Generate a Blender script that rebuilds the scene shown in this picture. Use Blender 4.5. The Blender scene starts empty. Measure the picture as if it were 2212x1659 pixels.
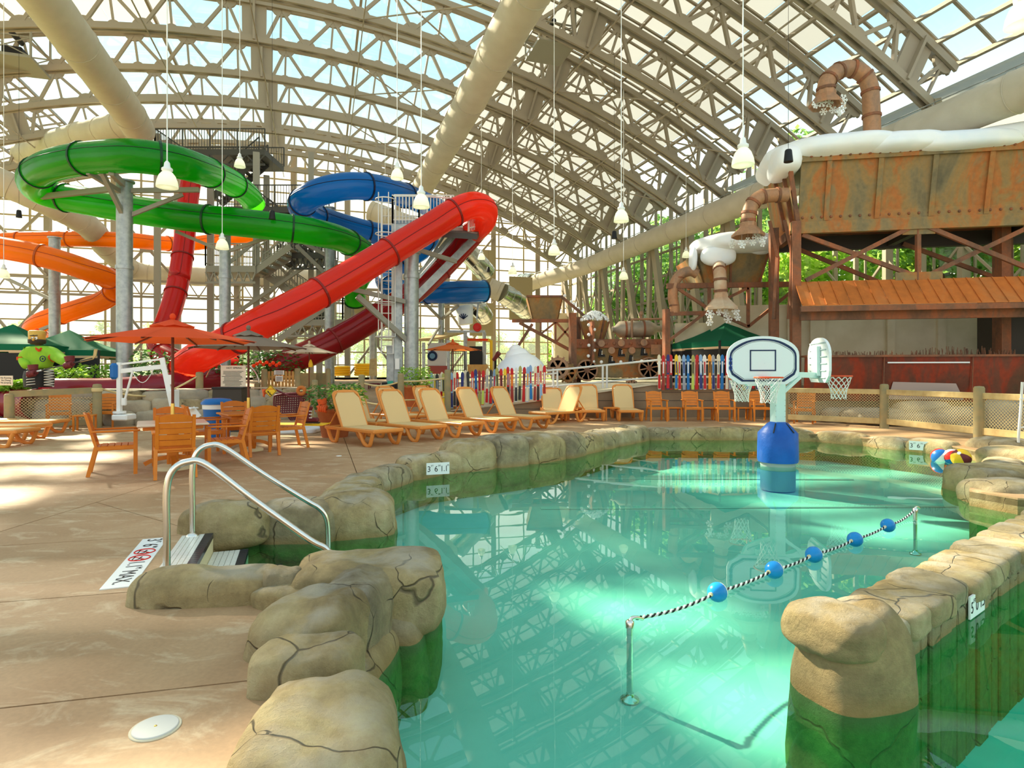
import bpy, bmesh, math, random
from mathutils import Vector, Matrix, noise as mnoise
V = Vector
sc = bpy.context.scene
col = sc.collection
# ---------------------------------------------------------------- camera
F, CX, HY, CH = 1300.0, 1106.0, 805.0, 1.5
cd = bpy.data.cameras.new('camera'); cam = bpy.data.objects.new('camera', cd); col.objects.link(cam)
cam.location = (0, 0, CH); cam.rotation_euler = (math.pi/2, 0, 0)
cd.sensor_width = 36.0; cd.lens = 36.0*F/2212.0; cd.shift_y = -(829.5-HY)/2212.0
cd.clip_start = 0.05; cd.clip_end = 600
sc.camera = cam
# ---------------------------------------------------------------- light
SE_, SA_ = math.radians(36), math.radians(48)
SUN_DIR = V((-math.sin(SA_)*math.cos(SE_), math.cos(SA_)*math.cos(SE_), math.sin(SE_)))      # towards the sun, through the left roof
w = bpy.data.worlds.new('world'); sc.world = w; w.use_nodes = True
nt = w.node_tree; nt.nodes.clear()
def wn(t, **k):
    n = nt.nodes.new(t)
    for a, b in k.items(): setattr(n, a, b)
    return n
tc = wn('ShaderNodeTexCoord'); sp = wn('ShaderNodeSeparateXYZ'); nt.links.new(tc.outputs['Generated'], sp.inputs[0])
rp = wn('ShaderNodeValToRGB'); nt.links.new(sp.outputs['Z'], rp.inputs[0])
e = rp.color_ramp.elements
e[0].position = 0.0; e[0].color = (1.0, 0.97, 0.88, 1)
e[1].position = 0.75; e[1].color = (0.46, 0.60, 0.66, 1)
k = e.new(0.16); k.color = (1.0, 0.97, 0.86, 1)
k = e.new(0.27); k.color = (0.88, 0.90, 0.82, 1)
k = e.new(0.45); k.color = (0.44, 0.69, 0.79, 1)
dt = wn('ShaderNodeVectorMath', operation='DOT_PRODUCT'); nt.links.new(tc.outputs['Generated'], dt.inputs[0]); dt.inputs[1].default_value = SUN_DIR
mx = wn('ShaderNodeMath', operation='MAXIMUM'); nt.links.new(dt.outputs['Value'], mx.inputs[0]); mx.inputs[1].default_value = 0
pw = wn('ShaderNodeMath', operation='POWER'); nt.links.new(mx.outputs[0], pw.inputs[0]); pw.inputs[1].default_value = 60
gl = wn('ShaderNodeMix', data_type='RGBA', blend_type='ADD'); nt.links.new(pw.outputs[0], gl.inputs[0])
nt.links.new(rp.outputs[0], gl.inputs[6]); gl.inputs[7].default_value = (1.2, 1.1, 0.85, 1)
bg = wn('ShaderNodeBackground'); nt.links.new(gl.outputs[2], bg.inputs[0]); bg.inputs[1].default_value = 0.88
ow = wn('ShaderNodeOutputWorld'); nt.links.new(bg.outputs[0], ow.inputs[0])
sd = bpy.data.lights.new('sun', 'SUN'); sun = bpy.data.objects.new('sun', sd); col.objects.link(sun)
sd.energy = 10.0; sd.color = (1.0, 0.87, 0.65); sd.angle = math.radians(1.2)
sun.rotation_euler = SUN_DIR.to_track_quat('Z', 'Y').to_euler(); sun.location = SUN_DIR*80
vs = sc.view_settings; vs.view_transform = 'Standard'; vs.look = 'None'; vs.gamma = 1.0; vs.exposure = 0.88
vs.use_curve_mapping = False
sc.cycles.max_bounces = 7; sc.cycles.diffuse_bounces = 4; sc.cycles.glossy_bounces = 3; sc.cycles.transparent_max_bounces = 32
sc.cycles.sample_clamp_indirect = 6.0
# ---------------------------------------------------------------- places
def P(x, y, Y): return V(((x-CX)/F*Y, Y, CH-(y-HY)/F*Y))          # photograph pixel at a distance
def G(x, y, z=0.0):                                               # photograph pixel on a level
    Y = F*(CH-z)/(y-HY); return V(((x-CX)/F*Y, Y, z))
TH = math.atan((1106-695)/F)                                      # the hall's long axis leans left of the view
AX = V((-math.sin(TH), math.cos(TH), 0)); RX = V((math.cos(TH), math.sin(TH), 0)); UZ = V((0, 0, 1))
def B(s, u, z): return AX*s+RX*u+UZ*z                             # hall frame: along, across, up
# ---------------------------------------------------------------- mesh collector
class MB:
    def __init__(s): s.v = []; s.f = []; s.sm = []; s.mi = []; s.m = 0
    def add(s, vs, fs, smooth=False):
        o = len(s.v); s.v += [V(p) for p in vs]
        for f in fs: s.f.append([o+i for i in f]); s.sm.append(smooth); s.mi.append(s.m)
        return s
    def box(s, c, d, rz=0.0, R=None):
        c = V(c); R = R if R is not None else Matrix.Rotation(rz, 3, 'Z')
        x, y, z = d[0]/2, d[1]/2, d[2]/2
        return s.add([c+R@V((a*x, b*y, e*z)) for a in (-1, 1) for b in (-1, 1) for e in (-1, 1)],
                     [(0, 1, 3, 2), (4, 6, 7, 5), (0, 4, 5, 1), (2, 3, 7, 6), (0, 2, 6, 4), (1, 5, 7, 3)])
    def rbox(s, c, d, b=0.01, rz=0.0, R=None):                    # box with chamfered edges
        c = V(c); R = R if R is not None else Matrix.Rotation(rz, 3, 'Z')
        bm = bmesh.new(); bmesh.ops.create_cube(bm, size=1.0)
        for v in bm.verts: v.co = V((v.co.x*d[0], v.co.y*d[1], v.co.z*d[2]))
        bmesh.ops.bevel(bm, geom=bm.edges[:], offset=min(b, min(d)*0.45), segments=1, affect='EDGES')
        bm.verts.index_update()
        s.add([c+R@v.co for v in bm.verts], [[v.index for v in f.verts] for f in bm.faces]); bm.free(); return s
    def bar(s, p, q, w, h, up=UZ):
        p, q = V(p), V(q); d = (q-p)
        L = d.length
        if L < 1e-6: return s
        d = d/L; x = d.cross(V(up))
        if x.length < 1e-4: x = d.cross(V((1, 0, 0)))
        x.normalize(); z = x.cross(d)
        vs = [a+x*(i*w/2)+z*(j*h/2) for a in (p, q) for i, j in ((-1, -1), (1, -1), (1, 1), (-1, 1))]
        return s.add(vs, [(3, 2, 1, 0), (4, 5, 6, 7), (0, 1, 5, 4), (1, 2, 6, 5), (2, 3, 7, 6), (3, 0, 4, 7)])
    def tube(s, pts, r, n=8, closed=False, caps=True, smooth=True):
        pts = [V(p) for p in pts]; m = len(pts); rs = r if isinstance(r, (list, tuple)) else [r]*m
        ts = []
        for i in range(m):
            a = pts[(i-1) % m] if (closed or i > 0) else pts[0]; b = pts[(i+1) % m] if (closed or i < m-1) else pts[-1]
            t = (b-a); ts.append(t.normalized() if t.length > 1e-9 else V((0, 0, 1)))
        nrm = ts[0].orthogonal()
        if abs(ts[0].z) < 0.95: nrm = UZ-ts[0]*ts[0].z
        nrm.normalize(); vs = []; fs = []
        for i in range(m):
            nrm = nrm-ts[i]*nrm.dot(ts[i]); nrm.normalize(); bn = ts[i].cross(nrm)
            for k in range(n):
                a = 2*math.pi*k/n; vs.append(pts[i]+(nrm*math.cos(a)+bn*math.sin(a))*rs[i])
        for i in range(m if closed else m-1):
            j = (i+1) % m
            for k in range(n): fs.append((i*n+k, i*n+(k+1) % n, j*n+(k+1) % n, j*n+k))
        s.add(vs, fs, smooth)
        if caps and not closed:
            s.add(vs[:n], [list(range(n))[::-1]]); s.add(vs[-n:], [list(range(n))])
        return s
    def rod(s, p, q, r, n=8, r2=None): return s.tube([p, q], [r, r if r2 is None else r2], n)
    def lathe(s, prof, c=(0, 0, 0), n=16, R=None, smooth=True):
        c = V(c); R = R or Matrix.Identity(3); vs = []; fs = []
        for r, z in prof:
            for k in range(n):
                a = 2*math.pi*k/n; vs.append(c+R@V((r*math.cos(a), r*math.sin(a), z)))
        for i in range(len(prof)-1):
            for k in range(n): fs.append((i*n+k, i*n+(k+1) % n, (i+1)*n+(k+1) % n, (i+1)*n+k))
        s.add(vs, fs, smooth)
        if prof[0][0] > 1e-4: s.add(vs[:n], [list(range(n))[::-1]])
        if prof[-1][0] > 1e-4: s.add(vs[-n:], [list(range(n))])
        return s
    def plate(s, poly, t):                                        # 3-D polygon given a thickness vector
        t = V(t); n = len(poly); a = [V(p) for p in poly]; b = [p+t for p in a]
        return s.add(a+b, [list(range(n))[::-1], list(range(n, 2*n))]+[(i, (i+1) % n, n+(i+1) % n, n+i) for i in range(n)])
    def ball(s, c, r, n=10, sz=(1, 1, 1), R=None):
        m = max(4, n//2); prof = [(r*math.sin(math.pi*i/m), -r*math.cos(math.pi*i/m)) for i in range(m+1)]
        prof[0] = (1e-5, -r); prof[-1] = (1e-5, r)
        o = len(s.v); s.lathe(prof, (0, 0, 0), n); R = R or Matrix.Identity(3)
        for i in range(o, len(s.v)):
            p = s.v[i]; s.v[i] = V(c)+R@V((p.x*sz[0], p.y*sz[1], p.z*sz[2]))
        return s
def mesh(name, mb, mats, off=V((0, 0, 0))):
    me = bpy.data.meshes.new(name)
    me.from_pydata([tuple(p-off) for p in mb.v], [], mb.f)
    me.polygons.foreach_set('use_smooth', mb.sm)
    for m in (mats if isinstance(mats, (list, tuple)) else [mats]): me.materials.append(m)
    if any(mb.mi): me.polygons.foreach_set('material_index', mb.mi)
    me.update(); return me
OFF = {}
def tag(o, label=None, cat=None, group=None, kind=None):
    if label: o['label'] = label
    if cat: o['category'] = cat
    if group: o['group'] = group
    if kind: o['kind'] = kind
    return o
def thing(name, label, cat, loc=(0, 0, 0), group=None, kind=None, rz=0.0):
    o = bpy.data.objects.new(name, None); col.objects.link(o); o.location = V(loc); o.rotation_euler = (0, 0, rz)
    o.empty_display_size = 0.1; OFF[o] = V(loc); return tag(o, label, cat, group, kind)
def part(name, mb, mat, parent=None, label=None, kind=None, me=None):   # geometry given in world coordinates
    off = OFF.get(parent, V((0, 0, 0))) if parent else V((0, 0, 0))
    o = bpy.data.objects.new(name, me or mesh(name, mb, mat, off)); col.objects.link(o)
    if parent: o.parent = parent
    OFF[o] = off; return tag(o, label, None, None, kind)
def solo(name, mb, mat, label, cat, group=None, kind=None):
    p = sum(mb.v, V((0, 0, 0)))/max(1, len(mb.v)); p = V((p.x, p.y, min(q.z for q in mb.v)))
    o = bpy.data.objects.new(name, mesh(name, mb, mat, p)); col.objects.link(o); o.location = p; OFF[o] = p
    return tag(o, label, cat, group, kind)
KIDS = {}
def copy_tree(o, parent=None):
    c = o.copy(); col.objects.link(c)
    if parent: c.parent = parent
    for ch in list(o.children): copy_tree(ch, c)
    return c
def put(o, loc, rz=0.0, label=None, group=None, scale=None):
    o.location = V(loc); o.rotation_euler = (0, 0, rz)
    if label: o['label'] = label
    if group: o['group'] = group
    if scale: o.scale = (scale,)*3 if not hasattr(scale, '__len__') else scale
    return o
def cr(pts, n=6, closed=False):                                   # smooth curve through points
    pts = [V(p) for p in pts]; m = len(pts); out = []
    for i in range(m if closed else m-1):
        g = (lambda k: pts[k % m]) if closed else (lambda k: pts[max(0, min(m-1, k))])
        a, b, c, d = g(i-1), g(i), g(i+1), g(i+2)
        for k in range(n):
            t = k/n; out.append(0.5*((2*b)+(c-a)*t+(2*a-5*b+4*c-d)*t*t+(3*b-a-3*c+d)*t**3))
    if not closed: out.append(pts[-1])
    return out
def text(name, body, size, loc, xdir, ydir, mat, parent, ex=0.001, align='CENTER', label=None, sx=1.0, spacing=1.0):
    cu = bpy.data.curves.new(name, 'FONT'); cu.body = body; cu.size = size; cu.extrude = ex; cu.align_x = align; cu.align_y = 'CENTER'
    cu.space_character = spacing; cu.materials.append(mat); cu.resolution_u = 3
    tmp = bpy.data.objects.new(name, cu); me = bpy.data.meshes.new_from_object(tmp); bpy.data.objects.remove(tmp)
    o = bpy.data.objects.new(name, me); col.objects.link(o)
    x = V(xdir).normalized(); y = V(ydir).normalized(); z = x.cross(y)
    R = Matrix((x, y, z)).transposed().to_4x4()
    o.matrix_basis = Matrix.Translation(V(loc)-OFF.get(parent, V((0, 0, 0))))@R@Matrix.Diagonal((sx, 1, 1, 1))
    if parent: o.parent = parent
    return tag(o, label)
rnd = random.Random(7)
ORD = ['first', 'second', 'third', 'fourth', 'fifth', 'sixth', 'seventh', 'eighth', 'ninth', 'tenth', 'eleventh', 'twelfth', 'thirteenth', 'fourteenth', 'fifteenth', 'sixteenth', 'seventeenth', 'eighteenth', 'nineteenth', 'twentieth']+['twenty-'+k for k in ('first', 'second', 'third', 'fourth', 'fifth', 'sixth', 'seventh', 'eighth', 'ninth')]+['thirtieth', 'thirty-first', 'thirty-second', 'thirty-third']
# ---------------------------------------------------------------- materials
def newmat(name):
    m = bpy.data.materials.new(name); m.use_nodes = True; t = m.node_tree; t.nodes.clear()
    out = t.nodes.new('ShaderNodeOutputMaterial'); return m, t, out
def N(t, ty, ins=None, **k):
    n = t.nodes.new(ty)
    for a, b in k.items(): setattr(n, a, b)
    for a, b in (ins or {}).items():
        if isinstance(b, bpy.types.NodeSocket): t.links.new(b, n.inputs[a])
        else: n.inputs[a].default_value = b
    return n
def rgba(c): return (c[0], c[1], c[2], 1)
def ramp(t, fac, stops):
    n = t.nodes.new('ShaderNodeValToRGB'); t.links.new(fac, n.inputs[0]); e = n.color_ramp.elements
    e[0].position, e[0].color = stops[0][0], rgba(stops[0][1]); e[1].position, e[1].color = stops[-1][0], rgba(stops[-1][1])
    for p, c in stops[1:-1]: k = e.new(p); k.color = rgba(c)
    return n.outputs[0]
def noise(t, scale, detail=4, vec=None, rough=0.55, dist=0.0):
    n = N(t, 'ShaderNodeTexNoise', {'Scale': scale, 'Detail': detail, 'Roughness': rough, 'Distortion': dist})
    if vec is None: vec = t.nodes.new('ShaderNodeNewGeometry').outputs['Position']
    t.links.new(vec, n.inputs['Vector']); return n.outputs['Fac']
def mixc(t, a, b, f, bt='MIX'):
    n = N(t, 'ShaderNodeMix', data_type='RGBA', blend_type=bt)
    for i, x in ((0, f), (6, a), (7, b)):
        if isinstance(x, bpy.types.NodeSocket): t.links.new(x, n.inputs[i])
        else: n.inputs[i].default_value = rgba(x) if i else x
    return n.outputs[2]
def bump(t, h, s, d=0.02):
    n = N(t, 'ShaderNodeBump', {'Strength': s, 'Distance': d}); t.links.new(h, n.inputs['Height']); return n.outputs[0]
def mat(name, c, rough=0.6, metal=0.0, c2=None, ns=3.0, lo=0.35, hi=0.65, bs=None, bstr=0.3, bd=0.01, spec=0.28, transl=0.0, tc=None, obj=False, coat=0.0):
    m, t, out = newmat(name)
    bsdf = N(t, 'ShaderNodeBsdfPrincipled', {'Base Color': rgba(c), 'Roughness': rough, 'Metallic': metal, 'Specular IOR Level': spec, 'Coat Weight': coat})
    vec = t.nodes.new('ShaderNodeTexCoord').outputs['Object'] if obj else None
    if c2 is not None: t.links.new(ramp(t, noise(t, ns, 5, vec), [(lo, c), (hi, c2)]), bsdf.inputs['Base Color'])
    if bs: t.links.new(bump(t, noise(t, bs, 4, vec), bstr, bd), bsdf.inputs['Normal'])
    o = bsdf.outputs[0]
    if transl > 0:
        tr = N(t, 'ShaderNodeBsdfTranslucent', {'Color': rgba(tc or c)})
        o = N(t, 'ShaderNodeMixShader', {0: transl, 1: o, 2: tr.outputs[0]}).outputs[0]
    t.links.new(o, out.inputs[0]); return m
def rustmat(name, stops, sc_=0.9, rough=0.75, stain=0.5):
    m, t, out = newmat(name)
    pos = t.nodes.new('ShaderNodeNewGeometry').outputs['Position']
    mp = N(t, 'ShaderNodeMapping', {'Vector': pos, 'Scale': (1, 1, 0.45)})
    a = noise(t, sc_, 6, mp.outputs[0], 0.6, 0.6); b = noise(t, sc_*7, 5)
    cc = mixc(t, ramp(t, a, stops), ramp(t, b, [(0.3, (0.09, 0.06, 0.04)), (0.7, (0.5, 0.36, 0.24))]), 0.28, 'OVERLAY')
    bs = N(t, 'ShaderNodeBsdfPrincipled', {'Base Color': cc, 'Roughness': rough, 'Metallic': 0.1, 'Specular IOR Level': 0.25})
    t.links.new(bump(t, b, 0.15, 0.01), bs.inputs['Normal']); t.links.new(bs.outputs[0], out.inputs[0]); return m
m_rust = rustmat('rusted sheet', [(0.25, (0.13, 0.12, 0.08)), (0.40, (0.25, 0.20, 0.11)), (0.50, (0.34, 0.22, 0.09)), (0.58, (0.46, 0.17, 0.05)), (0.66, (0.30, 0.22, 0.11)), (0.8, (0.2, 0.17, 0.11))], 1.15)
m_rust2 = rustmat('rusted beam', [(0.3, (0.12, 0.08, 0.06)), (0.5, (0.26, 0.12, 0.07)), (0.62, (0.38, 0.13, 0.06)), (0.8, (0.2, 0.14, 0.1))], 1.6)
m_rust3 = rustmat('orange rusted roof sheet', [(0.25, (0.45, 0.15, 0.035)), (0.5, (0.60, 0.19, 0.04)), (0.75, (0.5, 0.22, 0.08))], 0.7)
m_rust4 = rustmat('rusted pipe', [(0.25, (0.2, 0.15, 0.12)), (0.5, (0.42, 0.24, 0.14)), (0.7, (0.5, 0.24, 0.12))], 1.8, 0.5)
m_rustred = rustmat('red rust counter panel', [(0.25, (0.10, 0.05, 0.03)), (0.42, (0.15, 0.045, 0.026)), (0.52, (0.30, 0.04, 0.015)), (0.6, (0.17, 0.05, 0.03)), (0.8, (0.12, 0.06, 0.035))], 1.3, 0.3)
m_truss = mat('taupe painted steel', (0.33, 0.28, 0.21), 0.5)
m_trussd = mat('dark grey painted steel', (0.06, 0.06, 0.055), 0.5)
m_trussg = mat('grey green painted steel', (0.3, 0.29, 0.24), 0.5)
m_galv = mat('galvanised steel', (0.42, 0.45, 0.45), 0.42, 0.6, (0.30, 0.33, 0.34), 6)
m_duct = mat('beige fabric duct', (0.62, 0.56, 0.45), 0.85, 0, (0.70, 0.64, 0.53), 1.2, bs=1.6, bstr=0.4, bd=0.08, transl=0.25)
m_ductg = mat('shiny sheet duct', (0.62, 0.64, 0.6), 0.22, 1.0, (0.5, 0.52, 0.48), 2)
m_plate = mat('tan wall plate', (0.38, 0.31, 0.17), 0.7)
m_stain = mat('polished steel rail', (0.72, 0.70, 0.66), 0.22, 1.0)
m_white = mat('white paint', (0.82, 0.83, 0.82), 0.4)
m_rail = mat('pale grey painted rail', (0.66, 0.66, 0.63), 0.4)
m_black = mat('black', (0.012, 0.012, 0.013), 0.5)
m_dark = mat('dark brown', (0.045, 0.035, 0.028), 0.5)
m_snow = mat('painted snow', (0.88, 0.90, 0.93), 0.55, 0, (0.74, 0.82, 0.92), 0.9, 0.45, 0.75)
m_furn = mat('caramel resin furniture', (0.70, 0.215, 0.02), 0.42, 0, (0.62, 0.18, 0.016), 5, obj=True)
m_furn2 = mat('tan resin lounger frame', (0.74, 0.27, 0.055), 0.4)
m_sling = mat('cream sling fabric', (0.92, 0.71, 0.37), 0.8, transl=0.35, tc=(0.95, 0.72, 0.40))
m_ttop = mat('pale table top', (0.72, 0.62, 0.48), 0.25)
m_base = mat('cream umbrella base', (0.72, 0.62, 0.38), 0.6)
m_cred = mat('red orange canvas', (0.80, 0.10, 0.028), 0.85, spec=.2, transl=0.35, tc=(1.0, 0.15, 0.03))
m_ctaupe = mat('taupe canvas', (0.24, 0.175, 0.13), 0.85, spec=.2, transl=0.15, tc=(0.4, 0.3, 0.2))
m_cwhite = mat('off white canvas', (0.72, 0.62, 0.48), 0.85, spec=.2, transl=0.25)
m_corange = mat('orange canvas', (0.85, 0.2, 0.05), 0.8, transl=0.4, tc=(0.95, 0.28, 0.05))
m_cgreen = mat('dark green canvas', (0.012, 0.2, 0.1), 0.75, spec=.25, transl=0.4, tc=(0.04, 0.5, 0.25))
m_ctrim = mat('tan canvas trim', (0.66, 0.45, 0.26), 0.8)
m_mahog = mat('mahogany pole', (0.16, 0.035, 0.015), 0.35)
m_brass = mat('brass', (0.8, 0.55, 0.15), 0.3, 0.9)
m_terra = mat('terracotta', (0.42, 0.11, 0.04), 0.65, 0, (0.5, 0.16, 0.06), 3, obj=True)
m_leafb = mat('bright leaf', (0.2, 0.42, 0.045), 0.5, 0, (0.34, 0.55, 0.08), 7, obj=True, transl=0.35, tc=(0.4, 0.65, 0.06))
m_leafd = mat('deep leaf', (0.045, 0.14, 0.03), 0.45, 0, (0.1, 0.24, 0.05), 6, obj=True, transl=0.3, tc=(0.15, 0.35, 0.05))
m_tree = mat('tree leaf', (0.2, 0.36, 0.05), 0.6, 0, (0.34, 0.5, 0.08), 0.5, transl=0.5, tc=(0.6, 0.85, 0.12))
m_tree2 = mat('dark tree leaf', (0.09, 0.22, 0.06), 0.6, 0, (0.15, 0.32, 0.08), 0.5, transl=0.45, tc=(0.34, 0.58, 0.12))
m_bark = mat('bark', (0.12, 0.085, 0.06), 0.9)
m_grass = mat('grass', (0.2, 0.36, 0.06), 0.9, 0, (0.3, 0.44, 0.09), 0.6)
m_dirt = mat('pale gravel lot', (0.55, 0.52, 0.46), 0.9)
m_post = mat('weathered post', (0.34, 0.25, 0.12), 0.85, 0, (0.25, 0.22, 0.12), 5, bs=14)
m_fence = mat('pale fence rail', (0.55, 0.42, 0.2), 0.8, 0, (0.45, 0.32, 0.14), 6)
m_picket = mat('honey picket', (0.6, 0.34, 0.11), 0.7, 0, (0.5, 0.27, 0.08), 5)
m_rope = mat('manila rope', (0.6, 0.48, 0.24), 0.9)
m_conc = mat('board marked concrete', (0.60, 0.52, 0.36), 0.85, 0, (0.70, 0.62, 0.46), 1.2, bs=9, bstr=0.15)
m_concd = mat('brown retaining wall', (0.24, 0.165, 0.1), 0.85, 0, (0.3, 0.21, 0.13), 1.5)
m_canopy_frame = mat('dark frame', (0.02, 0.02, 0.02), 0.5)
m_blue = mat('blue plastic', (0.01, 0.13, 0.42), 0.35)
m_bluec = mat('blue vinyl cover', (0.004, 0.075, 0.36), 0.45, 0, (0.006, 0.10, 0.44), 3, bs=5, bstr=0.4, bd=0.04)
m_hoopg = mat('pale aqua painted steel', (0.56, 0.72, 0.70), 0.4)
m_board = mat('white backboard', (0.72, 0.76, 0.77), 0.35)
m_navy = mat('navy print', (0.01, 0.025, 0.08), 0.5)
m_rimr = mat('red rim', (0.75, 0.09, 0.03), 0.4)
m_net = mat('white net cord', (0.82, 0.82, 0.78), 0.8)
m_tile = mat('white tile', (0.80, 0.78, 0.70), 0.25)
m_tiled = mat('navy tile', (0.015, 0.02, 0.035), 0.25)
m_sign = mat('white sign', (0.85, 0.85, 0.82), 0.5)
m_signc = mat('cream sign', (0.74, 0.62, 0.48), 0.6)
m_ink = mat('sign ink', (0.02, 0.02, 0.02), 0.6)
m_inkr = mat('red sign ink', (0.7, 0.03, 0.02), 0.6)
m_lampg = mat('prismatic lamp glass', (0.9, 0.95, 0.82), 0.2, transl=0.5, tc=(1, 1, 0.85))
m_foam = mat('blue float', (0.01, 0.24, 0.62), 0.25)
m_floatw = mat('white float', (0.9, 0.9, 0.88), 0.3)
m_yellow = mat('yellow', (0.85, 0.52, 0.02), 0.4)
m_red = mat('red', (0.62, 0.02, 0.015), 0.4)
m_maroon = mat('maroon', (0.16, 0.025, 0.03), 0.5)
m_glove = mat('orange glove', (0.75, 0.12, 0.03), 0.7)
m_lid = mat('skimmer lid', (0.62, 0.60, 0.55), 0.6)
# glowing lamp tube inside the pendants
def emis(name, c, s):
    m, t, out = newmat(name); e_ = N(t, 'ShaderNodeEmission', {'Color': rgba(c), 'Strength': s}); t.links.new(e_.outputs[0], out.inputs[0]); return m
m_glow = emis('lit lamp', (1.0, 0.97, 0.75), 3.0)
# slide plastic: coloured shell, daylight passes through it
def slide_mat(name, c, tcol, f=0.45):
    m, t, out = newmat(name)
    b_ = N(t, 'ShaderNodeBsdfPrincipled', {'Base Color': rgba(c), 'Roughness': 0.2, 'Specular IOR Level': 0.35, 'Coat Weight': 0.12, 'Coat Roughness': 0.06})
    tr = N(t, 'ShaderNodeBsdfTranslucent', {'Color': rgba(tcol)})
    t.links.new(N(t, 'ShaderNodeMixShader', {0: f, 1: b_.outputs[0], 2: tr.outputs[0]}).outputs[0], out.inputs[0]); return m
m_sgreen = slide_mat('green slide shell', (0.003, 0.12, 0.009), (0.10, 0.85, 0.01), 0.5)
m_sblue = slide_mat('blue slide shell', (0.003, 0.075, 0.24), (0.01, 0.42, 0.85), 0.45)
m_sred = slide_mat('red slide shell', (0.72, 0.035, 0.018), (1.0, 0.16, 0.06), 0.5)
m_sred2 = slide_mat('shaded red slide shell', (0.32, 0.012, 0.015), (0.5, 0.02, 0.02), 0.3)  # shade on the second red slide is put into this darker colour
m_sred3 = slide_mat('crimson slide shell', (0.5, 0.02, 0.018), (0.85, 0.05, 0.04), 0.4)
m_sorange = slide_mat('orange slide shell', (0.8, 0.2, 0.008), (1.0, 0.42, 0.02), 0.5)
m_smaroon = slide_mat('maroon slide shell', (0.28, 0.015, 0.03), (0.4, 0.02, 0.03), 0.2)
m_fgreen = mat('dark green flange', (0.004, 0.045, 0.012), 0.4)
m_fblue = mat('dark blue flange', (0.004, 0.015, 0.05), 0.4)
m_fred = mat('dark red flange', (0.22, 0.015, 0.012), 0.4)
m_forange = mat('dark orange flange', (0.4, 0.07, 0.01), 0.4)
# reflectance that is the same from either side of a sheet
def fres(t, ior, nrm=None):
    bf = t.nodes.new('ShaderNodeNewGeometry').outputs['Backfacing']
    k = N(t, 'ShaderNodeMapRange', {'Value': bf, 1: 0.0, 2: 1.0, 3: ior, 4: 1/ior}).outputs[0]
    f = N(t, 'ShaderNodeFresnel', {'IOR': k})
    if nrm is not None: t.links.new(nrm, f.inputs['Normal'])
    return f
# glass
def glass(name, tint, f, rough=0.03):
    m, t, out = newmat(name)
    tr = N(t, 'ShaderNodeBsdfTransparent', {'Color': rgba(tint)}); g = N(t, 'ShaderNodeBsdfGlossy', {'Color': (1, 1, 1, 1), 'Roughness': rough})
    fr = fres(t, 1.35); fm = N(t, 'ShaderNodeMath', {0: fr.outputs[0], 1: f}, operation='MULTIPLY')
    t.links.new(N(t, 'ShaderNodeMixShader', {0: fm.outputs[0], 1: tr.outputs[0], 2: g.outputs[0]}).outputs[0], out.inputs[0]); return m
def hazeglass(name, hz):
    m, t, out = newmat(name)
    tr = N(t, 'ShaderNodeBsdfTransparent', {'Color': (.97, .98, .96, 1)}); tl = N(t, 'ShaderNodeBsdfTranslucent', {'Color': (.95, .95, .9, 1)})
    t.links.new(N(t, 'ShaderNodeMixShader', {0: hz, 1: tr.outputs[0], 2: tl.outputs[0]}).outputs[0], out.inputs[0]); return m
m_glassh = hazeglass('hazed end wall glass', 0.06)  # white haze put into the glass for daylight glare, paling trees behind
m_glass = glass('clear wall glass', (0.97, 0.99, 0.97), 0.6)
def translucent_panel(name, c, thru):
    m, t, out = newmat(name)
    tr = N(t, 'ShaderNodeBsdfTranslucent', {'Color': rgba(c)}); df = N(t, 'ShaderNodeBsdfDiffuse', {'Color': rgba([x*0.6 for x in c])})
    a = N(t, 'ShaderNodeMixShader', {0: 0.25, 1: tr.outputs[0], 2: df.outputs[0]})
    tp = N(t, 'ShaderNodeBsdfTransparent', {'Color': (0.92, 0.95, 1, 1)})
    t.links.new(N(t, 'ShaderNodeMixShader', {0: thru, 1: a.outputs[0], 2: tp.outputs[0]}).outputs[0], out.inputs[0]); return m
m_poly = translucent_panel('milky roof panel', (0.64, 0.63, 0.58), 0.14)
# pool water: tinted see-through sheet with a mirror sheen
def watermat(name, tint, ws=1.2, wstr=0.035):
    m, t, out = newmat(name)
    nb = bump(t, noise(t, ws, 2, None, 0.5), wstr, 0.3)
    tr = N(t, 'ShaderNodeBsdfTransparent', {'Color': rgba(tint)}); g = N(t, 'ShaderNodeBsdfGlossy', {'Color': (1, 1, 1, 1), 'Roughness': 0.0}); t.links.new(nb, g.inputs['Normal'])
    fr = fres(t, 1.33, nb)
    t.links.new(N(t, 'ShaderNodeMixShader', {0: fr.outputs[0], 1: tr.outputs[0], 2: g.outputs[0]}).outputs[0], out.inputs[0]); return m
m_water = watermat('pool water', (0.46, 0.91, 0.82), 1.0, 0.006)
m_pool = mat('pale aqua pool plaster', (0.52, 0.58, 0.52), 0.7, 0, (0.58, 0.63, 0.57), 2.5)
m_pool2 = mat('deep teal pool plaster', (0.05, 0.62, 0.46), 0.7, 0, (0.08, 0.68, 0.52), 2)
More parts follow.
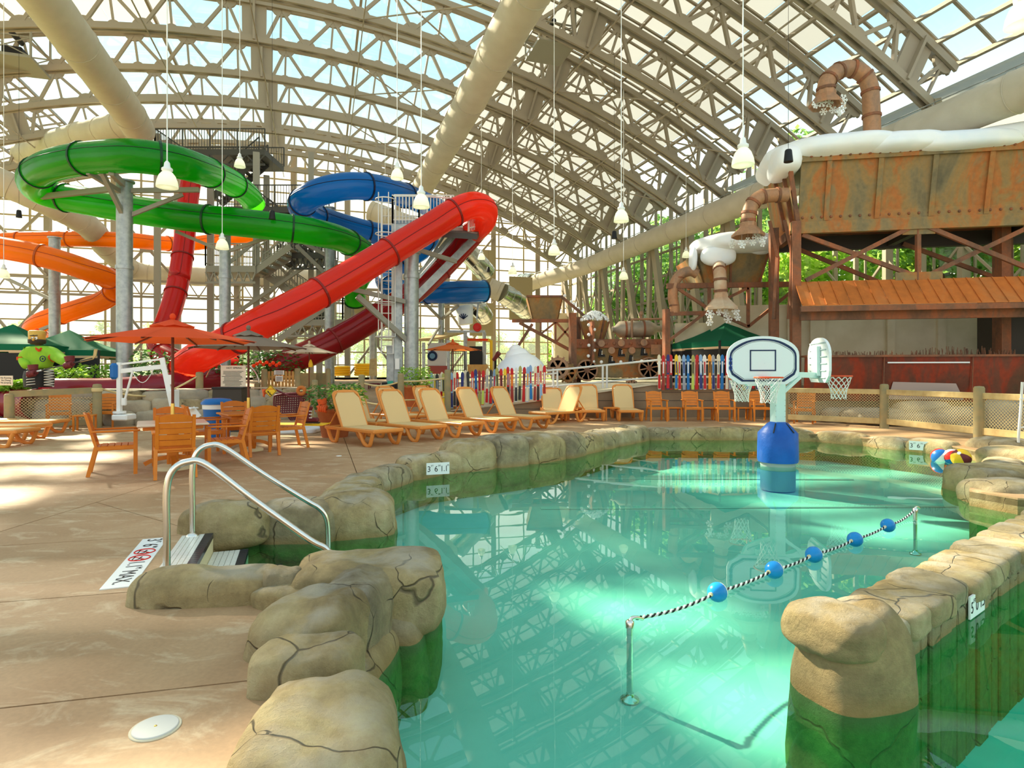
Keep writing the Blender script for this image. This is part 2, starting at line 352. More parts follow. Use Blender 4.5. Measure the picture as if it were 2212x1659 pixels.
# deck: brown broom finished concrete with pale salt bloom
def deckmat():
    m, t, out = newmat('tan deck concrete')
    pos = t.nodes.new('ShaderNodeNewGeometry').outputs['Position']
    a = noise(t, 0.55, 5, pos, 0.6, 0.4); b = noise(t, 1.7, 7, N(t, 'ShaderNodeMapping', {'Vector': pos, 'Rotation': (0, 0, 0.4), 'Scale': (1, 2.2, 1)}).outputs[0], 0.68, 1.2); c = noise(t, 40, 3, pos)
    base = ramp(t, a, [(0.3, (0.36, 0.20, 0.095)), (0.55, (0.46, 0.285, 0.15)), (0.75, (0.54, 0.37, 0.21))])
    bloom = ramp(t, b, [(0.52, (0, 0, 0)), (0.74, (0.75, 0.75, 0.75))])
    cc = mixc(t, base, (0.70, 0.55, 0.36), bloom); cc = mixc(t, cc, ramp(t, c, [(0.3, (0.3, 0.3, 0.3)), (0.7, (0.7, 0.7, 0.7))]), 0.18, 'OVERLAY')
    bs = N(t, 'ShaderNodeBsdfPrincipled', {'Base Color': cc, 'Roughness': 0.6, 'Specular IOR Level': 0.35}); t.links.new(bump(t, b, 0.12, 0.01), bs.inputs['Normal'])
    t.links.new(bs.outputs[0], out.inputs[0]); return m
m_deck = deckmat()
WZ = -0.2
def rockmat(name, c0, c1, c2):
    m, t, out = newmat(name)
    pos = t.nodes.new('ShaderNodeNewGeometry').outputs['Position']
    a = noise(t, 1.3, 6, pos, 0.62, 0.5); b = noise(t, 9, 8, pos, 0.78); st = noise(t, 5, 4, N(t, 'ShaderNodeMapping', {'Vector': pos, 'Scale': (1, 1, 0.15)}).outputs[0])
    base = ramp(t, a, [(0.28, c0), (0.5, c1), (0.72, c2)])
    base = mixc(t, base, ramp(t, b, [(0.3, (0.25, 0.25, 0.25)), (0.7, (0.75, 0.75, 0.75))]), 0.4, 'OVERLAY')
    base = mixc(t, base, ramp(t, st, [(0.35, (0.28, 0.28, 0.25)), (0.6, (0.6, 0.6, 0.55))]), 0.35, 'OVERLAY')
    dv = N(t, 'ShaderNodeVectorMath', {0: pos, 1: N(t, 'ShaderNodeVectorMath', {0: N(t, 'ShaderNodeTexNoise', {'Vector': pos, 'Scale': 2.2, 'Detail': 3}).outputs['Color'], 1: (.35, .35, .35)}, operation='MULTIPLY').outputs[0]}, operation='ADD').outputs[0]
    vo = N(t, 'ShaderNodeTexVoronoi', {'Vector': dv, 'Scale': 1.5}, feature='DISTANCE_TO_EDGE').outputs['Distance']
    crk = N(t, 'ShaderNodeMapRange', {'Value': vo, 1: 0.0, 2: N(t, 'ShaderNodeMapRange', {'Value': noise(t, 2.5, 2, pos), 1: .42, 2: .62, 3: .0005, 4: .016}).outputs[0], 3: 0.0, 4: 1.0}).outputs[0]
    base = mixc(t, (0.10, 0.075, 0.045), base, N(t, 'ShaderNodeMath', {0: crk, 1: 0.3}, operation='MAXIMUM').outputs[0])
    up = N(t, 'ShaderNodeSeparateXYZ', {0: t.nodes.new('ShaderNodeNewGeometry').outputs['Normal']}).outputs['Z']
    paletop = N(t, 'ShaderNodeMath', {0: N(t, 'ShaderNodeMapRange', {'Value': up, 1: .55, 2: .95, 3: 0, 4: .55}).outputs[0], 1: ramp(t, noise(t, 3.5, 5, pos), [(.45, (0, 0, 0)), (.65, (1, 1, 1))])}, operation='MULTIPLY').outputs[0]  # paler noise blotches on upward facing rock
    base = mixc(t, base, (0.66, 0.60, 0.50), paletop)
    z = N(t, 'ShaderNodeSeparateXYZ', {0: pos}).outputs['Z']
    zz = N(t, 'ShaderNodeMath', {0: z, 1: N(t, 'ShaderNodeMath', {0: a, 1: 0.05}, operation='MULTIPLY').outputs[0]}, operation='ADD').outputs[0]
    algae = N(t, 'ShaderNodeMapRange', {'Value': zz, 1: WZ+0.03, 2: WZ-0.06, 3: 0.0, 4: 1.0}).outputs[0]
    rustl = N(t, 'ShaderNodeMapRange', {'Value': zz, 1: WZ+0.13, 2: WZ+0.03, 3: 0.0, 4: 0.75}).outputs[0]
    base = mixc(t, base, (0.42, 0.25, 0.08), rustl); base = mixc(t, base, ramp(t, b, [(0.3, (0.10, 0.22, 0.03)), (0.7, (0.28, 0.42, 0.07))]), algae)
    bs = N(t, 'ShaderNodeBsdfPrincipled', {'Base Color': base, 'Roughness': 0.72, 'Specular IOR Level': 0.3}); hh = N(t, 'ShaderNodeMath', {0: b, 1: N(t, 'ShaderNodeMath', {0: crk, 1: 0.6}, operation='MULTIPLY').outputs[0]}, operation='ADD').outputs[0]; t.links.new(bump(t, hh, 1.0, 0.05), bs.inputs['Normal'])
    t.links.new(bs.outputs[0], out.inputs[0]); return m
m_rock = rockmat('tan artificial rock', (0.22, 0.15, 0.07), (0.50, 0.37, 0.18), (0.66, 0.54, 0.32))
m_rockg = rockmat('grey artificial rock', (0.18, 0.14, 0.09), (0.42, 0.33, 0.19), (0.60, 0.50, 0.33))
m_rockw = mat('landscape stone', (0.46, 0.39, 0.28), 0.85, 0, (0.28, 0.25, 0.2), 1.6, bs=6, bstr=0.5, bd=0.05)
# ---------------------------------------------------------------- floor and pool
from mathutils.geometry import delaunay_2d_cdt
HOLE = [(-.45, .8), (-.55, 2.5), (-.86, 3.1), (-.9, 3.63), (-.62, 4.5), (-.75, 4.95), (-1.4, 4.72), (-2.43, 4.46), (-2.83, 5.6), (-2.39, 6.1), (-1.58, 6.3),
        (-1.69, 7.6), (-1.96, 8.31), (-1.8, 8.95), (-1.4, 9.87), (-.85, 10.33), (-.05, 10.9), (.85, 11.6), (1.99, 13.3), (3.45, 15.2), (4.8, 15.25), (6.26, 15.2), (7.7, 14.7),
        (8.6, 13.1), (9.0, 12.3), (8.9, 11.2), (6.9, 9.0), (5.85, 7.7), (6.05, 7.2), (6.6, 6.95), (8.2, 7.6), (10.5, 7.0), (10.5, .8)]
def inside(x, y, poly):
    r = False; j = len(poly)-1
    for i in range(len(poly)):
        xi, yi = poly[i]; xj, yj = poly[j]
        if (yi > y) != (yj > y) and x < (xj-xi)*(y-yi)/(yj-yi)+xi: r = not r
        j = i
    return r
OUT = [(-34, -3), (16, -3), (16, 20.3), (-3.2, 20.3), (-34, 20.3)]
pts2 = [V(p) for p in OUT+HOLE]; n0 = len(OUT)
ed = [(i, (i+1) % n0) for i in range(n0)]+[(n0+i, n0+(i+1) % len(HOLE)) for i in range(len(HOLE))]
vv, ee, ff = delaunay_2d_cdt(pts2, ed, [], 0, 1e-5)[:3]
bm = bmesh.new(); bv = [bm.verts.new((p.x, p.y, 0)) for p in vv]
for f in ff:
    cxy = sum((vv[i] for i in f), V((0, 0)))/3
    if not inside(cxy.x, cxy.y, HOLE): bm.faces.new([bv[i] for i in f])
def joint(a, b, keep=None, wdt=0.012):
    d = (b-a).normalized(); nrm = V((-d.y, d.x, 0))
    for s in (-1, 1):
        fs = [f for f in bm.faces if keep is None or keep(f.calc_center_median())]
        es = {e_ for f in fs for e_ in f.edges}; vs_ = {v_ for f in fs for v_ in f.verts}
        bmesh.ops.bisect_plane(bm, geom=list(fs)+list(es)+list(vs_), plane_co=a+nrm*s*wdt/2, plane_no=nrm)
    bmesh.ops.delete(bm, geom=[f for f in bm.faces if abs((f.calc_center_median()-a).dot(nrm)) < wdt/2 and (keep is None or keep(f.calc_center_median()))], context='FACES_ONLY')
j4a, j4b = G(208, 1085), G(548, 981); j1a, j1b = G(0, 1179), G(352, 1158)
def side(a, b, p): return (b.x-a.x)*(p.y-a.y)-(b.y-a.y)*(p.x-a.x)
joint(j1a, j1b); joint(G(0, 1301), G(278, 1279)); joint(G(0, 1530), G(522, 1472)); joint(j4a, j4b, lambda p: p.y > 5.2 and side(j1a, j1b, p) > 0)
joint(j4a, G(371, 1132), lambda p: side(j4a, j4b, p) < 0 and side(j1a, j1b, p) > 0 and p.x < -2)
joint(G(748, 960), G(769, 1017), lambda p: p.y > 7.5 and p.x > -5)
joint(V((-12, 13.5, 0)), V((-4.8, 14.6, 0)), lambda p: side(j4a, j4b, p) > 0)
bmesh.ops.remove_doubles(bm, verts=bm.verts[:], dist=1e-4)
floor = part('floor', MB().add([(-34, -3, -.09), (-2.9, -3, -.09), (-2.9, 20.3, -.09), (-34, 20.3, -.09), (-2.9, 8, -.09), (2, 13.7, -.09), (3, 15.6, -.09), (9.5, 15.6, -.09), (9.5, 20.3, -.09), (9.5, 11, -.09), (16, 11, -.09), (16, 20.3, -.09)],
      [(0, 1, 2, 3), (4, 5, 6, 7, 8, 2), (9, 10, 11, 8, 7)]), m_dark, None, kind='structure')
bm.faces.ensure_lookup_table(); seen = set()
for f in bm.faces:                                               # every slab between joints is one piece
    if f in seen: continue
    st = [f]; grp = []; seen.add(f)
    while st:
        g = st.pop(); grp.append(g)
        for e_ in g.edges:
            for h in e_.link_faces:
                if h not in seen: seen.add(h); st.append(h)
    mb = MB(); ix = {}
    for g in grp:
        for v_ in g.verts:
            if v_ not in ix: ix[v_] = len(mb.v); mb.v.append(v_.co.copy())
    nb = len(mb.v); mb.v += [p-V((0, 0, .1)) for p in mb.v]
    cnt = {}
    for g in grp:
        q = [ix[v_] for v_ in g.verts]
        if g.normal.z < 0: q = q[::-1]
        mb.f.append(q); mb.sm.append(False); mb.mi.append(0)
        for a, b in zip(q, q[1:]+q[:1]): cnt[(a, b)] = 1
    for (a, b) in cnt:
        if (b, a) not in cnt: mb.f.append((b, a, a+nb, b+nb)); mb.sm.append(False); mb.mi.append(0)
    part('slab', mb, m_deck, floor)
bm.free()
# pool shell
def wall_strip(pts, z0, z1, t=0.02):
    mb = MB(); n = len(pts)
    vs_ = [V((x, y, z)) for x, y in pts for z in (z0, z1)]
    return mb.add(vs_, [(2*i, 2*i+2, 2*i+3, 2*i+1) for i in range(n-1)])
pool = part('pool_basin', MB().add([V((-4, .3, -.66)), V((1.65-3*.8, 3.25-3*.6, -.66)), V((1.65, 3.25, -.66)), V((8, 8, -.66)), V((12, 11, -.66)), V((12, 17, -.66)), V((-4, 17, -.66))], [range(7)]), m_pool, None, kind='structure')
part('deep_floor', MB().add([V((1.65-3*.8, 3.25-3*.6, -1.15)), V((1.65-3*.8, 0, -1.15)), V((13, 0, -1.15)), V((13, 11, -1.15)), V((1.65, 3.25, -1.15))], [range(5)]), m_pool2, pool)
part('basin_wall', wall_strip([(x, y) for x, y in cr([V((a, b, 0)) for a, b in HOLE[:1]+HOLE[1:7]], 4) for x, y in [(x, y)]] if False else HOLE+HOLE[:1], -1.2, -.02), m_rock, pool)
part('floor_ledge', MB().box((4.2, 9.6, -.645), (7.5, .06, .02), 0.02).box((3.6, 12.2, -.645), (6.5, .08, .02), -.03), m_tile, pool)
water = part('pool_water', MB().add([V((-3.4, .4, WZ)), V((12.5, .4, WZ)), V((12.5, 16, WZ)), V((-3.4, 16, WZ))], [range(4)]), m_water, None, kind='structure')
# ---------------------------------------------------------------- rocks
ICO = {}
def blob(c, d, rz=0.0, seed=0, p=3.5, amp=.10, sub=4, tilt=(0, 0), fr=1.0):
    if sub not in ICO:
        b_ = bmesh.new(); bmesh.ops.create_icosphere(b_, subdivisions=sub, radius=1); b_.verts.index_update()
        ICO[sub] = ([v_.co.copy() for v_ in b_.verts], [[v_.index for v_ in f.verts] for f in b_.faces]); b_.free()
    vs_, fs_ = ICO[sub]; R = Matrix.Rotation(rz, 3, 'Z')@Matrix.Rotation(tilt[0], 3, 'X')@Matrix.Rotation(tilt[1], 3, 'Y'); c = V(c); o = V((seed*3.17, seed*1.73, seed*.91)); mb = MB(); out = []
    s = max(d)
    for u in vs_:
        r = (abs(u.x)**p+abs(u.y)**p+abs(u.z)**p)**(-1/p)
        q = V((u.x*r*d[0]/2, u.y*r*d[1]/2, u.z*r*d[2]/2))
        k = mnoise.noise(q*(1.8/s*fr)+o)*1.0+mnoise.noise(q*(4.5/s*fr)+o)*.45+mnoise.noise(q*(11/s*fr)+o)*.16
        rid = -abs(mnoise.noise(q*(2.3/s*fr)+o*2))*.7
        q = q*(1+amp*(k+rid+.2)); out.append(c+R@q)
    return mb.add(out, fs_, True)
edging = thing('rock_edging', 'tan artificial rock edging running round the curved pool shore', 'rocks', (-1.4, 9.9, 0))
hero = [((-.76, 2.38, -.12), (.62, .85, .62), .15, 1, 3.2), ((-1.0, 2.92, .0), (.5, .3, .4), .1, 2, 4), ((-1.12, 3.36, -.05), (.55, .72, .62), -.25, 3, 3.4),
        ((-.96, 3.72, -.08), (.42, .6, .66), -.1, 4, 4), ((-.98, 4.12, .0), (1.0, .66, .48), .05, 5, 4.5), ((-.72, 4.34, -.32), (.42, .86, 1.0), .1, 6, 4.5),
        ((-2.03, 4.0, .04), (.98, .34, .34), .06, 7, 3), ((-1.52, 4.02, .02), (.26, .3, .36), 0, 8, 4), ((-1.42, 3.9, -.02), (.5, .3, .3), -.3, 9, 4), ((-.92, 3.3, -.45), (.42, 1.3, .8), -.1, 10, 4), ((-.72, 2.4, -.5), (.5, 1.1, .9), .15, 15, 4), ((-.95, 4.1, -.45), (.75, .7, .9), 0, 16, 5),
        ((-2.78, 5.86, .02), (.82, .42, .46), .35, 11, 3.6), ((-2.2, 6.2, -.12), (.8, .5, .62), .1, 12, 4), ((-1.72, 6.62, -.15), (.85, 1.0, .72), .3, 13, 3.4), ((-1.98, 7.5, -.1), (.6, .95, .5), -.1, 14, 3.6)]
for c, d, rz, sd_, p in hero: part('stone', blob(c, d, rz, sd_, p, .15, 5), m_rock if sd_ % 4 else m_rockg, edging)
# the shore beyond, stone after stone
def shore(pts, seed, wd=.55, top=.1, lo=-.62, mats=None, Ls=(.6, 1.15), parent=None):
    r = random.Random(seed); pth = cr([V((x, y, 0)) for x, y in pts], 10); acc = [0]
    for a, b in zip(pth, pth[1:]): acc.append(acc[-1]+(b-a).length)
    def at(L):
        for i in range(len(pth)-1):
            if acc[i+1] >= L: t = (L-acc[i])/max(1e-6, acc[i+1]-acc[i]); return pth[i].lerp(pth[i+1], t)
        return pth[-1]
    L = 0; i = 0
    while L < acc[-1]-.15:
        l = min(r.uniform(*Ls), acc[-1]-L); a, b = at(L), at(L+l); d = (b-a); n = V((-d.y, d.x, 0)).normalized(); ww = wd*r.uniform(.85, 1.15); tt = top+r.uniform(-.03, .05)
        c = (a+b)/2+n*(ww/2-.1); c.z = (tt+lo)/2
        part('stone', blob(c, (d.length*1.1, ww, tt-lo), math.atan2(d.y, d.x), seed*31+i, 4.2, .07, 4), (mats or m_rock) if r.random() < .6 else m_rockg, parent or edging); L += l; i += 1
shore([(-1.8, 7.9), (-1.96, 8.31), (-1.8, 8.95), (-1.4, 9.87), (-.85, 10.33)], 3, top=.12)
shore([(-.95, 10.27), (-.05, 10.9), (.85, 11.6), (1.5, 12.5)], 4, 1.05, .3, Ls=(.7, 1.2))
shore([(1.4, 12.4), (1.99, 13.3), (3.45, 15.2)], 6, .7, .18, Ls=(.7, 1.2))
part('stone', blob((5.35, 15.42, -.25), (2.6, .62, .72), .0, 371, 5, .06, 4), m_rock, edging)
shore([(3.45, 15.2), (4.8, 15.3), (6.26, 15.2), (7.7, 14.7), (8.6, 13.1), (9.0, 12.3)], 5, .6, .06, Ls=(.9, 1.5))
for c, d, rz, sd_ in [((9.75, 11.9, -.1), (.9, 1.2, .6), .3, 61), ((9.0, 10.75, -.08), (.75, 1.1, .5), .6, 62), ((8.1, 9.9, -.16), (.6, 1.1, .46), -.7, 63), ((7.0, 8.7, -.15), (1.3, .9, .66), .2, 64), ((6.5, 7.85, -.2), (1.0, .8, .62), .1, 65), ((7.6, 8.0, .05), (1.2, .6, .3), .2, 66)]:
    part('stone', blob(c, d, rz, sd_, 3.6, .1, 5), m_rockg if sd_ % 2 else m_rock, edging)
# the dividing wall with its coping and round end boulder
D = V((.8, .6, 0)); Nn = V((-.6, .8, 0)); W0 = V((1.9, 3.12, 0))
div = thing('pool_divider_wall', 'low stone capped wall between the two pools, boulder at its end', 'wall', (3, 4, 0))
r_ = random.Random(5); L = .22; i = 0
while L < 5.4:
    l = r_.uniform(.28, .5); c = W0+D*(L+l/2)+Nn*(.27+r_.uniform(-.012, .012)); c.z = -.03+r_.uniform(-.012, .014)
    part('coping_stone', blob(c, (l*1.04, .44, .17), math.atan2(D.y, D.x)+r_.uniform(-.05, .05), 200+i, 6, .07, 4, (r_.uniform(-.03, .03), r_.uniform(-.07, .07))), m_rock if i % 3 else m_rockg, div); L += l; i += 1
L = .3; i = 0
while L < 5.4:
    l = r_.uniform(.11, .24); c = W0+D*(L+l/2)+Nn*(.26+r_.uniform(-.012, .012)); c.z = -.62
    part('wall_stone', MB().rbox(c, (l-.008, .37, 1.12), .012, math.atan2(D.y, D.x)+r_.uniform(-.02, .02)), m_rockg, div); L += l; i += 1
bl = part('end_boulder', blob((1.82, 3.24, -.45), (.6, .52, 1.45), .35, 77, 3.0, .12, 5), m_rock, div)
part('end_boulder_cap', blob((1.7, 3.2, .14), (.36, .46, .24), .5, 78, 3.2, .12, 5), m_rock, bl)
part('end_boulder_foot', blob((1.7, 3.1, -.72), (.52, .42, .8), .3, 79, 3.0, .12, 5), m_rock, bl)
# ---------------------------------------------------------------- upper deck, ramp, retaining wall
UP = 1.1
ud = part('floor_upper', MB().box((6.9, 26.7, UP-.65), (4.5, 12.4, 1.3)).box((15.5, 26.0, UP-.65), (13, 14.0, 1.3)).box((.7, 27.5, UP-.65), (7.9, 11.0, 1.3)).add([B(36, -30, UP), B(36, 22, UP), B(52, 22, UP), B(52, -30, UP)], [(0, 1, 2, 3)]), m_conc, None, kind='structure')
part('floor_slope', MB().add([V((-36, 20.3, 0)), V((-3.2, 20.3, 0)), V((-3.2, 28, UP)), V((-36, 28, UP))], [range(4)]).add([V((-36, 28, UP)), V((-3.2, 28, UP)), V((-3.2, 50, UP)), V((-36, 50, UP))], [range(4)]), m_deck, None, kind='structure')
wl = part('wall_retaining', MB().plate([(-3.0, 20.25, -.05), (9.2, 20.25, -.05), (9.2, 20.25, 1.08), (4.7, 20.25, 1.08), (-.5, 20.25, .36), (-3.0, 20.25, .1)], (0, .25, 0)), m_concd, None, kind='structure')
part('wall_cap', MB().bar((-.5, 20.36, .38), (4.7, 20.36, 1.1), .34, .05).bar((4.7, 20.36, 1.1), (9.2, 20.36, 1.1), .34, .05), m_conc, wl)
for z in (.28, .56, .84): part('board_joint', MB().box((3.1+z*4, 20.246, z), (11.6-z*8, .01, .012)), m_dark, wl)
part('ramp_surface', MB().plate([(-3.0, 20.5, .02), (4.7, 20.5, 1.06), (9.2, 20.5, 1.06), (9.2, 22.2, 1.06), (4.7, 22.2, 1.06), (-3.0, 22.2, .02)], (0, 0, .03)), m_conc, wl)
# ---------------------------------------------------------------- roof trusses
S0, DS, NT = 15.0, 3.6, 10
UC, ZC, RB, RT = -2.9, CH+15-44, 44.0, 45.7
def arc(u_ang, R): return (UC+R*math.sin(u_ang), ZC+R*math.cos(u_ang))
AL, AR = math.asin((-25.5-UC)/RB), math.asin((19.6-UC)/RB)
STEP = math.radians(17.2)/6
nodes = [k*STEP for k in range(-11, 12) if AL-.01 <= k*STEP <= AR+.01]
def on(s, a, R): u, z = arc(a, R); return B(s, u, z)
def roof_truss(s):
    t = thing('roof_truss', 'taupe steel arch truss', 'truss', B(s, UC, ZC+RB), None, 'structure')
    for nm, R in (('bottom_chord', RB), ('top_chord', RT)):
        mb = MB(); aa = [AL+(AR-AL)*i/44 for i in range(45)]
        for o in (-.13, .13):
            vs_ = []
            for a in aa:
                for R2 in (R-.13, R+.13):
                    for ds in (o-.05, o+.05): vs_.append(on(s+ds, a, R2))
            fs_ = []
            for i in range(44):
                q = i*4; fs_ += [(q, q+1, q+5, q+4), (q+2, q+6, q+7, q+3), (q, q+4, q+6, q+2), (q+1, q+3, q+7, q+5)]
            mb.add(vs_, fs_+[(0, 2, 3, 1)])
        part(nm, mb, m_truss, t)
    for i, a in enumerate(nodes):
        pl = round(a/STEP) in (-11, -10, -6, 0, 6, 10) and round(a/STEP) != -11
        if pl:
            w_ = .5/RB
            part('web_plate', MB().plate([on(s-.06, a-w_, RB), on(s-.06, a+w_, RB), on(s-.06, a+w_, RT), on(s-.06, a-w_, RT)], AX*.12), m_truss, t)
            part('web_plate_flange', MB().bar(on(s, a, RB-.05), on(s, a, RT), .1, .5, AX), m_truss, t)
        for sg in (-1, 1):
            b_ = a+sg*STEP/2
            if AL < b_ < AR:
                st = a+sg*(.5/RB) if pl else a
                part('web_member', MB().bar(on(s, st, RB+.1), on(s, b_, RT-.1), .13, .13, AX), m_truss, t)
        b_ = a+STEP/2
        if b_ < AR: part('web_member', MB().bar(on(s, b_, RB+.1), on(s, b_, RT-.1), .09, .09, AX), m_truss, t)
    gm = MB()
    for a in nodes:
        for b_, R, sg, rr in ((a, RB, 1, .42), (a+STEP/2, RT, -1, .42), (a+STEP/2, RB, 1, .24)):
            if AL < b_ < AR:
                poly = []
                for k in range(9):
                    th = math.pi*k/8; poly.append(on(s-.05, b_+rr*math.cos(th)/R, R+sg*(.08+rr*math.sin(th)*.85)))
                gm.plate(poly, AX*.1)
    part('gusset_plates', gm, m_truss, t, kind='stuff')
    return t
tr0 = roof_truss(S0); tr0['label'] = 'nearest taupe steel arch truss of the roof'
names = ['second', 'third', 'fourth', 'fifth', 'sixth', 'seventh', 'eighth', 'ninth', 'farthest']
for k in range(1, NT):
    c = copy_tree(tr0); c.location = V(tr0.location)+AX*DS*k; c['label'] = names[k-1]+' taupe steel arch truss of the roof, counted from the camera'
SE = S0+DS*(NT-1)+1.2
# purlins and glazing
roof = thing('roof', None, None, B(30, UC, ZC+RT), None, 'structure')
A_R0 = math.asin((7.2-UC)/RT); A_L0 = math.asin((-15.0-UC)/RT)
def longbar(nm, a, R, w_, h_, mt, s0=10.5, s1=None):
    u, z = arc(a, R); up = RX*math.sin(a)+UZ*math.cos(a)
    part(nm, MB().bar(B(s0, u, z), B(s1 or SE, u, z), w_, h_, up), mt, roof)
nR = 13; stepR = (AR-A_R0)/nR
for i in range(nR+1): longbar('purlin', A_R0+stepR*i, RT+.25, .09, .2, m_truss)
nL = 9; stepL = (A_L0-AL)/nL
for i in range(nL+1): longbar('purlin', AL+stepL*i, RT+.25, .09, .2, m_truss)
for k in (-4, -2, 0, 2): longbar('purlin', k*STEP, RT+.2, .12, .2, m_truss)
for k in (-6, -2, 0, 2, 6, 8): longbar('tie_rod', k*STEP+.004, RB-.2, .05, .05, m_truss)
s = 11.4; gi = 0
while s < SE:                                                    # glazing bars over the purlins
    for a0, a1 in ((A_R0, AR), (AL, A_L0)):
        mb = MB(); n = 10
        for i in range(n): mb.bar(on(s, a0+(a1-a0)*i/n, RT+.42), on(s, a0+(a1-a0)*(i+1)/n, RT+.42), .07, .1, AX)
        part('glazing_bar', mb, m_truss, roof)
    s += 1.2
def pane(s0, s1, a0, a1, R, mt, nm):
    p = [on(s0, a0, R), on(s1, a0, R), on(s1, a1, R), on(s0, a1, R)]
    return part(nm, MB().plate(p, (p[1]-p[0]).cross(p[3]-p[0]).normalized()*.02), mt, roof)
CLEAR = set()
ss = [10.6]+[S0+DS*k for k in range(NT)]+[SE]
MILKYL = set(); MILKY = {(0, 4), (0, 5), (2, 4), (2, 5), (0, 3, 5), (0, 3, 4), (0, 3, 3), (0, 3, 2), (1, 4, 5), (1, 4, 4), (1, 4, 3), (1, 5)}                                         # unseen bays given milky sheet to shade deck and pool
for j in range(len(ss)-1):
    for i in range(0, nR, 2):
        pane(ss[j]+.03, ss[j+1]-.03, A_R0+stepR*i+.0005, A_R0+stepR*min(i+2, nR)-.0005, RT+.5, m_glass if (i >= nR-3 and j < 6) else m_poly, 'roof_panel')
    for i in range(nL):
        pane(ss[j]+.03, ss[j+1]-.03, AL+stepL*i+.0005, AL+stepL*(i+1)-.0005, RT+.5, m_poly if (i, j) in MILKYL else m_glass, 'roof_pane')['bay'] = 'L%d,%d' % (i, j)
    n = 8
    for i in range(n):
        a0_, a1_ = A_L0+(A_R0-A_L0)*i/n, A_L0+(A_R0-A_L0)*(i+1)/n
        m_ = 6 if (i, j) in ((0, 3), (1, 4)) else 1             # two bays split in six strips to place the added shade
        for q_ in range(m_):
            w_ = (ss[j+1]-ss[j])/m_; key = (i, j) if m_ == 1 else (i, j, q_)
            pane(ss[j]+w_*q_+.03, ss[j]+w_*(q_+1)-.03, a0_+.0005, a1_-.0005, RT+.5, m_poly if key in MILKY else m_glass, 'roof_pane')['bay'] = ','.join(map(str, key))
# diagonal bracing rods in the roof plane
for k in range(2, NT-1, 2):
    for a0, a1 in ((6*STEP, 8*STEP), (8*STEP, 10*STEP), (-8*STEP, -6*STEP), (2*STEP, 4*STEP)):
        part('brace_rod', MB().rod(on(S0+DS*k, a0, RB-.1), on(S0+DS*(k+1), a1, RB-.1), .035, 6).rod(on(S0+DS*k, a1, RB-.1), on(S0+DS*(k+1), a0, RB-.1), .035, 6), m_truss, roof)
# ---------------------------------------------------------------- right wall: raking legs in front of tall glass
wr = thing('wall_right', None, None, B(30, 21, UP), None, 'structure'); UWR = 21.3
uR, zR = arc(AR, RB)
for k in range(-1, NT):
    s = S0+DS*k
    if s < 24: part('knee_stub', MB().bar(B(s, uR-.1, zR+.3), B(s, uR+.15, 9.6), .3, .45, AX), m_truss, wr); part('column', MB().bar(B(s, 26, UP), B(s, 26, 10), .3, .35), m_truss, wr); part('column', MB().bar(B(s+1.8, 26, UP), B(s+1.8, 26, 10), .16, .2), m_truss, wr); part('brace', MB().bar(B(s, 25.9, 3), B(s+3.6, 25.9, 7), .1, .1).bar(B(s, 25.9, 7), B(s+3.6, 25.9, 3), .1, .1), m_truss, wr); continue
    part('raking_leg', MB().bar(B(s, uR-.1, zR+.3), B(s, 20.9, UP), .3, .45, AX), m_truss, wr)
    part('column', MB().bar(B(s, 20.9, UP), B(s, 20.9, 12.2), .18, .22), m_truss, wr)
    part('column', MB().bar(B(s+DS/2, 20.9, UP), B(s+DS/2, 20.9, 12.6), .14, .16), m_truss, wr)
    part('raking_leg', MB().bar(B(s, uR-.1, zR+.3), B(s+DS*.6, 20.5, UP), .2, .3, AX), m_truss, wr)
    for z0, z1 in ((UP+1, UP+4), (UP+4, UP+7)):
        part('brace', MB().bar(B(s, 20.8, z0), B(s+DS/2, 20.8, z1), .08, .08).bar(B(s+DS/2, 20.8, z0), B(s+DS, 20.8, z1), .08, .08), m_truss, wr)
        part('brace', MB().bar(B(s, 20.8, z1), B(s+DS/2, 20.8, z0), .08, .08), m_truss, wr)
for z in (3.2, 4.7, 6.2, 7.7, 9.2): part('rail', MB().bar(B(25.8, 20.9, z), B(SE, 20.9, z), .09, .14), m_truss, wr)
s = 25.8
while s < SE-.1:
    for z in (UP+.1, UP+3.1, UP+6.1, UP+9.0):
        part('pane', MB().plate([B(s, UWR, z), B(s+1.76, UWR, z), B(s+1.76, UWR, z+2.96), B(s, UWR, z+2.96)], RX*.02), m_glass, wr)
    part('mullion', MB().bar(B(s, UWR, UP), B(s, UWR, 13), .07, .1), m_truss, wr); s += 1.8
part('base_wall', MB().bar(B(25.6, 21.5, 1.6), B(SE, 21.5, 1.6), .3, 2.2), m_conc, wr)
s = 4.0
while s < 25.5:
    for z in (UP, UP+3.0, UP+6.0): part('pane', MB().plate([B(s, 26.4, z), B(s+1.76, 26.4, z), B(s+1.76, 26.4, z+2.96), B(s, 26.4, z+2.96)], RX*.02), m_glass, wr)
    part('mullion', MB().bar(B(s, 26.4, UP), B(s, 26.4, 10.4), .07, .1), m_truss, wr); s += 1.8
part('return_pane', MB().plate([B(25.6, 21.4, UP), B(25.6, 26.3, UP), B(25.6, 26.3, 10.2), B(25.6, 21.4, 10.2)], AX*.02), m_glass, wr); part('return_post', MB().bar(B(25.6, 21.4, UP), B(25.6, 21.4, 10.4), .2, .2).bar(B(25.6, 26.3, UP), B(25.6, 26.3, 10.4), .2, .2), m_truss, wr); part('bump_roof', MB().plate([B(4, 19.4, 10.7), B(25.6, 19.4, 10.7), B(25.6, 26.6, 10.2), B(4, 26.6, 10.2)], UZ*.1), m_poly, wr)
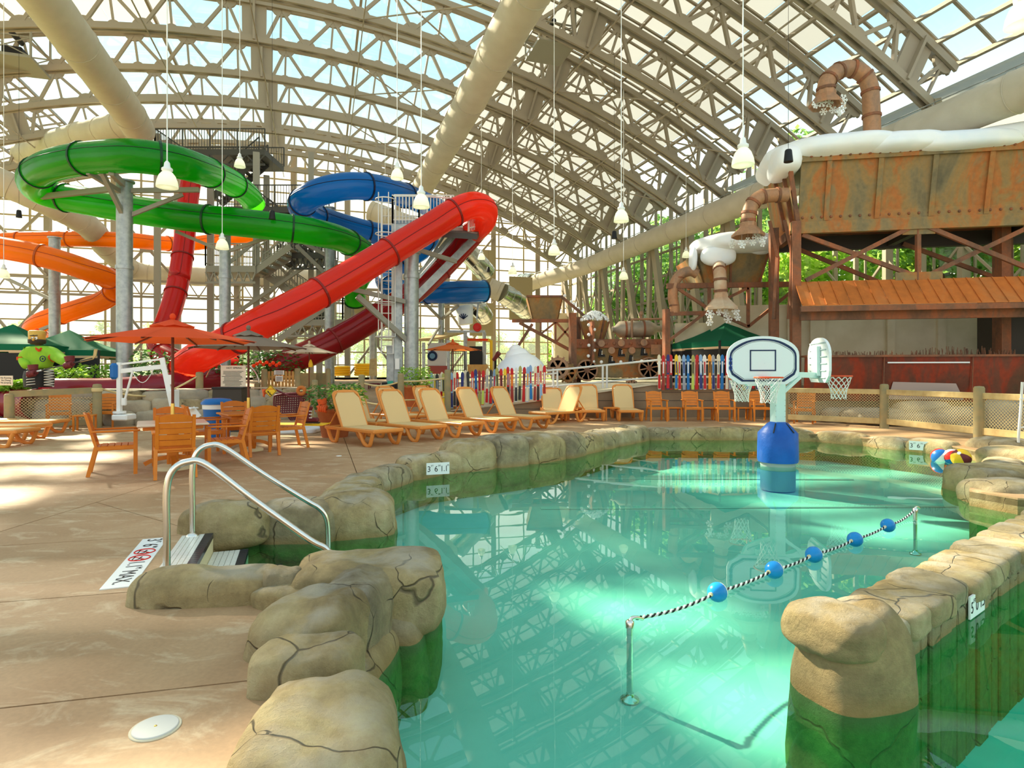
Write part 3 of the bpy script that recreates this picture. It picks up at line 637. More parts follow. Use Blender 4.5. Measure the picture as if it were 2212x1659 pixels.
# ---------------------------------------------------------------- end wall: glazed grid
we = thing('wall_end', None, None, B(SE, UC, UP), None, 'structure')
def ztop(u): return ZC+math.sqrt(max(0, RT**2-(u-UC)**2))
u0, du, dz = -25.4, 2.2, 1.0; nu = 21
for i in range(nu+1):
    u = u0+du*i; part('mullion', MB().bar(B(SE, u, UP), B(SE, u, ztop(u)), .08, .12), m_plate if i % 2 else m_truss, we)
for k in range(0, 17):
    z = UP+dz*k
    hw = math.sqrt(max(0.0, RT**2-(z-ZC)**2)); a, b = max(u0, UC-hw), min(u0+du*nu, UC+hw)
    if b > a: part('transom', MB().bar(B(SE, a, z), B(SE, b, z), .06, .1), m_plate, we)
for i in range(2, 20):
    for k in range(0, 16):
        u, z = u0+du*i, UP+dz*k
        zt = min(ztop(u), ztop(u+du))
        if z > zt-.2: continue
        z2 = min(z+dz, zt)
        part('pane', MB().plate([B(SE+.02, u+.03, z+.03), B(SE+.02, u+du-.03, z+.03), B(SE+.02, u+du-.03, z2-.03), B(SE+.02, u+.03, z2-.03)], AX*.02), m_glassh, we)
for u in (-21.5, -17.6, -13.7, -9.8, -5.9, -2.0, 1.9, 5.8, 9.7, 13.6, 17.5):
    part('wind_column', MB().bar(B(SE-.5, u, UP), B(SE-.5, u, ztop(u)-.3), .26, .4), m_truss, we)
for z in (6.8, 7.9): part('wind_girder', MB().bar(B(SE-.8, -24, z), B(SE-.8, 19, z), .14, .16), m_truss, we)
i = 0; u = -24.0
while u < 18.6:
    part('girder_web', MB().bar(B(SE-.8, u, 6.85), B(SE-.8, u+.6, 7.85), .07, .07).bar(B(SE-.8, u+.6, 7.85), B(SE-.8, u+1.2, 6.85), .07, .07), m_truss, we); u += 1.2
for u in (-19.5, -11.7, -3.9, 3.9, 11.6):
    for z0, z1 in ((1.3, 6.6), (8.0, 12.6)):
        part('cross_brace', MB().bar(B(SE-.7, u-1.9, z0), B(SE-.7, u+1.9, z1), .16, .16).bar(B(SE-.7, u-1.9, z1), B(SE-.7, u+1.9, z0), .16, .16).box(B(SE-.7, u, (z0+z1)/2), (.8, .2, .75), TH), m_truss, we)
part('corner_pier', MB().box(B(SE-.4, 19.8, 3.6), (1.7, .8, 6), TH), m_conc, we)
# ---------------------------------------------------------------- outdoors
def terrain(u, s):
    z = .9
    if u > 26.5: z += min(9, (u-26.5)*.4)*(1+.1*math.sin(s*.3))
    if s > SE+4 and u < 23: z += -.8+max(0, (s-SE-26))*.03
    return z+.15*math.sin(u*.7)*math.cos(s*.5)
mb = MB(); vs_ = []; nuu, nss = 50, 36
for j in range(nss+1):
    for i in range(nuu+1):
        u = -70+140*i/nuu; s = -10+140*j/nss
        z = terrain(u, s) if (u > 22.5 or s > SE+2 or u < -27.5) else -2.0
        vs_.append(B(s, u, z))
mb.add(vs_, [(j*(nuu+1)+i, j*(nuu+1)+i+1, (j+1)*(nuu+1)+i+1, (j+1)*(nuu+1)+i) for j in range(nss) for i in range(nuu)], True)
part('ground_outside', mb, m_grass, None, kind='structure')
part('parking_lot', MB().add([B(SE+4, -40, .25), B(SE+4, 20, .25), B(SE+22, 20, .35), B(SE+22, -40, .35)], [range(4)]), m_dirt, None, kind='structure')
def tree_proto(nm, mt, seed, h=9.0, n=2600):
    r = random.Random(seed); t = thing(nm, None, 'tree', (0, 0, 0)); mb = MB()
    lobes = [(V((r.uniform(-1.8, 1.8), r.uniform(-1.8, 1.8), h*r.uniform(.3, .85))), r.uniform(1.1, 1.9)) for _ in range(11)]+[(V((0, 0, h*.9)), 1.1)]
    vs_ = []; fs_ = []
    for i in range(n):
        c, rr = lobes[i % len(lobes)]; d = V((r.gauss(0, 1), r.gauss(0, 1), r.gauss(0, 1))).normalized()
        p = c+d*rr*(r.random()**.35); a = V((r.gauss(0, 1), r.gauss(0, 1), r.gauss(0, .6))).normalized(); b = a.cross(d+V((.1, .2, .3))).normalized(); q = r.uniform(.14, .27)
        o = len(vs_); vs_ += [p-a*q, p+b*q*.7, p+a*q, p-b*q*.7]; fs_.append((o, o+1, o+2, o+3))
    mb.add(vs_, fs_); part('crown', mb, mt, t, kind='stuff')
    part('trunk', MB().tube([(0, 0, -.5), (.05, 0, h*.4), (-.1, .1, h*.85)], [.2, .14, .04], 7), m_bark, t); return t
tp = [tree_proto('broadleaf_tree', m_tree, 1), tree_proto('dense_tree', m_tree2, 2, 10.5)]
rt = random.Random(11); first = [True, True]
def place_tree(k, u, s, sc_, label, grp):
    o = tp[k] if first[k] else copy_tree(tp[k]); first[k] = False
    put(o, B(s, u, terrain(u, s)-.2), rt.uniform(0, 6.28), label, grp, sc_)
for i in range(22):
    s = 13+i*1.9+rt.uniform(-.6, .6); place_tree(i % 2, (25.0 if s > 28 else 29.5)+rt.uniform(-.2, 3.0), s, rt.uniform(.8, 1.15), ORD[i]+(' tree, leafy and bright,' if i % 2 == 0 else ' tree, dark and dense,')+' outside the right glass wall, counted from the near end', 'trees outside the right wall')
for i in range(16):
    if 14+i*3 > 27: place_tree(1-i % 2, 34+rt.uniform(-1, 6), 14+i*3+rt.uniform(-1, 1), rt.uniform(1.1, 1.6), ORD[i]+(' tall dark tree' if i % 2 == 0 else ' tall leafy tree')+' on the slope behind the right wall, counted from the near end', 'trees on the right slope')
for i in range(18):
    place_tree(i % 2, -34+i*3.3+rt.uniform(-1, 1), SE+30+rt.uniform(0, 8), rt.uniform(.6, .95), ORD[i]+(' pale tree' if i % 2 == 0 else ' dark tree')+' beyond the lot outside the end wall, counted from the left', 'trees beyond the end wall')
for i in range(9):
    place_tree(i % 2, 6+i*1.9, SE+8+rt.uniform(-1, 2), rt.uniform(.42, .6), ORD[i]+(' young tree' if i % 2 == 0 else ' young dark tree')+' just outside the end wall, counted towards its right corner', 'young trees outside the end wall')

rs = thing('red_shelter', 'red roofed shelter glimpsed on the slope behind the bar', 'shelter', B(30, 34, 3.5))
part('roof_sheet', MB().plate([P(1988, 520, 42), P(2022, 512, 42), P(2012, 548, 42), P(1992, 560, 42)], (0, .1, 0)), m_red, rs); part('roof_sheet', MB().plate([P(2045, 520, 42), P(2085, 508, 42), P(2150, 545, 42), P(2060, 545, 42)], (0, .1, 0)), m_red, rs); part('post', MB().bar(P(2000, 640, 42), P(2000, 540, 42), .2, .2, RX).bar(P(2120, 640, 42), P(2120, 540, 42), .2, .2, RX), m_white, rs)
# ---------------------------------------------------------------- fabric air ducts
def duct(pts, r, label, mt=None, hang=None, n=20, loc=None, wr=.02):
    t = thing('air_duct', label, 'duct', loc or pts[0]); path = cr(pts, 14); rr = [r*(1+wr*(.6*math.sin(i*2.1)+.5*math.sin(i*.83+1))) for i in range(len(path))]
    mb = MB(); mb.tube(path, rr, n); part('duct_sleeve', mb, mt or m_duct, t)
    for i in range(3, len(path)-1, 7):
        d = (path[i+1]-path[i]).normalized(); x = d.cross(UZ).normalized(); z = x.cross(d); ring = []
        for k in range(20): a = 2*math.pi*k/20; ring.append(path[i]+(x*math.cos(a)+z*math.sin(a))*(rr[i]*1.012))
        part('seam', MB().tube(ring, .018, 4, True), mt or m_duct, t)
    if hang:
        hb = MB().tube([p+UZ*(r+.14) for p in path], .02, 5)
        for i in range(0, len(path), 5): hb.rod(path[i]+UZ*r*.95, path[i]+UZ*(r+.14), .012, 4)
        part('hanger_cable', hb, m_galv, t)
    return t
duct([B(s, 6.25, 13.5) for s in (8, 16, 24, 32, 40.5)], .68, 'long beige fabric duct running along the roof past the middle of the hall', hang=1)
duct([B(s, -8.5, 13.5) for s in (8, 16, 24, 31)]+[B(33.6, -8.5, 13.3)], .7, 'sunlit beige fabric duct under the upper left roof with shadow bands', hang=1)
duct([P(296, 262, 31.2), P(240, 278, 31.5), P(150, 300, 33.5), P(50, 335, 37)], .68, 'grey shaded duct branching down behind the green slide loop')
duct([P(-90, 345, 30), P(0, 392, 31), P(110, 442, 32.5), P(190, 488, 35), P(240, 545, 39), P(300, 588, 42.5), P(420, 597, 43.5), P(560, 600, 44.5), P(720, 604, 45.5)], .68, 'tan fabric duct curving down the left end behind the orange slide')
duct([B(s, 18.9, 9.5) for s in (8, 14, 21, 28, 35, 42)]+[P(1150, 611, 50.5)], .6, 'long pale fabric duct along the top of the right glass wall', hang=1)
duct([P(800, 455, 44), P(860, 478, 44), P(930, 505, 44), P(985, 522, 44.5)], .72, 'beige fabric duct behind the red tube slide bend')
duct([P(985, 522, 44.5), P(1010, 545, 45), P(1035, 572, 45.5), P(1050, 590, 46.2)], .76, 'shiny sheet metal duct elbow behind the red slide trough', m_ductg, wr=.004)
duct([P(1056, 620, 41.5), P(1084, 632, 41.5)], .66, 'short tan duct sleeve beside the dark blue slide end')
duct([P(1084, 632, 41.5), P(1105, 645, 42), P(1125, 660, 43), P(1136, 670, 44.5)], .7, 'shiny metal duct elbow next to the dark blue slide end', m_ductg, wr=.004)
duct([P(1150, 611, 50.5), P(1132, 611, 51), P(1118, 615, 51.5), P(1108, 622, 52)], .78, 'shiny metal duct stub closing the long right hand duct', m_ductg, wr=.004)
duct([P(860, 604, 44), P(930, 625, 44.5), P(990, 645, 45), P(1018, 655, 45)], .62, 'tan duct sleeve below the dark blue slide')
duct([P(1018, 655, 45), P(1035, 668, 45), P(1048, 685, 46)], .66, 'shiny metal duct elbow below the dark blue slide', m_ductg, wr=.004)
pl_ = [(1045, 585, 1.9, 3.3), (1125, 645, 1.9, 3.4), (1040, 690, 1.9, 2.6), (775, 660, 1.6, 2.0)]
for i, (x, y, a, b) in enumerate(pl_):
    Y = 47.5; part('duct_plate', MB().box(P(x, y, Y), (a, .15, b), TH), m_plate, we)
# ---------------------------------------------------------------- pendant lamps and speakers
def lamp(x, y, Y, label, cable=True):
    o = P(x, y, Y); t = thing('pendant_lamp', label, 'lamp', o, 'glass bell pendant lamps')
    part('lamp_shade', MB().lathe([(.2, 0), (.2, .03), (.185, .12), (.15, .22), (.1, .29), (.07, .31)], o, 18), m_lampg, t)
    part('lamp_cap', MB().lathe([(.07, .3), (.1, .33), (.1, .37), (.06, .4), (.05, .48), (.02, .52)], o, 12), m_white, t)
    part('lamp_bulb', MB().ball(o+UZ*.14, .06, 8, (1, 1, 1.5)), m_glow, t)
    zt = ZC+math.sqrt(RB**2-(RX.dot(o)-UC)**2)
    part('cord', MB().rod(o+UZ*.5, V((o.x, o.y, zt)), .012, 5), m_white, t)
for x, y, Y, lb in [(361, 405, 11.8, 'large glass pendant lamp in front of the green slide loop'), (518, 361, 22.6, 'small pendant lamp right of the green loop before the dark platform'), (858, 386, 19.2, 'pendant lamp above the blue slide left of the long duct'),
        (910, 448, 14.4, 'glowing pendant lamp over the blue slide and grey railing'), (1605, 357, 11, 'large pendant lamp left of the big snowy hopper'), (1342, 479, 16, 'pendant lamp against the milky roof above the right duct'),
        (1197, 550, 20, 'pendant lamp right of the red slide, just above the right duct'), (480, 538, 19.2, 'pendant lamp under the lower green slide run'), (1040, 560, 32, 'far pendant lamp beside the shiny duct elbow'),
        (1107, 592, 27, 'far pendant lamp by the end of the right duct'), (1347, 603, 26, 'small pendant lamp below the right duct before the trees'), (1482, 556, 30, 'faint far pendant lamp left of the small snowy hopper'),
        (8, 600, 23, 'pendant lamp at the left edge below the orange slide'), (134, 588, 40, 'tiny far pendant lamp behind the near orange slide'), (832, 582, 36, 'tiny far pendant lamp behind the ladder cage'), (2208, 55, 8.2, 'close pendant lamp cut by the top right corner')]:
    lamp(x, y, Y, lb)
def speaker(x, y, Y, label, r=.11, cable=True):
    o = P(x, y, Y); t = thing('hanging_speaker', label, 'speaker', o, 'black hanging speakers')
    part('speaker_body', MB().lathe([(r, 0), (r, .02), (r*.75, r*2.6), (r*.6, r*2.8)], o, 14), m_black, t)
    zt = ZC+math.sqrt(RB**2-(RX.dot(o)-UC)**2)
    part('cable', MB().rod(o+UZ*r*2.6, V((o.x, o.y, zt)), .006, 4), m_black, t)
for a in [(1703, 350, 15, 'black hanging speaker against the snow on the big hopper'), (588, 474, 21, 'black hanging speaker in front of the lower green slide run'), (41, 470, 25, 'black hanging speaker at the far left before the tan duct'), (1327, 516, 24, 'black hanging speaker just above the right duct'), (1055, 588, 36, 'tiny black speaker by the shiny duct elbow')]: speaker(*a)
# ---------------------------------------------------------------- tube slides
def slide(nm, pts, r, mt, mf, label, every=1.9, open_top=False, seam=True):
    pts = [P(*p) if not isinstance(p, V) else p for p in pts]; path = cr(pts, 8)
    t = thing(nm, label, 'water slide', V((pts[-1].x, pts[-1].y, pts[-1].z))); acc = [0]
    for a, b in zip(path, path[1:]): acc.append(acc[-1]+(b-a).length)
    nsec = max(1, round(acc[-1]/every)); cuts = [0]
    for k in range(1, nsec):
        cuts.append(min(range(len(path)), key=lambda i: abs(acc[i]-acc[-1]*k/nsec)))
    cuts = sorted(set(cuts+[len(path)-1])); nv = 22
    # one frame carried along the whole run so that sections line up
    fr_ = []; n_ = None
    for i in range(len(path)):
        d = (path[min(i+1, len(path)-1)]-path[max(i-1, 0)]).normalized()
        n_ = (UZ-d*d.z) if abs(d.z) < .9 else (n_ if n_ is not None else RX)-d*d.dot(n_ if n_ is not None else RX); n_.normalize(); fr_.append((n_.copy(), d.cross(n_)))
    def ring(i, rr, a0=0, a1=2*math.pi, k=nv): return [path[i]+(fr_[i][0]*math.cos(a0+(a1-a0)*j/k)+fr_[i][1]*math.sin(a0+(a1-a0)*j/k))*rr for j in range(k)]
    for ca, cb in zip(cuts, cuts[1:]):
        mb = MB(); vs_ = []
        for i in range(ca, cb+1): vs_ += ring(i, r)
        mb.add(vs_, [(i*nv+j, i*nv+(j+1) % nv, (i+1)*nv+(j+1) % nv, (i+1)*nv+j) for i in range(cb-ca) for j in range(nv)], True)
        part('slide_section', mb, mt, t)
        d = (path[min(cb+1, len(path)-1)]-path[max(cb-1, 0)]).normalized()*.035; vs_ = []
        for q, rr in ((-1, r*1.0), (-1, r*1.085), (1, r*1.085), (1, r*1.0)): vs_ += [p+d*q for p in ring(cb, rr)]
        part('flange', MB().add(vs_, [(i*nv+j, i*nv+(j+1) % nv, (i+1)*nv+(j+1) % nv, (i+1)*nv+j) for i in range(3) for j in range(nv)]), mf, t)
    if seam:
        sb = MB()
        for sg in (1, -1): sb.tube([path[i]+(fr_[i][0]*.25+fr_[i][1]*sg*.968)*r*1.004 for i in range(len(path))], .014, 4)
        part('side_seam', sb, mf, t)
    return t
def arm(p, q, t, w_=.11, mt=None): return part('support_arm', MB().bar(p, q, w_, w_*1.3), mt or m_trussg, t)
R1 = .5
gs = slide('tube_slide', [(548, 440, 27), (534, 420, 26), (505, 398, 24.2), (465, 378, 22), (410, 358, 19.6), (361, 346, 18.6), (290, 337, 18.3), (215, 339, 18.8), (150, 348, 19.3), (100, 362, 20), (72, 385, 21), (82, 408, 22), (125, 424, 22.4), (170, 432, 22.3), (230, 443, 22), (300, 455, 21.8), (380, 466, 21.6), (450, 474, 21.6), (520, 481, 21.6), (600, 490, 21.8), (680, 502, 22.5), (740, 518, 24), (785, 545, 26), (795, 575, 27.5), (778, 600, 28.5), (768, 625, 29), (768, 652, 29.5)], .5, m_sgreen, m_fgreen, 'long green tube slide looping over the left side of the hall', 3.0)
bs_ = slide('tube_slide', [(945, 452, 29), (890, 428, 27), (825, 408, 24.5), (760, 402, 23.4), (700, 412, 23), (660, 432, 23.3), (652, 450, 24.5), (690, 470, 26.5), (760, 492, 28), (830, 508, 29), (905, 518, 29.5), (925, 528, 30.5), (880, 560, 32), (836, 592, 32), (838, 615, 31), (880, 630, 30), (940, 632, 29), (1000, 630, 29), (1046, 629, 29.6)], .52, m_sblue, m_fblue, 'blue tube slide coiling behind the red slide and grey tower', 3.0)
ra = slide('tube_slide', [(1020, 500, 24.2), (1043, 478, 23.8), (1046, 452, 23.2), (1018, 444, 22.6), (975, 462, 22.2), (930, 491, 21.8), (860, 533, 21.2), (780, 581, 20.4), (700, 627, 19.6), (620, 669, 18.8), (560, 700, 18.4), (500, 735, 18.4), (440, 765, 19), (400, 790, 20)], .5, m_sred, m_fred, 'bright red tube slide descending from the grey platform to the left', 2.9)
rb = slide('tube_slide', [(1032, 492, 26.5), (1012, 515, 26), (985, 545, 26), (930, 600, 25.7), (880, 640, 25.4), (820, 680, 25), (760, 716, 24.6), (700, 748, 24), (640, 775, 23.5), (585, 800, 23)], .52, m_sred2, m_fred, 'shaded red tube slide under the grey tower, running down to the left', 2.8)
part('side_rail', MB().bar(P(1035, 505, 25.4), P(900, 640, 24.8), .12, .3), m_galv, rb); part('side_rail', MB().bar(P(1000, 490, 25.6), P(897, 597, 25.2), .08, .1).bar(P(990, 490, 25.4), P(890, 605, 25), .08, .1), m_galv, rb)
rc = slide('tube_slide', [(412, 395, 30), (407, 430, 29.6), (402, 480, 29.2), (396, 540, 28.6), (387, 600, 28), (375, 650, 27.4), (362, 690, 26.8), (345, 735, 26), (352, 765, 25), (420, 790, 24), (500, 792, 23)], .46, m_sred3, m_fred, 'narrow red tube slide dropping steeply behind the red parasol', 2.2)
oa = slide('tube_slide', [(-60, 524, 36), (0, 520, 36), (60, 517, 36), (140, 516, 36), (220, 517, 36), (290, 520, 36.5), (340, 525, 38), (400, 527, 39.5), (450, 522, 40), (510, 513, 40), (560, 505, 40)], .46, m_sorange, m_forange, 'straight orange tube slide crossing behind the galvanised columns', 3.2)
ob = slide('tube_slide', [(-60, 524, 24), (0, 535, 24), (70, 548, 24), (140, 567, 24.3), (200, 588, 24.8), (243, 606, 26), (250, 626, 27.6), (225, 648, 28), (180, 664, 28), (130, 680, 28), (90, 695, 28), (72, 712, 28.6), (85, 728, 30), (105, 735, 31.5)], .44, m_sorange, m_forange, 'near orange tube slide zigzagging down at the far left', 2.6)
ms = slide('tube_slide', [(470, 822, 21), (420, 828, 20), (360, 834, 19.3), (290, 842, 18.9), (220, 846, 18.6), (160, 846, 18.4), (110, 846, 18.4)], .42, m_smaroon, m_smaroon, 'maroon run out slide lying behind the hot tub rock wall', 2.2, seam=False)
slide('tube_slide', [(-40, 866, 17.9), (10, 868, 17.6), (50, 872, 17.4), (78, 874, 17.2)], .42, m_smaroon, m_smaroon, 'maroon slide end behind the fence at the far left edge', 1.4, seam=False)
# ---------------------------------------------------------------- galvanised columns
def column(x, ytop, Y, r, label, arms=()):
    p = P(x, ytop, Y); t = thing('slide_column', label, 'column', (p.x, p.y, -.05), 'galvanised slide columns')
    part('column_shaft', MB().tube([(p.x, p.y, -.05), (p.x, p.y, p.z)], r, 18), m_galv, t); part('column_collar', MB().lathe([(r*1.25, 0), (r*1.25, .05)], (p.x, p.y, p.z-.06), 16).lathe([(r*1.12, 0), (r*1.12, .12)], (p.x, p.y, 5), 16), m_galv, t)
    for y, q, w_ in arms: arm(P(x, y, Y), P(*q), t, w_)
    return t
column(269, 390, 20.4, .25, 'tallest galvanised column under the green loop at left', [(405, (90, 425, 21.8), .14), (420, (190, 372, 18.9), .12), (470, (220, 372, 18.9), .12), (412, (430, 410, 20.5), .12), (470, (395, 420, 20.8), .1), (400, (240, 372, 18.6), .14)])
column(118, 512, 26.8, .22, 'galvanised column between the two orange slides', [(650, (10, 600, 27.5), .1), (700, (20, 740, 27), .1)])
column(486, 503, 22.4, .2, 'galvanised column behind the lower green run and grey landing', [(545, (380, 500, 22.4), .09), (545, (590, 510, 22.4), .09)])
column(712, 448, 27.5, .22, 'galvanised column rising through the slides to the blue slide', [(600, (640, 530, 27), .12), (555, (620, 505, 27), .12), (600, (800, 520, 27), .1)])
column(889, 545, 22.4, .27, 'stout pale column under the bright red slide by the ladder', [(655, (740, 620, 21), .12), (745, (772, 640, 21), .14), (535, (985, 565, 24), .12)])
column(953, 640, 32, .16, 'slim column holding the dark blue slide', [(690, (918, 655, 30), .1), (690, (990, 660, 30), .1), (700, (925, 745, 30), .08)])
column(806, 690, 35.6, .22, 'slim grey column left of the ladder tower')
# ---------------------------------------------------------------- railings, stairs
def railing(mb, p, q, h=1.05, sp_=.14, top=.05):
    p, q = V(p), V(q); n = max(1, int((q-p).length/sp_))
    mb.bar(p+UZ*h, q+UZ*h, top, top).bar(p+UZ*.12, q+UZ*.12, .035, .035)
    for i in range(n+1):
        a = p.lerp(q, i/n); w_ = .055 if i in (0, n) or i % 10 == 0 else .022; mb.bar(a, a+UZ*h, w_, w_)
    return mb
def flight(t, p, q, wd, wy, mt, nm='stair_flight'):
    p, q = V(p), V(q); wv = V(wy)*wd; f = part(nm, MB().bar(p, q, .07, .3), mt, t); part('stringer', MB().bar(p+wv, q+wv, .07, .3), mt, f); n = max(3, int(abs(q.z-p.z)/.19)); tb = MB()
    for i in range(n): a = p.lerp(q, (i+.5)/n); tb.box(a+wv/2, (abs((q-p).x)/n+.03, wd, .03), math.atan2(wy[1], wy[0])-math.pi/2)
    part('tread', tb, mt, f, kind='stuff'); part('handrail', railing(MB(), p+UZ*.12, q+UZ*.12, .95, .16), mt, f); part('handrail', railing(MB(), p+wv+UZ*.12, q+wv+UZ*.12, .95, .16), mt, f)
def landing(t, x0, x1, y, Y, dep, mt, rails='fbl', h=1.05):
    a, b = P(x0, y, Y), P(x1, y, Y); c = a+V((0, dep, 0)); d = b+V((0, dep, 0))
    l = part('landing', MB().plate([a, b, d, c], (0, 0, -.3)), mt, t); 
    for k_, p_, q_ in (('f', a, b), ('b', c, d), ('l', a, c), ('r', b, d)):
        if k_ in rails: part('landing_railing', railing(MB(), p_, q_, h), mt, l)
    tm = MB(); n = 6
    for i in range(n): tm.bar(a.lerp(b, i/n)-UZ*.3, a.lerp(b, (i+.5)/n)-UZ*.8, .06, .06).bar(a.lerp(b, (i+.5)/n)-UZ*.8, a.lerp(b, (i+1)/n)-UZ*.3, .06, .06)
    part('landing_truss', tm.bar(a-UZ*.8, b-UZ*.8, .08, .1), mt, l)
tw = thing('stair_tower', 'dark steel stair tower with landings behind the green slide', 'stairs', P(600, 800, 31))
for x, yt, Y in ((554, 330, 30), (576, 380, 33), (672, 330, 33.5), (690, 520, 30), (340, 290, 33.5), (455, 400, 31)):
    a = P(x, yt, Y); part('tower_post', MB().bar(V((a.x, a.y, .3)), a, .3, .3, RX), m_trussg, tw)
landing(tw, 335, 572, 322, 31, 2.6, m_trussd, 'fbl'); landing(tw, 470, 668, 446, 29.5, 3.2, m_trussd, 'fb'); landing(tw, 444, 552, 574, 28.5, 1.8, m_trussg, 'fbl'); landing(tw, 630, 702, 545, 29.5, 2.2, m_trussd, 'fb'); landing(tw, 610, 740, 690, 29, 2, m_trussg, 'fr'); landing(tw, 600, 700, 500, 31, 2, m_trussd, 'fb')
flight(tw, P(548, 588, 28.6), P(628, 532, 28.6), 1.1, (0, 1, 0), m_trussg); flight(tw, P(566, 590, 30), P(655, 650, 30), 1.1, (0, 1, 0), m_trussg); flight(tw, P(600, 735, 29), P(700, 665, 29), 1.1, (0, 1, 0), m_trussg)
flight(tw, P(632, 520, 30.4), P(560, 460, 30.4), 1.1, (0, 1, 0), m_trussd); flight(tw, P(600, 570, 31.5), P(660, 535, 31.5), 1.1, (0, 1, 0), m_trussd); flight(tw, P(455, 430, 31.5), P(560, 340, 31.5), 1.1, (0, 1, 0), m_trussd)
for p, q in (((455, 600, 29), (554, 520, 29.4)), ((490, 690, 29.6), (690, 555, 29.6)), ((554, 690, 30), (650, 625, 30)), ((690, 720, 30), (560, 640, 30)), ((576, 640, 33), (672, 540, 33.5)), ((672, 650, 33.5), (576, 545, 33)), ((340, 330, 33.5), (450, 400, 32))): part('tower_brace', MB().bar(P(*p), P(*q), .13, .16), m_trussg, tw)
part('gusset', MB().box(P(606, 605, 30), (.4, .05, .4)), m_trussg, tw)
# ---------------------------------------------------------------- grey slide platform with ladder cage
rtow = thing('slide_platform', 'grey slide platform with railing, caged ladder and box post by the red slide', 'platform', P(860, 815, 23))
a = P(859, 492, 22.6); part('box_post', MB().bar(V((a.x, a.y, .3)), a, .4, .3, RX), m_galv, rtow)
part('platform_floor', MB().plate([P(848, 484, 22.2), P(905, 484, 22.2), P(1000, 492, 23.6), P(1000, 478, 25.5), P(848, 474, 24.6)], (0, 0, -.28)), m_galv, rtow)
rm = MB(); railing(rm, P(848, 482, 22.2), P(905, 482, 22.2), 1.0, .12); railing(rm, P(905, 482, 22.2), P(985, 484, 23.6), 1.0, .14); railing(rm, P(848, 482, 22.2), P(848, 474, 24.5), 1.0, .14); railing(rm, P(848, 474, 24.5), P(980, 474, 25.2), 1.0, .14)
part('platform_railing', rm, m_rail, rtow)
part('service_deck', MB().plate([P(955, 500, 22.6), P(1030, 505, 23.0), P(1042, 490, 25), P(975, 488, 25)], (0, 0, -.22)), m_trussd, rtow); part('service_railing', railing(MB(), P(1012, 500, 22.7), P(1040, 493, 24.4), .85, .2), m_rail, rtow)
lm = MB(); lz0, lz1 = 2.2, P(0, 440, 22.4).z; lx, ly = P(838, 600, 22.4).x, 22.3
for sx in (-.22, .22): lm.bar((lx+sx, ly, lz0), (lx+sx, ly, lz1), .05, .05)
z = lz0
while z < lz1: lm.rod((lx-.22, ly, z), (lx+.22, ly, z), .018, 5); z += .3
part('ladder', lm, m_rail, rtow); cg = MB(); z = lz0+.6
while z < lz1+.3:
    cg.tube([(lx+.36*math.cos(a_), ly-.36-.0+.36*math.sin(a_), z) for a_ in [2*math.pi*k/12 for k in range(12)]], .022, 4, True); z += 1.25
for k in (0, 2, 4, 8, 10): a_ = 2*math.pi*k/12; cg.bar((lx+.36*math.cos(a_), ly-.36+.36*math.sin(a_), lz0+.6), (lx+.36*math.cos(a_), ly-.36+.36*math.sin(a_), lz1+.2), .03, .03)
part('ladder_cage', cg, m_rail, rtow)
part('post_plinth', MB().rbox(P(853, 790, 22.8), (.55, .5, 1.5), .02), m_galv, rtow); part('notice', MB().box(P(858, 786, 22.3), (.16, .02, .4)), m_sign, rtow)
for p, q in (((985, 470, 24.5), (897, 605, 23.5)), ((1000, 492, 24), (905, 600, 23.2))): part('platform_brace', MB().bar(P(*p), P(*q), .09, .09), m_galv, rtow)
# ---------------------------------------------------------------- winch platforms hung in the roof
def winch(x, y, Y, s, label):
    o = P(x, y, Y); t = thing('roof_platform', label, 'platform', o)
    part('platform_grate', MB().box(o, (2.0*s, 2.2*s, .12), TH), m_trussg, t); fm = MB()
    for a, b in ((-1, -1), (1, -1), (-1, 1), (1, 1)):
        q = o+RX*a*s*.98+AX*b*s*1.05; fm.bar(q, q+UZ*2.0*s, .07, .07)
    for b in (-1, 1):
        p0 = o-RX*s*.98+AX*b*s*1.05; p1 = o+RX*s*.98+AX*b*s*1.05; fm.bar(p0+UZ*.9*s, p1+UZ*.9*s, .05, .05).bar(p0, p1+UZ*.9*s, .04, .04).bar(p1, p0+UZ*.9*s, .04, .04)
    for a in (-1, 1): p0 = o+RX*a*s*.98-AX*s*1.05; p1 = o+RX*a*s*.98+AX*s*1.05; fm.bar(p0+UZ*.9*s, p1+UZ*.9*s, .05, .05).bar(p0+UZ*2*s, p1+UZ*2*s, .05, .05)
    part('platform_frame', fm, m_trussg, t); part('winch_motor', MB().rbox(o+UZ*.4*s, (.8*s, .9*s, .6*s), .05, TH).rod(o+UZ*1.3*s-AX*.6*s, o+UZ*1.3*s+AX*.6*s, .12*s, 10), m_black, t)
winch(1188, 112, 25, .8, 'grey winch platform hung in the roof right of the middle duct'); winch(35, 140, 27, .95, 'dark winch platform hung under the upper left roof')
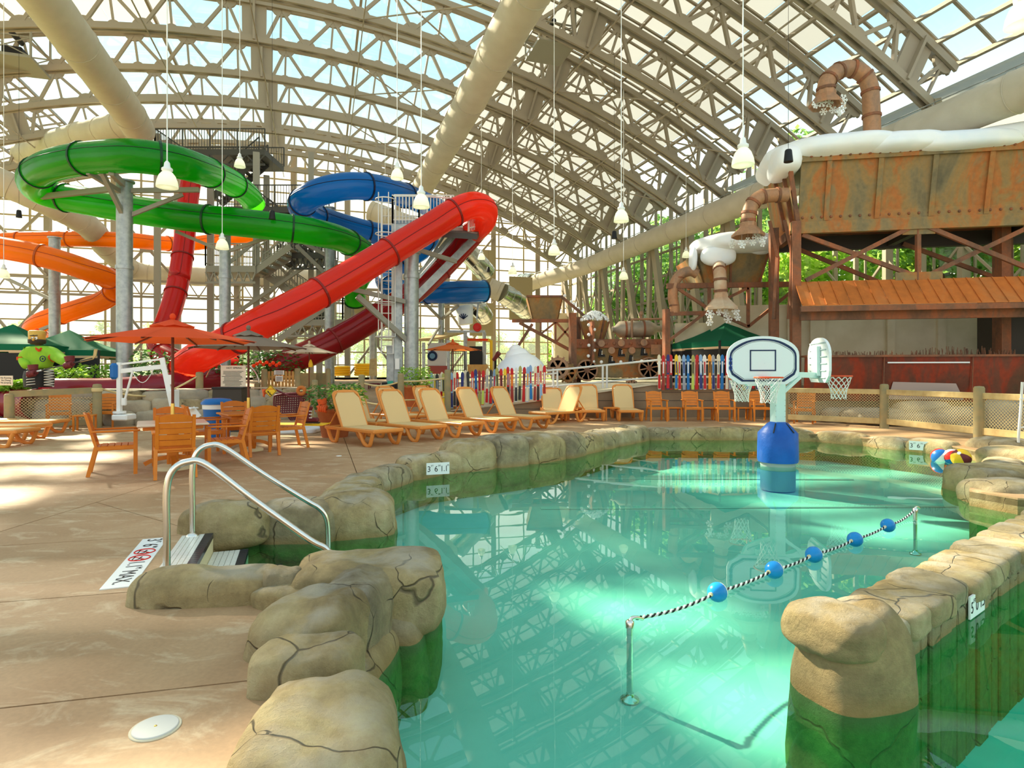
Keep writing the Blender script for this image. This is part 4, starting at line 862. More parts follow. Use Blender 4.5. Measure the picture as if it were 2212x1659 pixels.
# ---------------------------------------------------------------- rusty mine bar on the right
KB = .905
def fb(t, d, z): return V(((9.8+.984*t+.18*d)*KB, (21-.18*t+.984*d)*KB, CH+(z-CH)*KB))
FE = V((.984, -.18, 0)); FN = V((.18, .984, 0)); FA = math.atan2(-.18, .984)
hop = thing('snow_hopper', 'big rusty panelled hopper heaped with snow above the bar', 'hopper', fb(4, 1.5, 6.6))
T0, T1, ZB, ZT = .15, 9.2, 6.75, 8.95
def hp(t, z, side=0):                                            # battered faces of the hopper
    k = (z-ZB)/(ZT-ZB)
    if side == 0: return fb(t-(.42*k if t <= T0+.01 else 0), -.45*k, z)
    return fb(T0-.42*k, t, z)
r_ = random.Random(4); tt = [T0, 1.05, 2.65, 4.3, 5.95, 7.6, T1]
for a, b in zip(tt, tt[1:]):
    part('side_panel', MB().plate([hp(a+.02, ZB+.02), hp(b-.02, ZB+.02), hp(b-.02, ZT), hp(a+.02, ZT)], FN*.06), m_rust, hop)
    part('rib', MB().bar(hp(b, ZB)-FN*.03, hp(b, ZT)-FN*.03, .14, .1, FN), m_rust, hop)
for a, b in ((-.45, 1.4), (1.4, 3.2)): part('end_panel', MB().plate([fb(T0, max(a, 0)+.02, ZB), fb(T0-.42, a+.02, ZT), fb(T0-.42, b-.02, ZT), fb(T0, b-.02, ZB)], FE*.06), m_rust, hop)
part('corner_post', MB().bar(hp(T0, ZB)-FN*.02, hp(T0, ZT)-FN*.02, .12, .12, FN).bar(fb(T0-.05, .5, ZB), fb(T0-.47, .2, ZT), .1, .12, FE).bar(fb(T0-.05, 1.4, ZB), fb(T0-.47, 1.4, ZT), .1, .12, FE), m_rust2, hop)
part('top_band', MB().bar(fb(T0-.42, -.5, ZT-.12), fb(T1, -.5, ZT-.12), .04, .3).bar(fb(T0, -.04, ZB+.12), fb(T1, -.04, ZB+.12), .04, .3), m_rust, hop)
bm_ = MB()
for i in range(60):
    t = .3+i*.152; bm_.ball(fb(t, -.53, ZT-.12) if i % 2 else fb(t, -.07, ZB+.12), .045, 6)
part('rivet', bm_, m_rust2, hop, kind='stuff')
part('hopper_floor', MB().plate([fb(T0, .05, ZB-.05), fb(T1, .05, ZB-.05), fb(T1, 3.2, ZB-.05), fb(T0, 3.2, ZB-.05)], UZ*.1), m_rust2, hop)
part('snow', blob(fb(1.6, 1.3, ZT+.22), (4.2, 4.2, .85), FA, 301, 3, .09, 5), m_snow, hop); part('snow', blob(fb(3.3, .5, ZT+.2), (2.8, 2.6, .7), FA, 302, 3, .1, 5), m_snow, hop)
part('snow', blob(fb(5.0, .2, ZT+.12), (3.6, 1.9, .62), FA-.03, 303, 3.2, .1, 5), m_snow, hop); part('snow', blob(fb(7.6, .9, ZT+.3), (4.2, 3.0, .8), FA, 304, 3, .1, 5), m_snow, hop); part('snow', blob(fb(-.25, .3, ZT-.1), (.8, 1.9, .9), FA, 305, 3, .1, 4), m_snow, hop)
frm = thing('steel_trestle', 'rusty braced steel frame carrying the big hopper over the bar', 'steelwork', fb(4, .3, UP))
for t, d, w_ in ((.08, 0, .34), (-.42, .9, .3), (-.1, 2.2, .28), (7.1, 1.2, .5), (7.9, 2.4, .3), (9.2, 0, .34)): part('post', MB().bar(fb(t, d, .4), fb(t, d, ZB), w_, .26, FE), m_rust2, frm)
part('main_beam', MB().bar(fb(-.1, -.02, 6.52), fb(9.2, -.02, 6.52), .2, .36), m_rust, frm); part('rear_beam', MB().bar(fb(-.1, 2.4, 6.45), fb(9.2, 2.4, 6.45), .25, .5), m_dark, frm)
part('cross_beam', MB().bar(fb(.1, -.1, 6.45), fb(.1, 3, 6.45), .2, .3), m_rust2, frm); part('cross_beam', MB().bar(fb(4, 0, 6.4), fb(4, 3, 6.4), .2, .3), m_dark, frm); part('cross_beam', MB().bar(fb(7.5, 0, 6.4), fb(7.5, 3, 6.4), .2, .3), m_dark, frm)
for (a, za), (b, zb), d in (((.3, 6.3), (3.9, 4.75), 0), ((3.7, 6.4), (.4, 4.7), -.05), ((4.2, 6.4), (7.4, 4.8), -.05), ((7.5, 6.4), (4.2, 4.75), 0), ((.6, 6.3), (4, 4.7), 2.2), ((4.4, 6.3), (8, 4.7), 2.2), ((7.9, 6.3), (9.3, 4.7), 0)):
    part('brace', MB().bar(fb(a, d, za), fb(b, d, zb), .1, .13), m_rust2, frm)
part('centre_strut', MB().bar(fb(3.95, 0, 4.6), fb(3.95, 0, 6.4), .12, .12), m_rust2, frm)
for t, z, w_ in ((3.95, 6.32, .9), (3.95, 4.72, 1.3), (7.5, 6.32, .8)): part('gusset', MB().box(fb(t, -.04, z), (w_, .05, .3), FA), m_rust, frm)
for t in (-.35, .15): part('kicker', MB().bar(fb(t-.35, .3, 6.9), fb(t-.1, .2, 5.6), .1, .1).bar(fb(t-.1, .2, 5.6), fb(t-.2, .3, 3.4), .1, .1), m_rust2, frm)
bar_ = thing('bar_counter', 'long bar with orange rusted awning and red rust counter front', 'bar', fb(4, 0, UP))
t = .05; i = 0
while t < 9.1:                                                   # standing seam sheets of the awning
    part('awning_sheet', MB().plate([fb(t, -.05, 4.62), fb(t+.37, -.05, 4.62), fb(t+.37, -.95, 3.72), fb(t, -.95, 3.72)], V((0, .02, .035))), m_rust3, bar_)
    part('seam', MB().bar(fb(t, -.05, 4.66), fb(t, -.95, 3.76), .022, .03), m_rust3, bar_); t += .38
part('awning_beam', MB().bar(fb(0, -.9, 3.62), fb(9.2, -.9, 3.62), .12, .16), m_rust2, bar_); part('fascia', MB().bar(fb(.1, -.5, 3.42), fb(9.2, -.5, 3.42), .15, .26), m_rust2, bar_)
part('counter_front', MB().plate([fb(.2, -.6, .55), fb(9.4, -.6, .55), fb(9.4, -.75, 2.02), fb(.2, -.75, 2.02)], FN*.08), m_rustred, bar_); part('counter_top', MB().bar(fb(.2, -.55, 2.05), fb(9.4, -.55, 2.05), .6, .06), m_rust2, bar_)
part('light_slot', MB().bar(fb(2.7, -.80, 1.83), fb(5.1, -.80, 1.83), .03, .04), m_white, bar_)
for t in (2.6, 5.2, 7.7): part('counter_seam', MB().bar(fb(t, -.72, .58), fb(t, -.8, 2.0), .02, .02, FN), m_rust2, bar_)
part('pale_sheet', MB().plate([fb(2.75, -.66, .62), fb(5.0, -.66, .62), fb(4.75, -.7, 1.15), fb(2.9, -.7, 1.2)], FN*-.012), mat('pale counter patch', (0.42, 0.33, 0.3), 0.25, 0.3), bar_)  # paler trapezoid sheet low on the counter front
rd = MB(); r_ = random.Random(9)
for i in range(260):
    t = .4+r_.random()*6.2; 
    if 2.8 < t < 3.5 and r_.random() < .8: continue
    h = r_.uniform(.05, .16)+(.12 if 3.9 < t < 6 else 0)*r_.random(); b = fb(t, -.45+r_.uniform(-.08, .08), 2.07); rd.bar(b, b+V((r_.uniform(-.03, .03), 0, h)), .012, .012)
part('reed_trim', rd, m_rust2, bar_, kind='stuff')
part('back_box', MB().box(fb(8.2, 2.2, 2.6), (1.8, 1.2, 3.2), FA), m_dark, bar_)
wb = part('wall_bar', MB().bar(fb(-2.2, 4.0, 2.3), fb(12, 4.0, 2.3), .3, 3.6).bar(fb(-3.6, 4.6, 2.2), fb(-1.6, 4.6, 2.2), .3, 2.6), m_conc, None, kind='structure')
for t in (.9, 1.9, 4.6, 6.4): part('buttress', MB().box(fb(t, 3.8, 2.4), (.25 if t != 1.9 else .5, .25, 3.4), FA), m_conc, wb)
for t, z in ((-.5, 2.2), (1.4, 2.9), (3, 2.2), (5.3, 2.7)): part('formwork_joint', MB().bar(fb(t, 3.845, z), fb(t+1.6, 3.845, z), .012, .015).bar(fb(t+.8, 3.845, 1.2), fb(t+.8, 3.845, 4), .012, .015), m_concd, wb)
# snow shower pipes with hoods and hanging snowflakes
def flake(mb, c, r, nrm):
    nrm = V(nrm).normalized(); x = nrm.orthogonal().normalized(); y = nrm.cross(x)
    for k in range(6):
        a = math.pi/3*k+.3; d = x*math.cos(a)+y*math.sin(a); e_ = nrm.cross(d); mb.bar(c, c+d*r, r*.22, .02, nrm)
        mb.bar(c+d*r*.55, c+d*r*.8+e_*r*.28, r*.14, .02, nrm).bar(c+d*r*.55, c+d*r*.8-e_*r*.28, r*.14, .02, nrm)
    return mb
def shower(pts, r, hood, label, fl, mt=None, seed=0, hn=8):
    t = thing('snow_shower', label, 'shower', pts[-1]); path = cr(pts, 6); mb = MB().tube(path, r, 14); part('pipe', mb, mt or m_rust4, t)
    for i in range(4, len(path)-1, 6):
        d = (path[i+1]-path[i]).normalized(); part('pipe_collar', MB().tube([path[i]-d*.04, path[i]+d*.04], r*1.12, 14), m_rust2, t)
    e_ = path[-1]; R, h = hood
    part('hood', MB().lathe([(r*1.0, .04), (r*1.15, -.04), (r*1.15, -.14), (R, -h), (R, -h-.08), (R*.93, -h-.08), (r*1.05, -.16)], e_, hn, Matrix.Rotation(.39, 3, 'Z'), False), mt or m_rust4, t)
    rr = random.Random(seed)
    for (dx, dz, s) in fl:
        c = e_+V((dx, rr.uniform(-R*.5, R*.3), -h-.08+dz)); f = part('snowflake', flake(MB(), c, s, (rr.uniform(-.5, .5), -1, rr.uniform(-.3, .3))), m_white, t)
        part('thread', MB().rod(c, V((c.x, c.y, e_.z-h+.02)), .003, 4), m_white, f)
    return t
shower([P(1884, 290, 18.2), P(1882, 230, 18.2), P(1878, 185, 18.2), P(1862, 158, 18.2), P(1832, 148, 18.2), P(1803, 158, 18.1), P(1786, 178, 18), P(1784, 196, 18)], .24, (.47, .38), 'rusty shower pipe arching over the snow on the big hopper', [(-.42, -.05, .12), (-.2, .05, .15), (.1, .12, .16), (.4, .1, .16), (.5, -.05, .13), (.25, -.1, .13), (-.02, -.12, .11), (.38, -.22, .1)], None, 1)
shower([P(1700, 421, 18.9), P(1668, 422, 18.9), P(1640, 427, 18.9), P(1623, 445, 18.9), P(1617, 468, 18.9), P(1616, 480, 18.9)], .22, (.5, .38), 'rusty shower pipe elbow left of the big hopper', [(-.45, -.2, .15), (-.28, -.28, .15), (0, -.1, .1), (.25, -.02, .14), (.4, -.06, .16), (.5, -.16, .14), (.12, -.2, .1)], None, 2)
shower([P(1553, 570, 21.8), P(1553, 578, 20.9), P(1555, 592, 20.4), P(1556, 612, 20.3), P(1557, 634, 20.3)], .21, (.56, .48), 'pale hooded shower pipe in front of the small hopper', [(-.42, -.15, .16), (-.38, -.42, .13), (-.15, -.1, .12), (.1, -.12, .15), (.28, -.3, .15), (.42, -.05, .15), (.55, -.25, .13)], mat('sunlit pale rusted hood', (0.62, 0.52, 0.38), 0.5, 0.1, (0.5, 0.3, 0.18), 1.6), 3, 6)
pt = thing('overflow_pipe', 'rusty bent pipe on the left side of the small hopper', 'pipe', P(1456, 676, 21.6)); part('pipe', MB().tube(cr([P(1506, 592, 21.6), P(1492, 586, 21.6), P(1472, 592, 21.6), P(1458, 610, 21.6), P(1453, 640, 21.6), P(1457, 662, 21.6), P(1457, 676, 21.6)], 6), .18, 14), m_rust4, pt)
for q in (P(1466, 600, 21.6), P(1456, 660, 21.6)): part('pipe_collar', MB().ball(q, .2, 10, (1, 1, .35)), m_rust2, pt)
# small hopper on its trestle
h2 = thing('small_hopper', 'small rusty hopper capped with drooping snow behind the basketball hoop', 'hopper', P(1580, 612, 22.5))
Y = 21.4
for a, b, c, d in ((1519, 1577, 1503, 1578), (1579, 1639, 1580, 1659)):
    part('front_panel', MB().plate([P(a, 612, Y+.3), P(b, 612, Y+.3), P(d, 546, Y), P(c, 548, Y)], (0, .06, 0)), m_rust, h2); part('panel_rib', MB().bar(P(b+1, 612, Y+.27), P(d+1, 546, Y-.03), .07, .05, (0, 1, 0)), m_rust2, h2)
for a, c in ((1519, 1503), (1639, 1659)): part('side_panel', MB().plate([P(a, 612, Y+.3), P(c, 548, Y), P(c, 548, Y)+V((0, 2.6, 0)), P(a, 612, Y+.3)+V((0, 1.9, 0))], (.06, 0, 0)), m_rust, h2)
part('snow', blob(P(1580, 535, 22.2), (2.9, 2.9, .72), 0, 311, 3, .1, 5), m_snow, h2); part('snow', blob(P(1551, 553, 21.25), (1.2, .55, .7), 0, 312, 2.4, .08, 4), m_snow, h2); part('snow', blob(P(1497, 560, 21.5), (.26, .5, .85), 0, 313, 2.4, .08, 4), m_snow, h2); part('snow', blob(P(1640, 534, 21.6), (1.1, .8, .62), 0, 314, 2.6, .08, 4), m_snow, h2)
tb = thing('truss_trestle', 'rusty truss trestle under the small hopper', 'frame', P(1580, 700, 21.8))
for Yd in (21.5, 23.3):
    part('trestle_chord', MB().bar(P(1440, 618, Yd), P(1716, 614, Yd), .14, .18), m_rust2, tb); part('trestle_chord', MB().bar(P(1440, 678, Yd), P(1530, 676, Yd), .12, .14), m_rust2, tb)
    for p, q in (((1462, 622), (1532, 668)), ((1532, 668), (1616, 706)), ((1712, 628), (1616, 706)), ((1524, 675), (1446, 735)), ((1530, 664), (1616, 622)), ((1616, 706), (1616, 620)), ((1532, 618), (1532, 668))): part('trestle_web', MB().bar(P(*p, Yd), P(*q, Yd), .09, .1), m_rust2, tb)
    a = P(1439, 668, Yd); part('trestle_post', MB().bar(V((a.x, a.y, .6)), a, .2, .2, RX), m_rust2, tb)
# ---------------------------------------------------------------- machine with wheels, boots, tank
mc = thing('mine_machine', 'rusty mine machine body with two spoked wheels and ball lamp column', 'machine', P(1340, 822, 24.5))
Y = 24.2
part('body', MB().rbox((P(1339, 775, Y).x, Y+.9, (P(0, 733, Y).z+1.3)/2), (3.6, 1.6, P(0, 733, Y).z-1.3), .03), m_rust, mc); part('body_ledge', MB().rbox((P(1339, 742, Y).x, Y+.06, P(0, 742, Y).z), (3.62, .12, .36), .01), m_rust2, mc)
for x in range(1255, 1432, 18): part('ledge_rivet', MB().ball(P(x, 742, Y-.02), .07, 8, (1, .4, 1)), m_rust2, mc)
for wx, wy, rr in ((1268, 800, .44), (1402, 795, .44)):
    c = P(wx, wy, Y-.15); wt = part('spoked_wheel', MB().lathe([(rr, -.06), (rr, .06), (rr*.84, .06), (rr*.84, -.06), (rr, -.06)], c, 24, Matrix.Rotation(math.pi/2, 3, 'X')), m_rust4, mc)
    part('wheel_hub', MB().rod(c-V((0, .1, 0)), c+V((0, .1, 0)), .11, 12), m_rust2, wt)
    for k in range(8): a = math.pi/4*k+.2; part('spoke', MB().bar(c, c+V((math.cos(a), 0, math.sin(a)))*rr*.88, .05, .06, (0, 1, 0)), m_rust4, wt)
part('inspection_plate', MB().box(P(1417, 755, Y-.02), (.4, .04, .4)), m_rust4, mc); part('tall_post', MB().bar(P(1237, 850, 23.8), P(1237, 676, 23.8), .24, .24, RX), m_rust2, mc); part('tall_post', MB().bar(P(1248, 850, 25), P(1248, 685, 25), .2, .2, RX), m_rust2, mc)
cm = part('lamp_column', MB().bar(P(1278, 785, Y-.2), P(1278, 695, Y-.2), .32, .1, RX), m_rust2, mc)
for i, (x, y) in enumerate([(1272, 702), (1284, 712), (1272, 723), (1284, 735), (1272, 746), (1284, 757), (1271, 769), (1282, 781), (1299, 782), (1341, 782), (1386, 780)]): part('lamp_ball', MB().ball(P(x, y, Y-.3), .07, 10), m_white, cm)
for i, (x, y, fl_) in enumerate([(1298, 742, 0), (1320, 757, 0), (1341, 741, 0), (1364, 757, 0), (1390, 740, 0)]): part('boot_hook', MB().lathe([(.14, -.03), (.14, .03)], P(x+1, y, Y-.04), 14, Matrix.Rotation(math.pi/2, 3, 'X')), m_rust4, mc)
def boot(o, mt, s=1.0, label=None, grp=None):
    b = thing('ski_boot', label, 'ski boot', o, grp); part('boot_shell', MB().rbox(o+V((.03*s, 0, .05*s)), (.33*s, .12*s, .1*s), .03).tube([o+V((-.06*s, 0, .06*s)), o+V((-.05*s, 0, .2*s)), o+V((-.01*s, 0, .34*s))], [.075*s, .07*s, .085*s], 10), mt, b)
    part('boot_sole', MB().box(o+V((.03*s, 0, -.01)), (.36*s, .1*s, .03)), m_dark, b)
    for z in (.1, .17, .24): part('buckle', MB().box(o+V((.04*s, -.07*s, z*s)), (.06*s, .02, .02*s)), m_white, b)
    return b
for x, y, lb in ((1298, 770, 'first dark ski boot from the left hanging on the rusty machine'), (1320, 784, 'second boot from the left on the rusty machine, hung low'), (1341, 769, 'middle dark ski boot hanging on the rusty machine'), (1364, 783, 'fourth boot on the rusty machine with green buckles, hung low'), (1390, 767, 'fifth ski boot, nearest the rusty machine right end')): boot(P(x, y, Y-.15), m_black, .85, lb, 'ski boots on the machine')
ph = thing('ball_hopper', 'six sided rusty bin heaped with white snowballs', 'hopper', P(1284, 735, 24.6)); c = P(1284, 735, 24.7); zt = P(0, 694, 24.7).z-c.z
part('bin', MB().lathe([(.36, 0), (.6, zt), (.56, zt), (.34, .04)], c, 6, None, False), m_rust, ph)
for k in range(6): a = k*math.pi/3; part('bin_rib', MB().bar(c+V((.37*math.cos(a), .37*math.sin(a), 0)), c+V((.61*math.cos(a), .61*math.sin(a), zt)), .06, .06), m_rust2, ph)
sb = MB(); r_ = random.Random(2)
for i in range(230):
    a = r_.uniform(0, 6.28); rr = .55*math.sqrt(r_.random()); sb.ball(c+V((rr*math.cos(a), rr*math.sin(a), zt+.38*(1-(rr/.58)**2)+r_.uniform(-.05, .03))), .055, 7)
solo('snowball_heap', sb, m_white, 'heap of white snowballs in the six sided rusty bin', 'snowballs', None, 'stuff')
cv = thing('snowball_chute', 'thin sloping rail carrying snowballs from left hopper to bin', 'chute', P(1262, 680, 24.8)); part('chute_rail', MB().bar(P(1212, 640, 25), P(1262, 682, 24.8), .1, .12), m_rust2, cv)
for x, y in ((1220, 642), (1234, 655), (1240, 660), (1250, 669), (1257, 676)): part('snowball', MB().ball(P(x, y-3, 24.9), .07, 8), m_white, cv)
tk = thing('pressure_tank', 'grey rusted horizontal tank on saddles above the machine', 'tank', P(1378, 730, 25)); a, b = P(1322, 712, 25), P(1437, 710, 25); Rt = (b-a).to_track_quat('Z', 'Y').to_matrix(); Lt = (b-a).length
part('tank_shell', MB().lathe([(.12, 0), (.14, .1), (.34, .3), (.34, 1.55), (.22, 1.8), (.14, 1.85), (.14, Lt)], a, 20, Rt), mat('weathered tank steel', (0.3, 0.26, 0.2), 0.5, 0.3, (0.42, 0.33, 0.24), 2.2), tk)
for L in (.55, 1.3): part('tank_strap', MB().lathe([(.36, L-.04), (.36, L+.04)], a, 20, Rt), m_rust2, tk); part('saddle', MB().box(a+V((L, 0, -.4)), (.08, .3, .3)), m_rust2, tk)
part('tank_pipe', MB().tube(cr([P(1365, 730, 24.6), P(1365, 694, 24.6), P(1369, 690, 24.6), P(1438, 689, 24.6)], 4), .05, 8).tube([P(1385, 690, 24.6), P(1385, 676, 24.6)], .04, 8).lathe([(.1, 0), (.06, .14)], P(1385, 680, 24.6), 8), m_rust4, tk)
h3 = thing('left_hopper', 'open rusty hopper on a truss arm behind the ski fence', 'hopper', P(1178, 690, 26)); Y = 25.6
part('front_panel', MB().plate([P(1150, 690, Y+.2), P(1206, 690, Y+.2), P(1217, 640, Y), P(1138, 640, Y)], (0, .05, 0)), m_rust, h3); part('side_panel', MB().plate([P(1206, 690, Y+.2), P(1217, 640, Y), P(1217, 640, Y)+V((0, 1.5, 0)), P(1206, 690, Y+.2)+V((0, 1.1, 0))], (-.05, 0, 0)), m_rust, h3)
part('side_panel', MB().plate([P(1150, 690, Y+.2), P(1138, 640, Y), P(1138, 640, Y)+V((0, 1.5, 0)), P(1150, 690, Y+.2)+V((0, 1.1, 0))], (.05, 0, 0)), m_rust, h3); part('back_panel', MB().plate([P(1150, 690, Y+1.3), P(1206, 690, Y+1.3), P(1217, 640, Y+1.5), P(1138, 640, Y+1.5)], (0, -.05, 0)), m_rust, h3)
part('rim', MB().bar(P(1137, 640, Y-.02), P(1218, 640, Y-.02), .08, .08), m_rust2, h3)
ta = thing('triangular_truss', 'rusty triangular truss arm holding the open left hopper', 'frame', P(1200, 760, 25))
for Yd in (25.4, 27):
    for p, q, w_ in (((1106, 693), (1240, 693), .14), ((1122, 697), (1238, 760), .13), ((1150, 700), (1118, 750), .12), ((1168, 694), (1168, 722), .08), ((1200, 694), (1200, 740), .08), ((1168, 722), (1200, 696), .08), ((1200, 740), (1236, 700), .08), ((1200, 694), (1236, 735), .08)): part('truss_member', MB().bar(P(*p, Yd), P(*q, Yd), w_, w_), m_rust2, ta)
def gear(x, y, Y, r, mt, label):
    c = P(x, y, Y); mb = MB().lathe([(r, -.04), (r, .04), (r*.72, .04), (r*.72, -.04), (r, -.04)], c, 24, Matrix.Rotation(math.pi/2, 3, 'X'), False)
    for k in range(12): a = k*math.pi/6; d = V((math.cos(a), 0, math.sin(a))); mb.box(c+d*r*1.06, (r*.2, .08, r*.2), R=Matrix.Rotation(-a, 3, 'Y'))
    for k in range(6): a = k*math.pi/3; mb.bar(c, c+V((math.cos(a), 0, math.sin(a)))*r*.8, .08, .06, (0, 1, 0))
    mb.rod(c-V((0, .06, 0)), c+V((0, .06, 0)), r*.2, 10); solo('gear_wheel', mb, mt, label, 'gear')
gear(1205, 795, 23.2, .42, m_rust4, 'orange rusty gear wheel behind the ski fence right end'); gear(1226, 806, 23.5, .36, m_rust, 'grey rusty gear wheel beside the tall rusty post'); gear(1364, 830, 22.9, .2, m_rust4, 'small brown gear low behind the ramp railing')
mo = thing('snow_mound', 'smooth white snow mound sculpture behind the coloured ski fence', 'snow', P(1126, 800, 22.6))
part('mound_base', MB().lathe([(.02, .72), (.25, .7), (.52, .58), (.78, .36), (.95, .12), (.98, 0)], P(1126, 802, 22.8), 28).ball(P(1150, 797, 22.7), .3, 12, (1.3, 1, .6)), m_snow, mo); part('mound_cap', blob(P(1118, 772, 22.9), (.95, .9, .75), 0, 321, 2.2, .06, 5), m_snow, mo); part('mound_peak', blob(P(1114, 757, 22.9), (.5, .5, .45), 0, 322, 2.1, .05, 4), m_snow, mo)
# ---------------------------------------------------------------- splash play hut far back
sh = thing('splash_hut', 'small play hut with tilted roof, banner panel and tipping bucket', 'play structure', P(980, 815, 31)); Y = 31
part('banner', MB().box(P(944, 772, Y), (.95, .05, 1.5)), mat('faded banner', (0.5, 0.5, 0.5), 0.8), sh); part('banner_skirt', MB().box(P(946, 799, Y-.03), (.95, .06, .42)), mat('faded red skirt', (0.3, 0.07, 0.06), 0.8), sh)
em = part('round_emblem', MB().lathe([(.26, -.01), (.26, .01), (.18, .01), (.18, -.01)], P(934, 769, Y-.04), 20, Matrix.Rotation(math.pi/2, 3, 'X')), m_navy, sh); part('emblem_core', MB().rod(P(934, 769, Y-.05), P(934, 769, Y-.02), .15, 16), mat('emblem blue', (0.1, 0.22, 0.35), 0.6), em)
part('hut_roof', MB().plate([P(905, 737, Y), P(955, 733, Y), P(1008, 720, Y+1.5), P(960, 722, Y+1.5)], (0, 0, .12)), m_fence, sh); part('deck_beam', MB().bar(P(966, 716, Y), P(1048, 716, Y), .1, .12), m_galv, sh)
for x, yt in ((1005, 718), (1046, 718), (915, 740), (968, 735)): part('hut_post', MB().bar(P(x, 822, Y+.2), P(x, yt, Y+.2), .16, .16, RX), m_galv, sh)
part('red_pipe', MB().tube([P(1010, 734, Y-.1), P(1056, 734, Y-.1)], .06, 8), m_cred, sh); part('yellow_pipe', MB().tube(cr([P(1054, 734, Y-.1), P(1060, 736, Y-.1), P(1061, 742, Y-.1), P(1061, 815, Y-.1)], 3), .075, 8), m_yellow, sh)
bk = part('tipping_bucket', MB().lathe([(.38, 0), (.5, .95), (.46, .95), (.34, .05)], P(1006, 701, Y), 18, Matrix.Rotation(-.12, 3, 'Y')), m_board, sh)
for k in range(5): a = -.9+.45*k; part('leaf_mark', MB().bar(P(1001, 689, Y-.47), P(1001, 689, Y-.47)+V((math.sin(a)*.28, 0, math.cos(a)*.28)), .02, .05), m_navy, bk)
part('bucket_arm', MB().bar(P(960, 655, Y), P(1040, 654, Y), .12, .12).bar(P(1033, 654, Y), P(1030, 690, Y), .08, .08), m_galv, sh); part('red_wheel', MB().lathe([(.22, -.04), (.22, .04), (.12, .04), (.12, -.04), (.22, -.04)], P(1031, 707, Y-.2), 18, Matrix.Rotation(math.pi/2, 3, 'X')).rod(P(1031, 707, Y-.22), P(1031, 707, Y-.18), .13, 10), m_red, sh)
part('dark_opening', MB().box(P(1030, 775, Y+.8), (.75, .5, 1.3)), m_black, sh); part('step_box', MB().box(P(1032, 798, Y-.2), (1.0, .5, .5)), m_picket, sh)
hr = MB(); railing(hr, P(975, 805, Y), P(1004, 805, Y), 1.1, .1); part('hut_railing', hr, m_trussd, sh)
wc = thing('water_cannon', 'dark red water cannon on a stand left of the snow mound', 'toy', P(1070, 800, 30.5)); part('barrel', MB().rod(P(1066, 778, 30.5), P(1078, 762, 30.3), .1, 10, .13), m_maroon, wc); part('stand', MB().bar(P(1070, 812, 30.5), P(1070, 775, 30.5), .1, .1, RX).tube(cr([P(1076, 770, 30.4), P(1085, 780, 30.4), P(1082, 800, 30.4), P(1070, 808, 30.4)], 4), .03, 6), m_black, wc)
# ---------------------------------------------------------------- slatted resin armchairs (front towards -y)
def chair_proto():
    t = thing('patio_armchair', 'x', 'chair', (0, 0, 0), 'caramel resin armchairs'); m = m_furn
    for i in range(6):
        y = -.2+i*.085; part('seat_slat', MB().rbox((0, y, .42-.012*(i == 5)), (.46, .078, .025), .006), m, t)
    part('seat_apron', MB().rbox((0, -.25, .395), (.5, .03, .07), .008), m, t); part('seat_apron', MB().rbox((0, .23, .395), (.46, .03, .06), .008), m, t)
    for sx in (-1, 1): part('seat_rail', MB().rbox((sx*.245, 0, .395), (.035, .5, .055), .008), m, t)
    def bp(z): k = (z-.42)/.5; return .235+.13*k
    for i in range(5):                                           # curved back slats
        z0, z1 = .47+i*.083, .47+i*.083+.072; mb = MB(); vs_ = []; n = 6; last = i == 4
        for j in range(n+1):
            u = -.205+.41*j/n; cv = .028*(1-(u/.205)**2); crown = .045*(1-(u/.215)**2) if last else 0
            for z, d in ((z0, -.011), (z0, .011), (z1+crown, .011), (z1+crown, -.011)): vs_.append(V((u, bp(z)+cv+d, z)))
        mb.add(vs_, [(4*j+a, 4*j+4+a, 4*j+4+(a+1) % 4, 4*j+(a+1) % 4) for j in range(n) for a in range(4)]+[(3, 2, 1, 0), (4*n, 4*n+1, 4*n+2, 4*n+3)]); part('back_slat', mb, m, t)
    for sx in (-1, 1):
        part('back_post', MB().bar((sx*.228, bp(.40), .40), (sx*.228, bp(.9), .9), .045, .035, (0, 1, 0)), m, t)
        part('leg', MB().bar((sx*.25, -.25, 0), (sx*.25, -.25, .63), .045, .05, (0, 1, 0)), m, t); part('leg', MB().bar((sx*.25, .33, 0), (sx*.24, bp(.42), .42), .045, .05, (0, 1, 0)), m, t)
        part('armrest', MB().rbox((sx*.262, -.01, .645), (.06, .6, .028), .01), m, t)
    return t
ch0 = chair_proto(); used = [0]
def chair(x, y, face, label, z=0.0):                             # face: direction the sitter looks
    o = ch0 if not used[0] else copy_tree(ch0); used[0] = 1
    return put(o, (x, y, z), math.atan2(face[1], face[0])+math.pi/2, label)
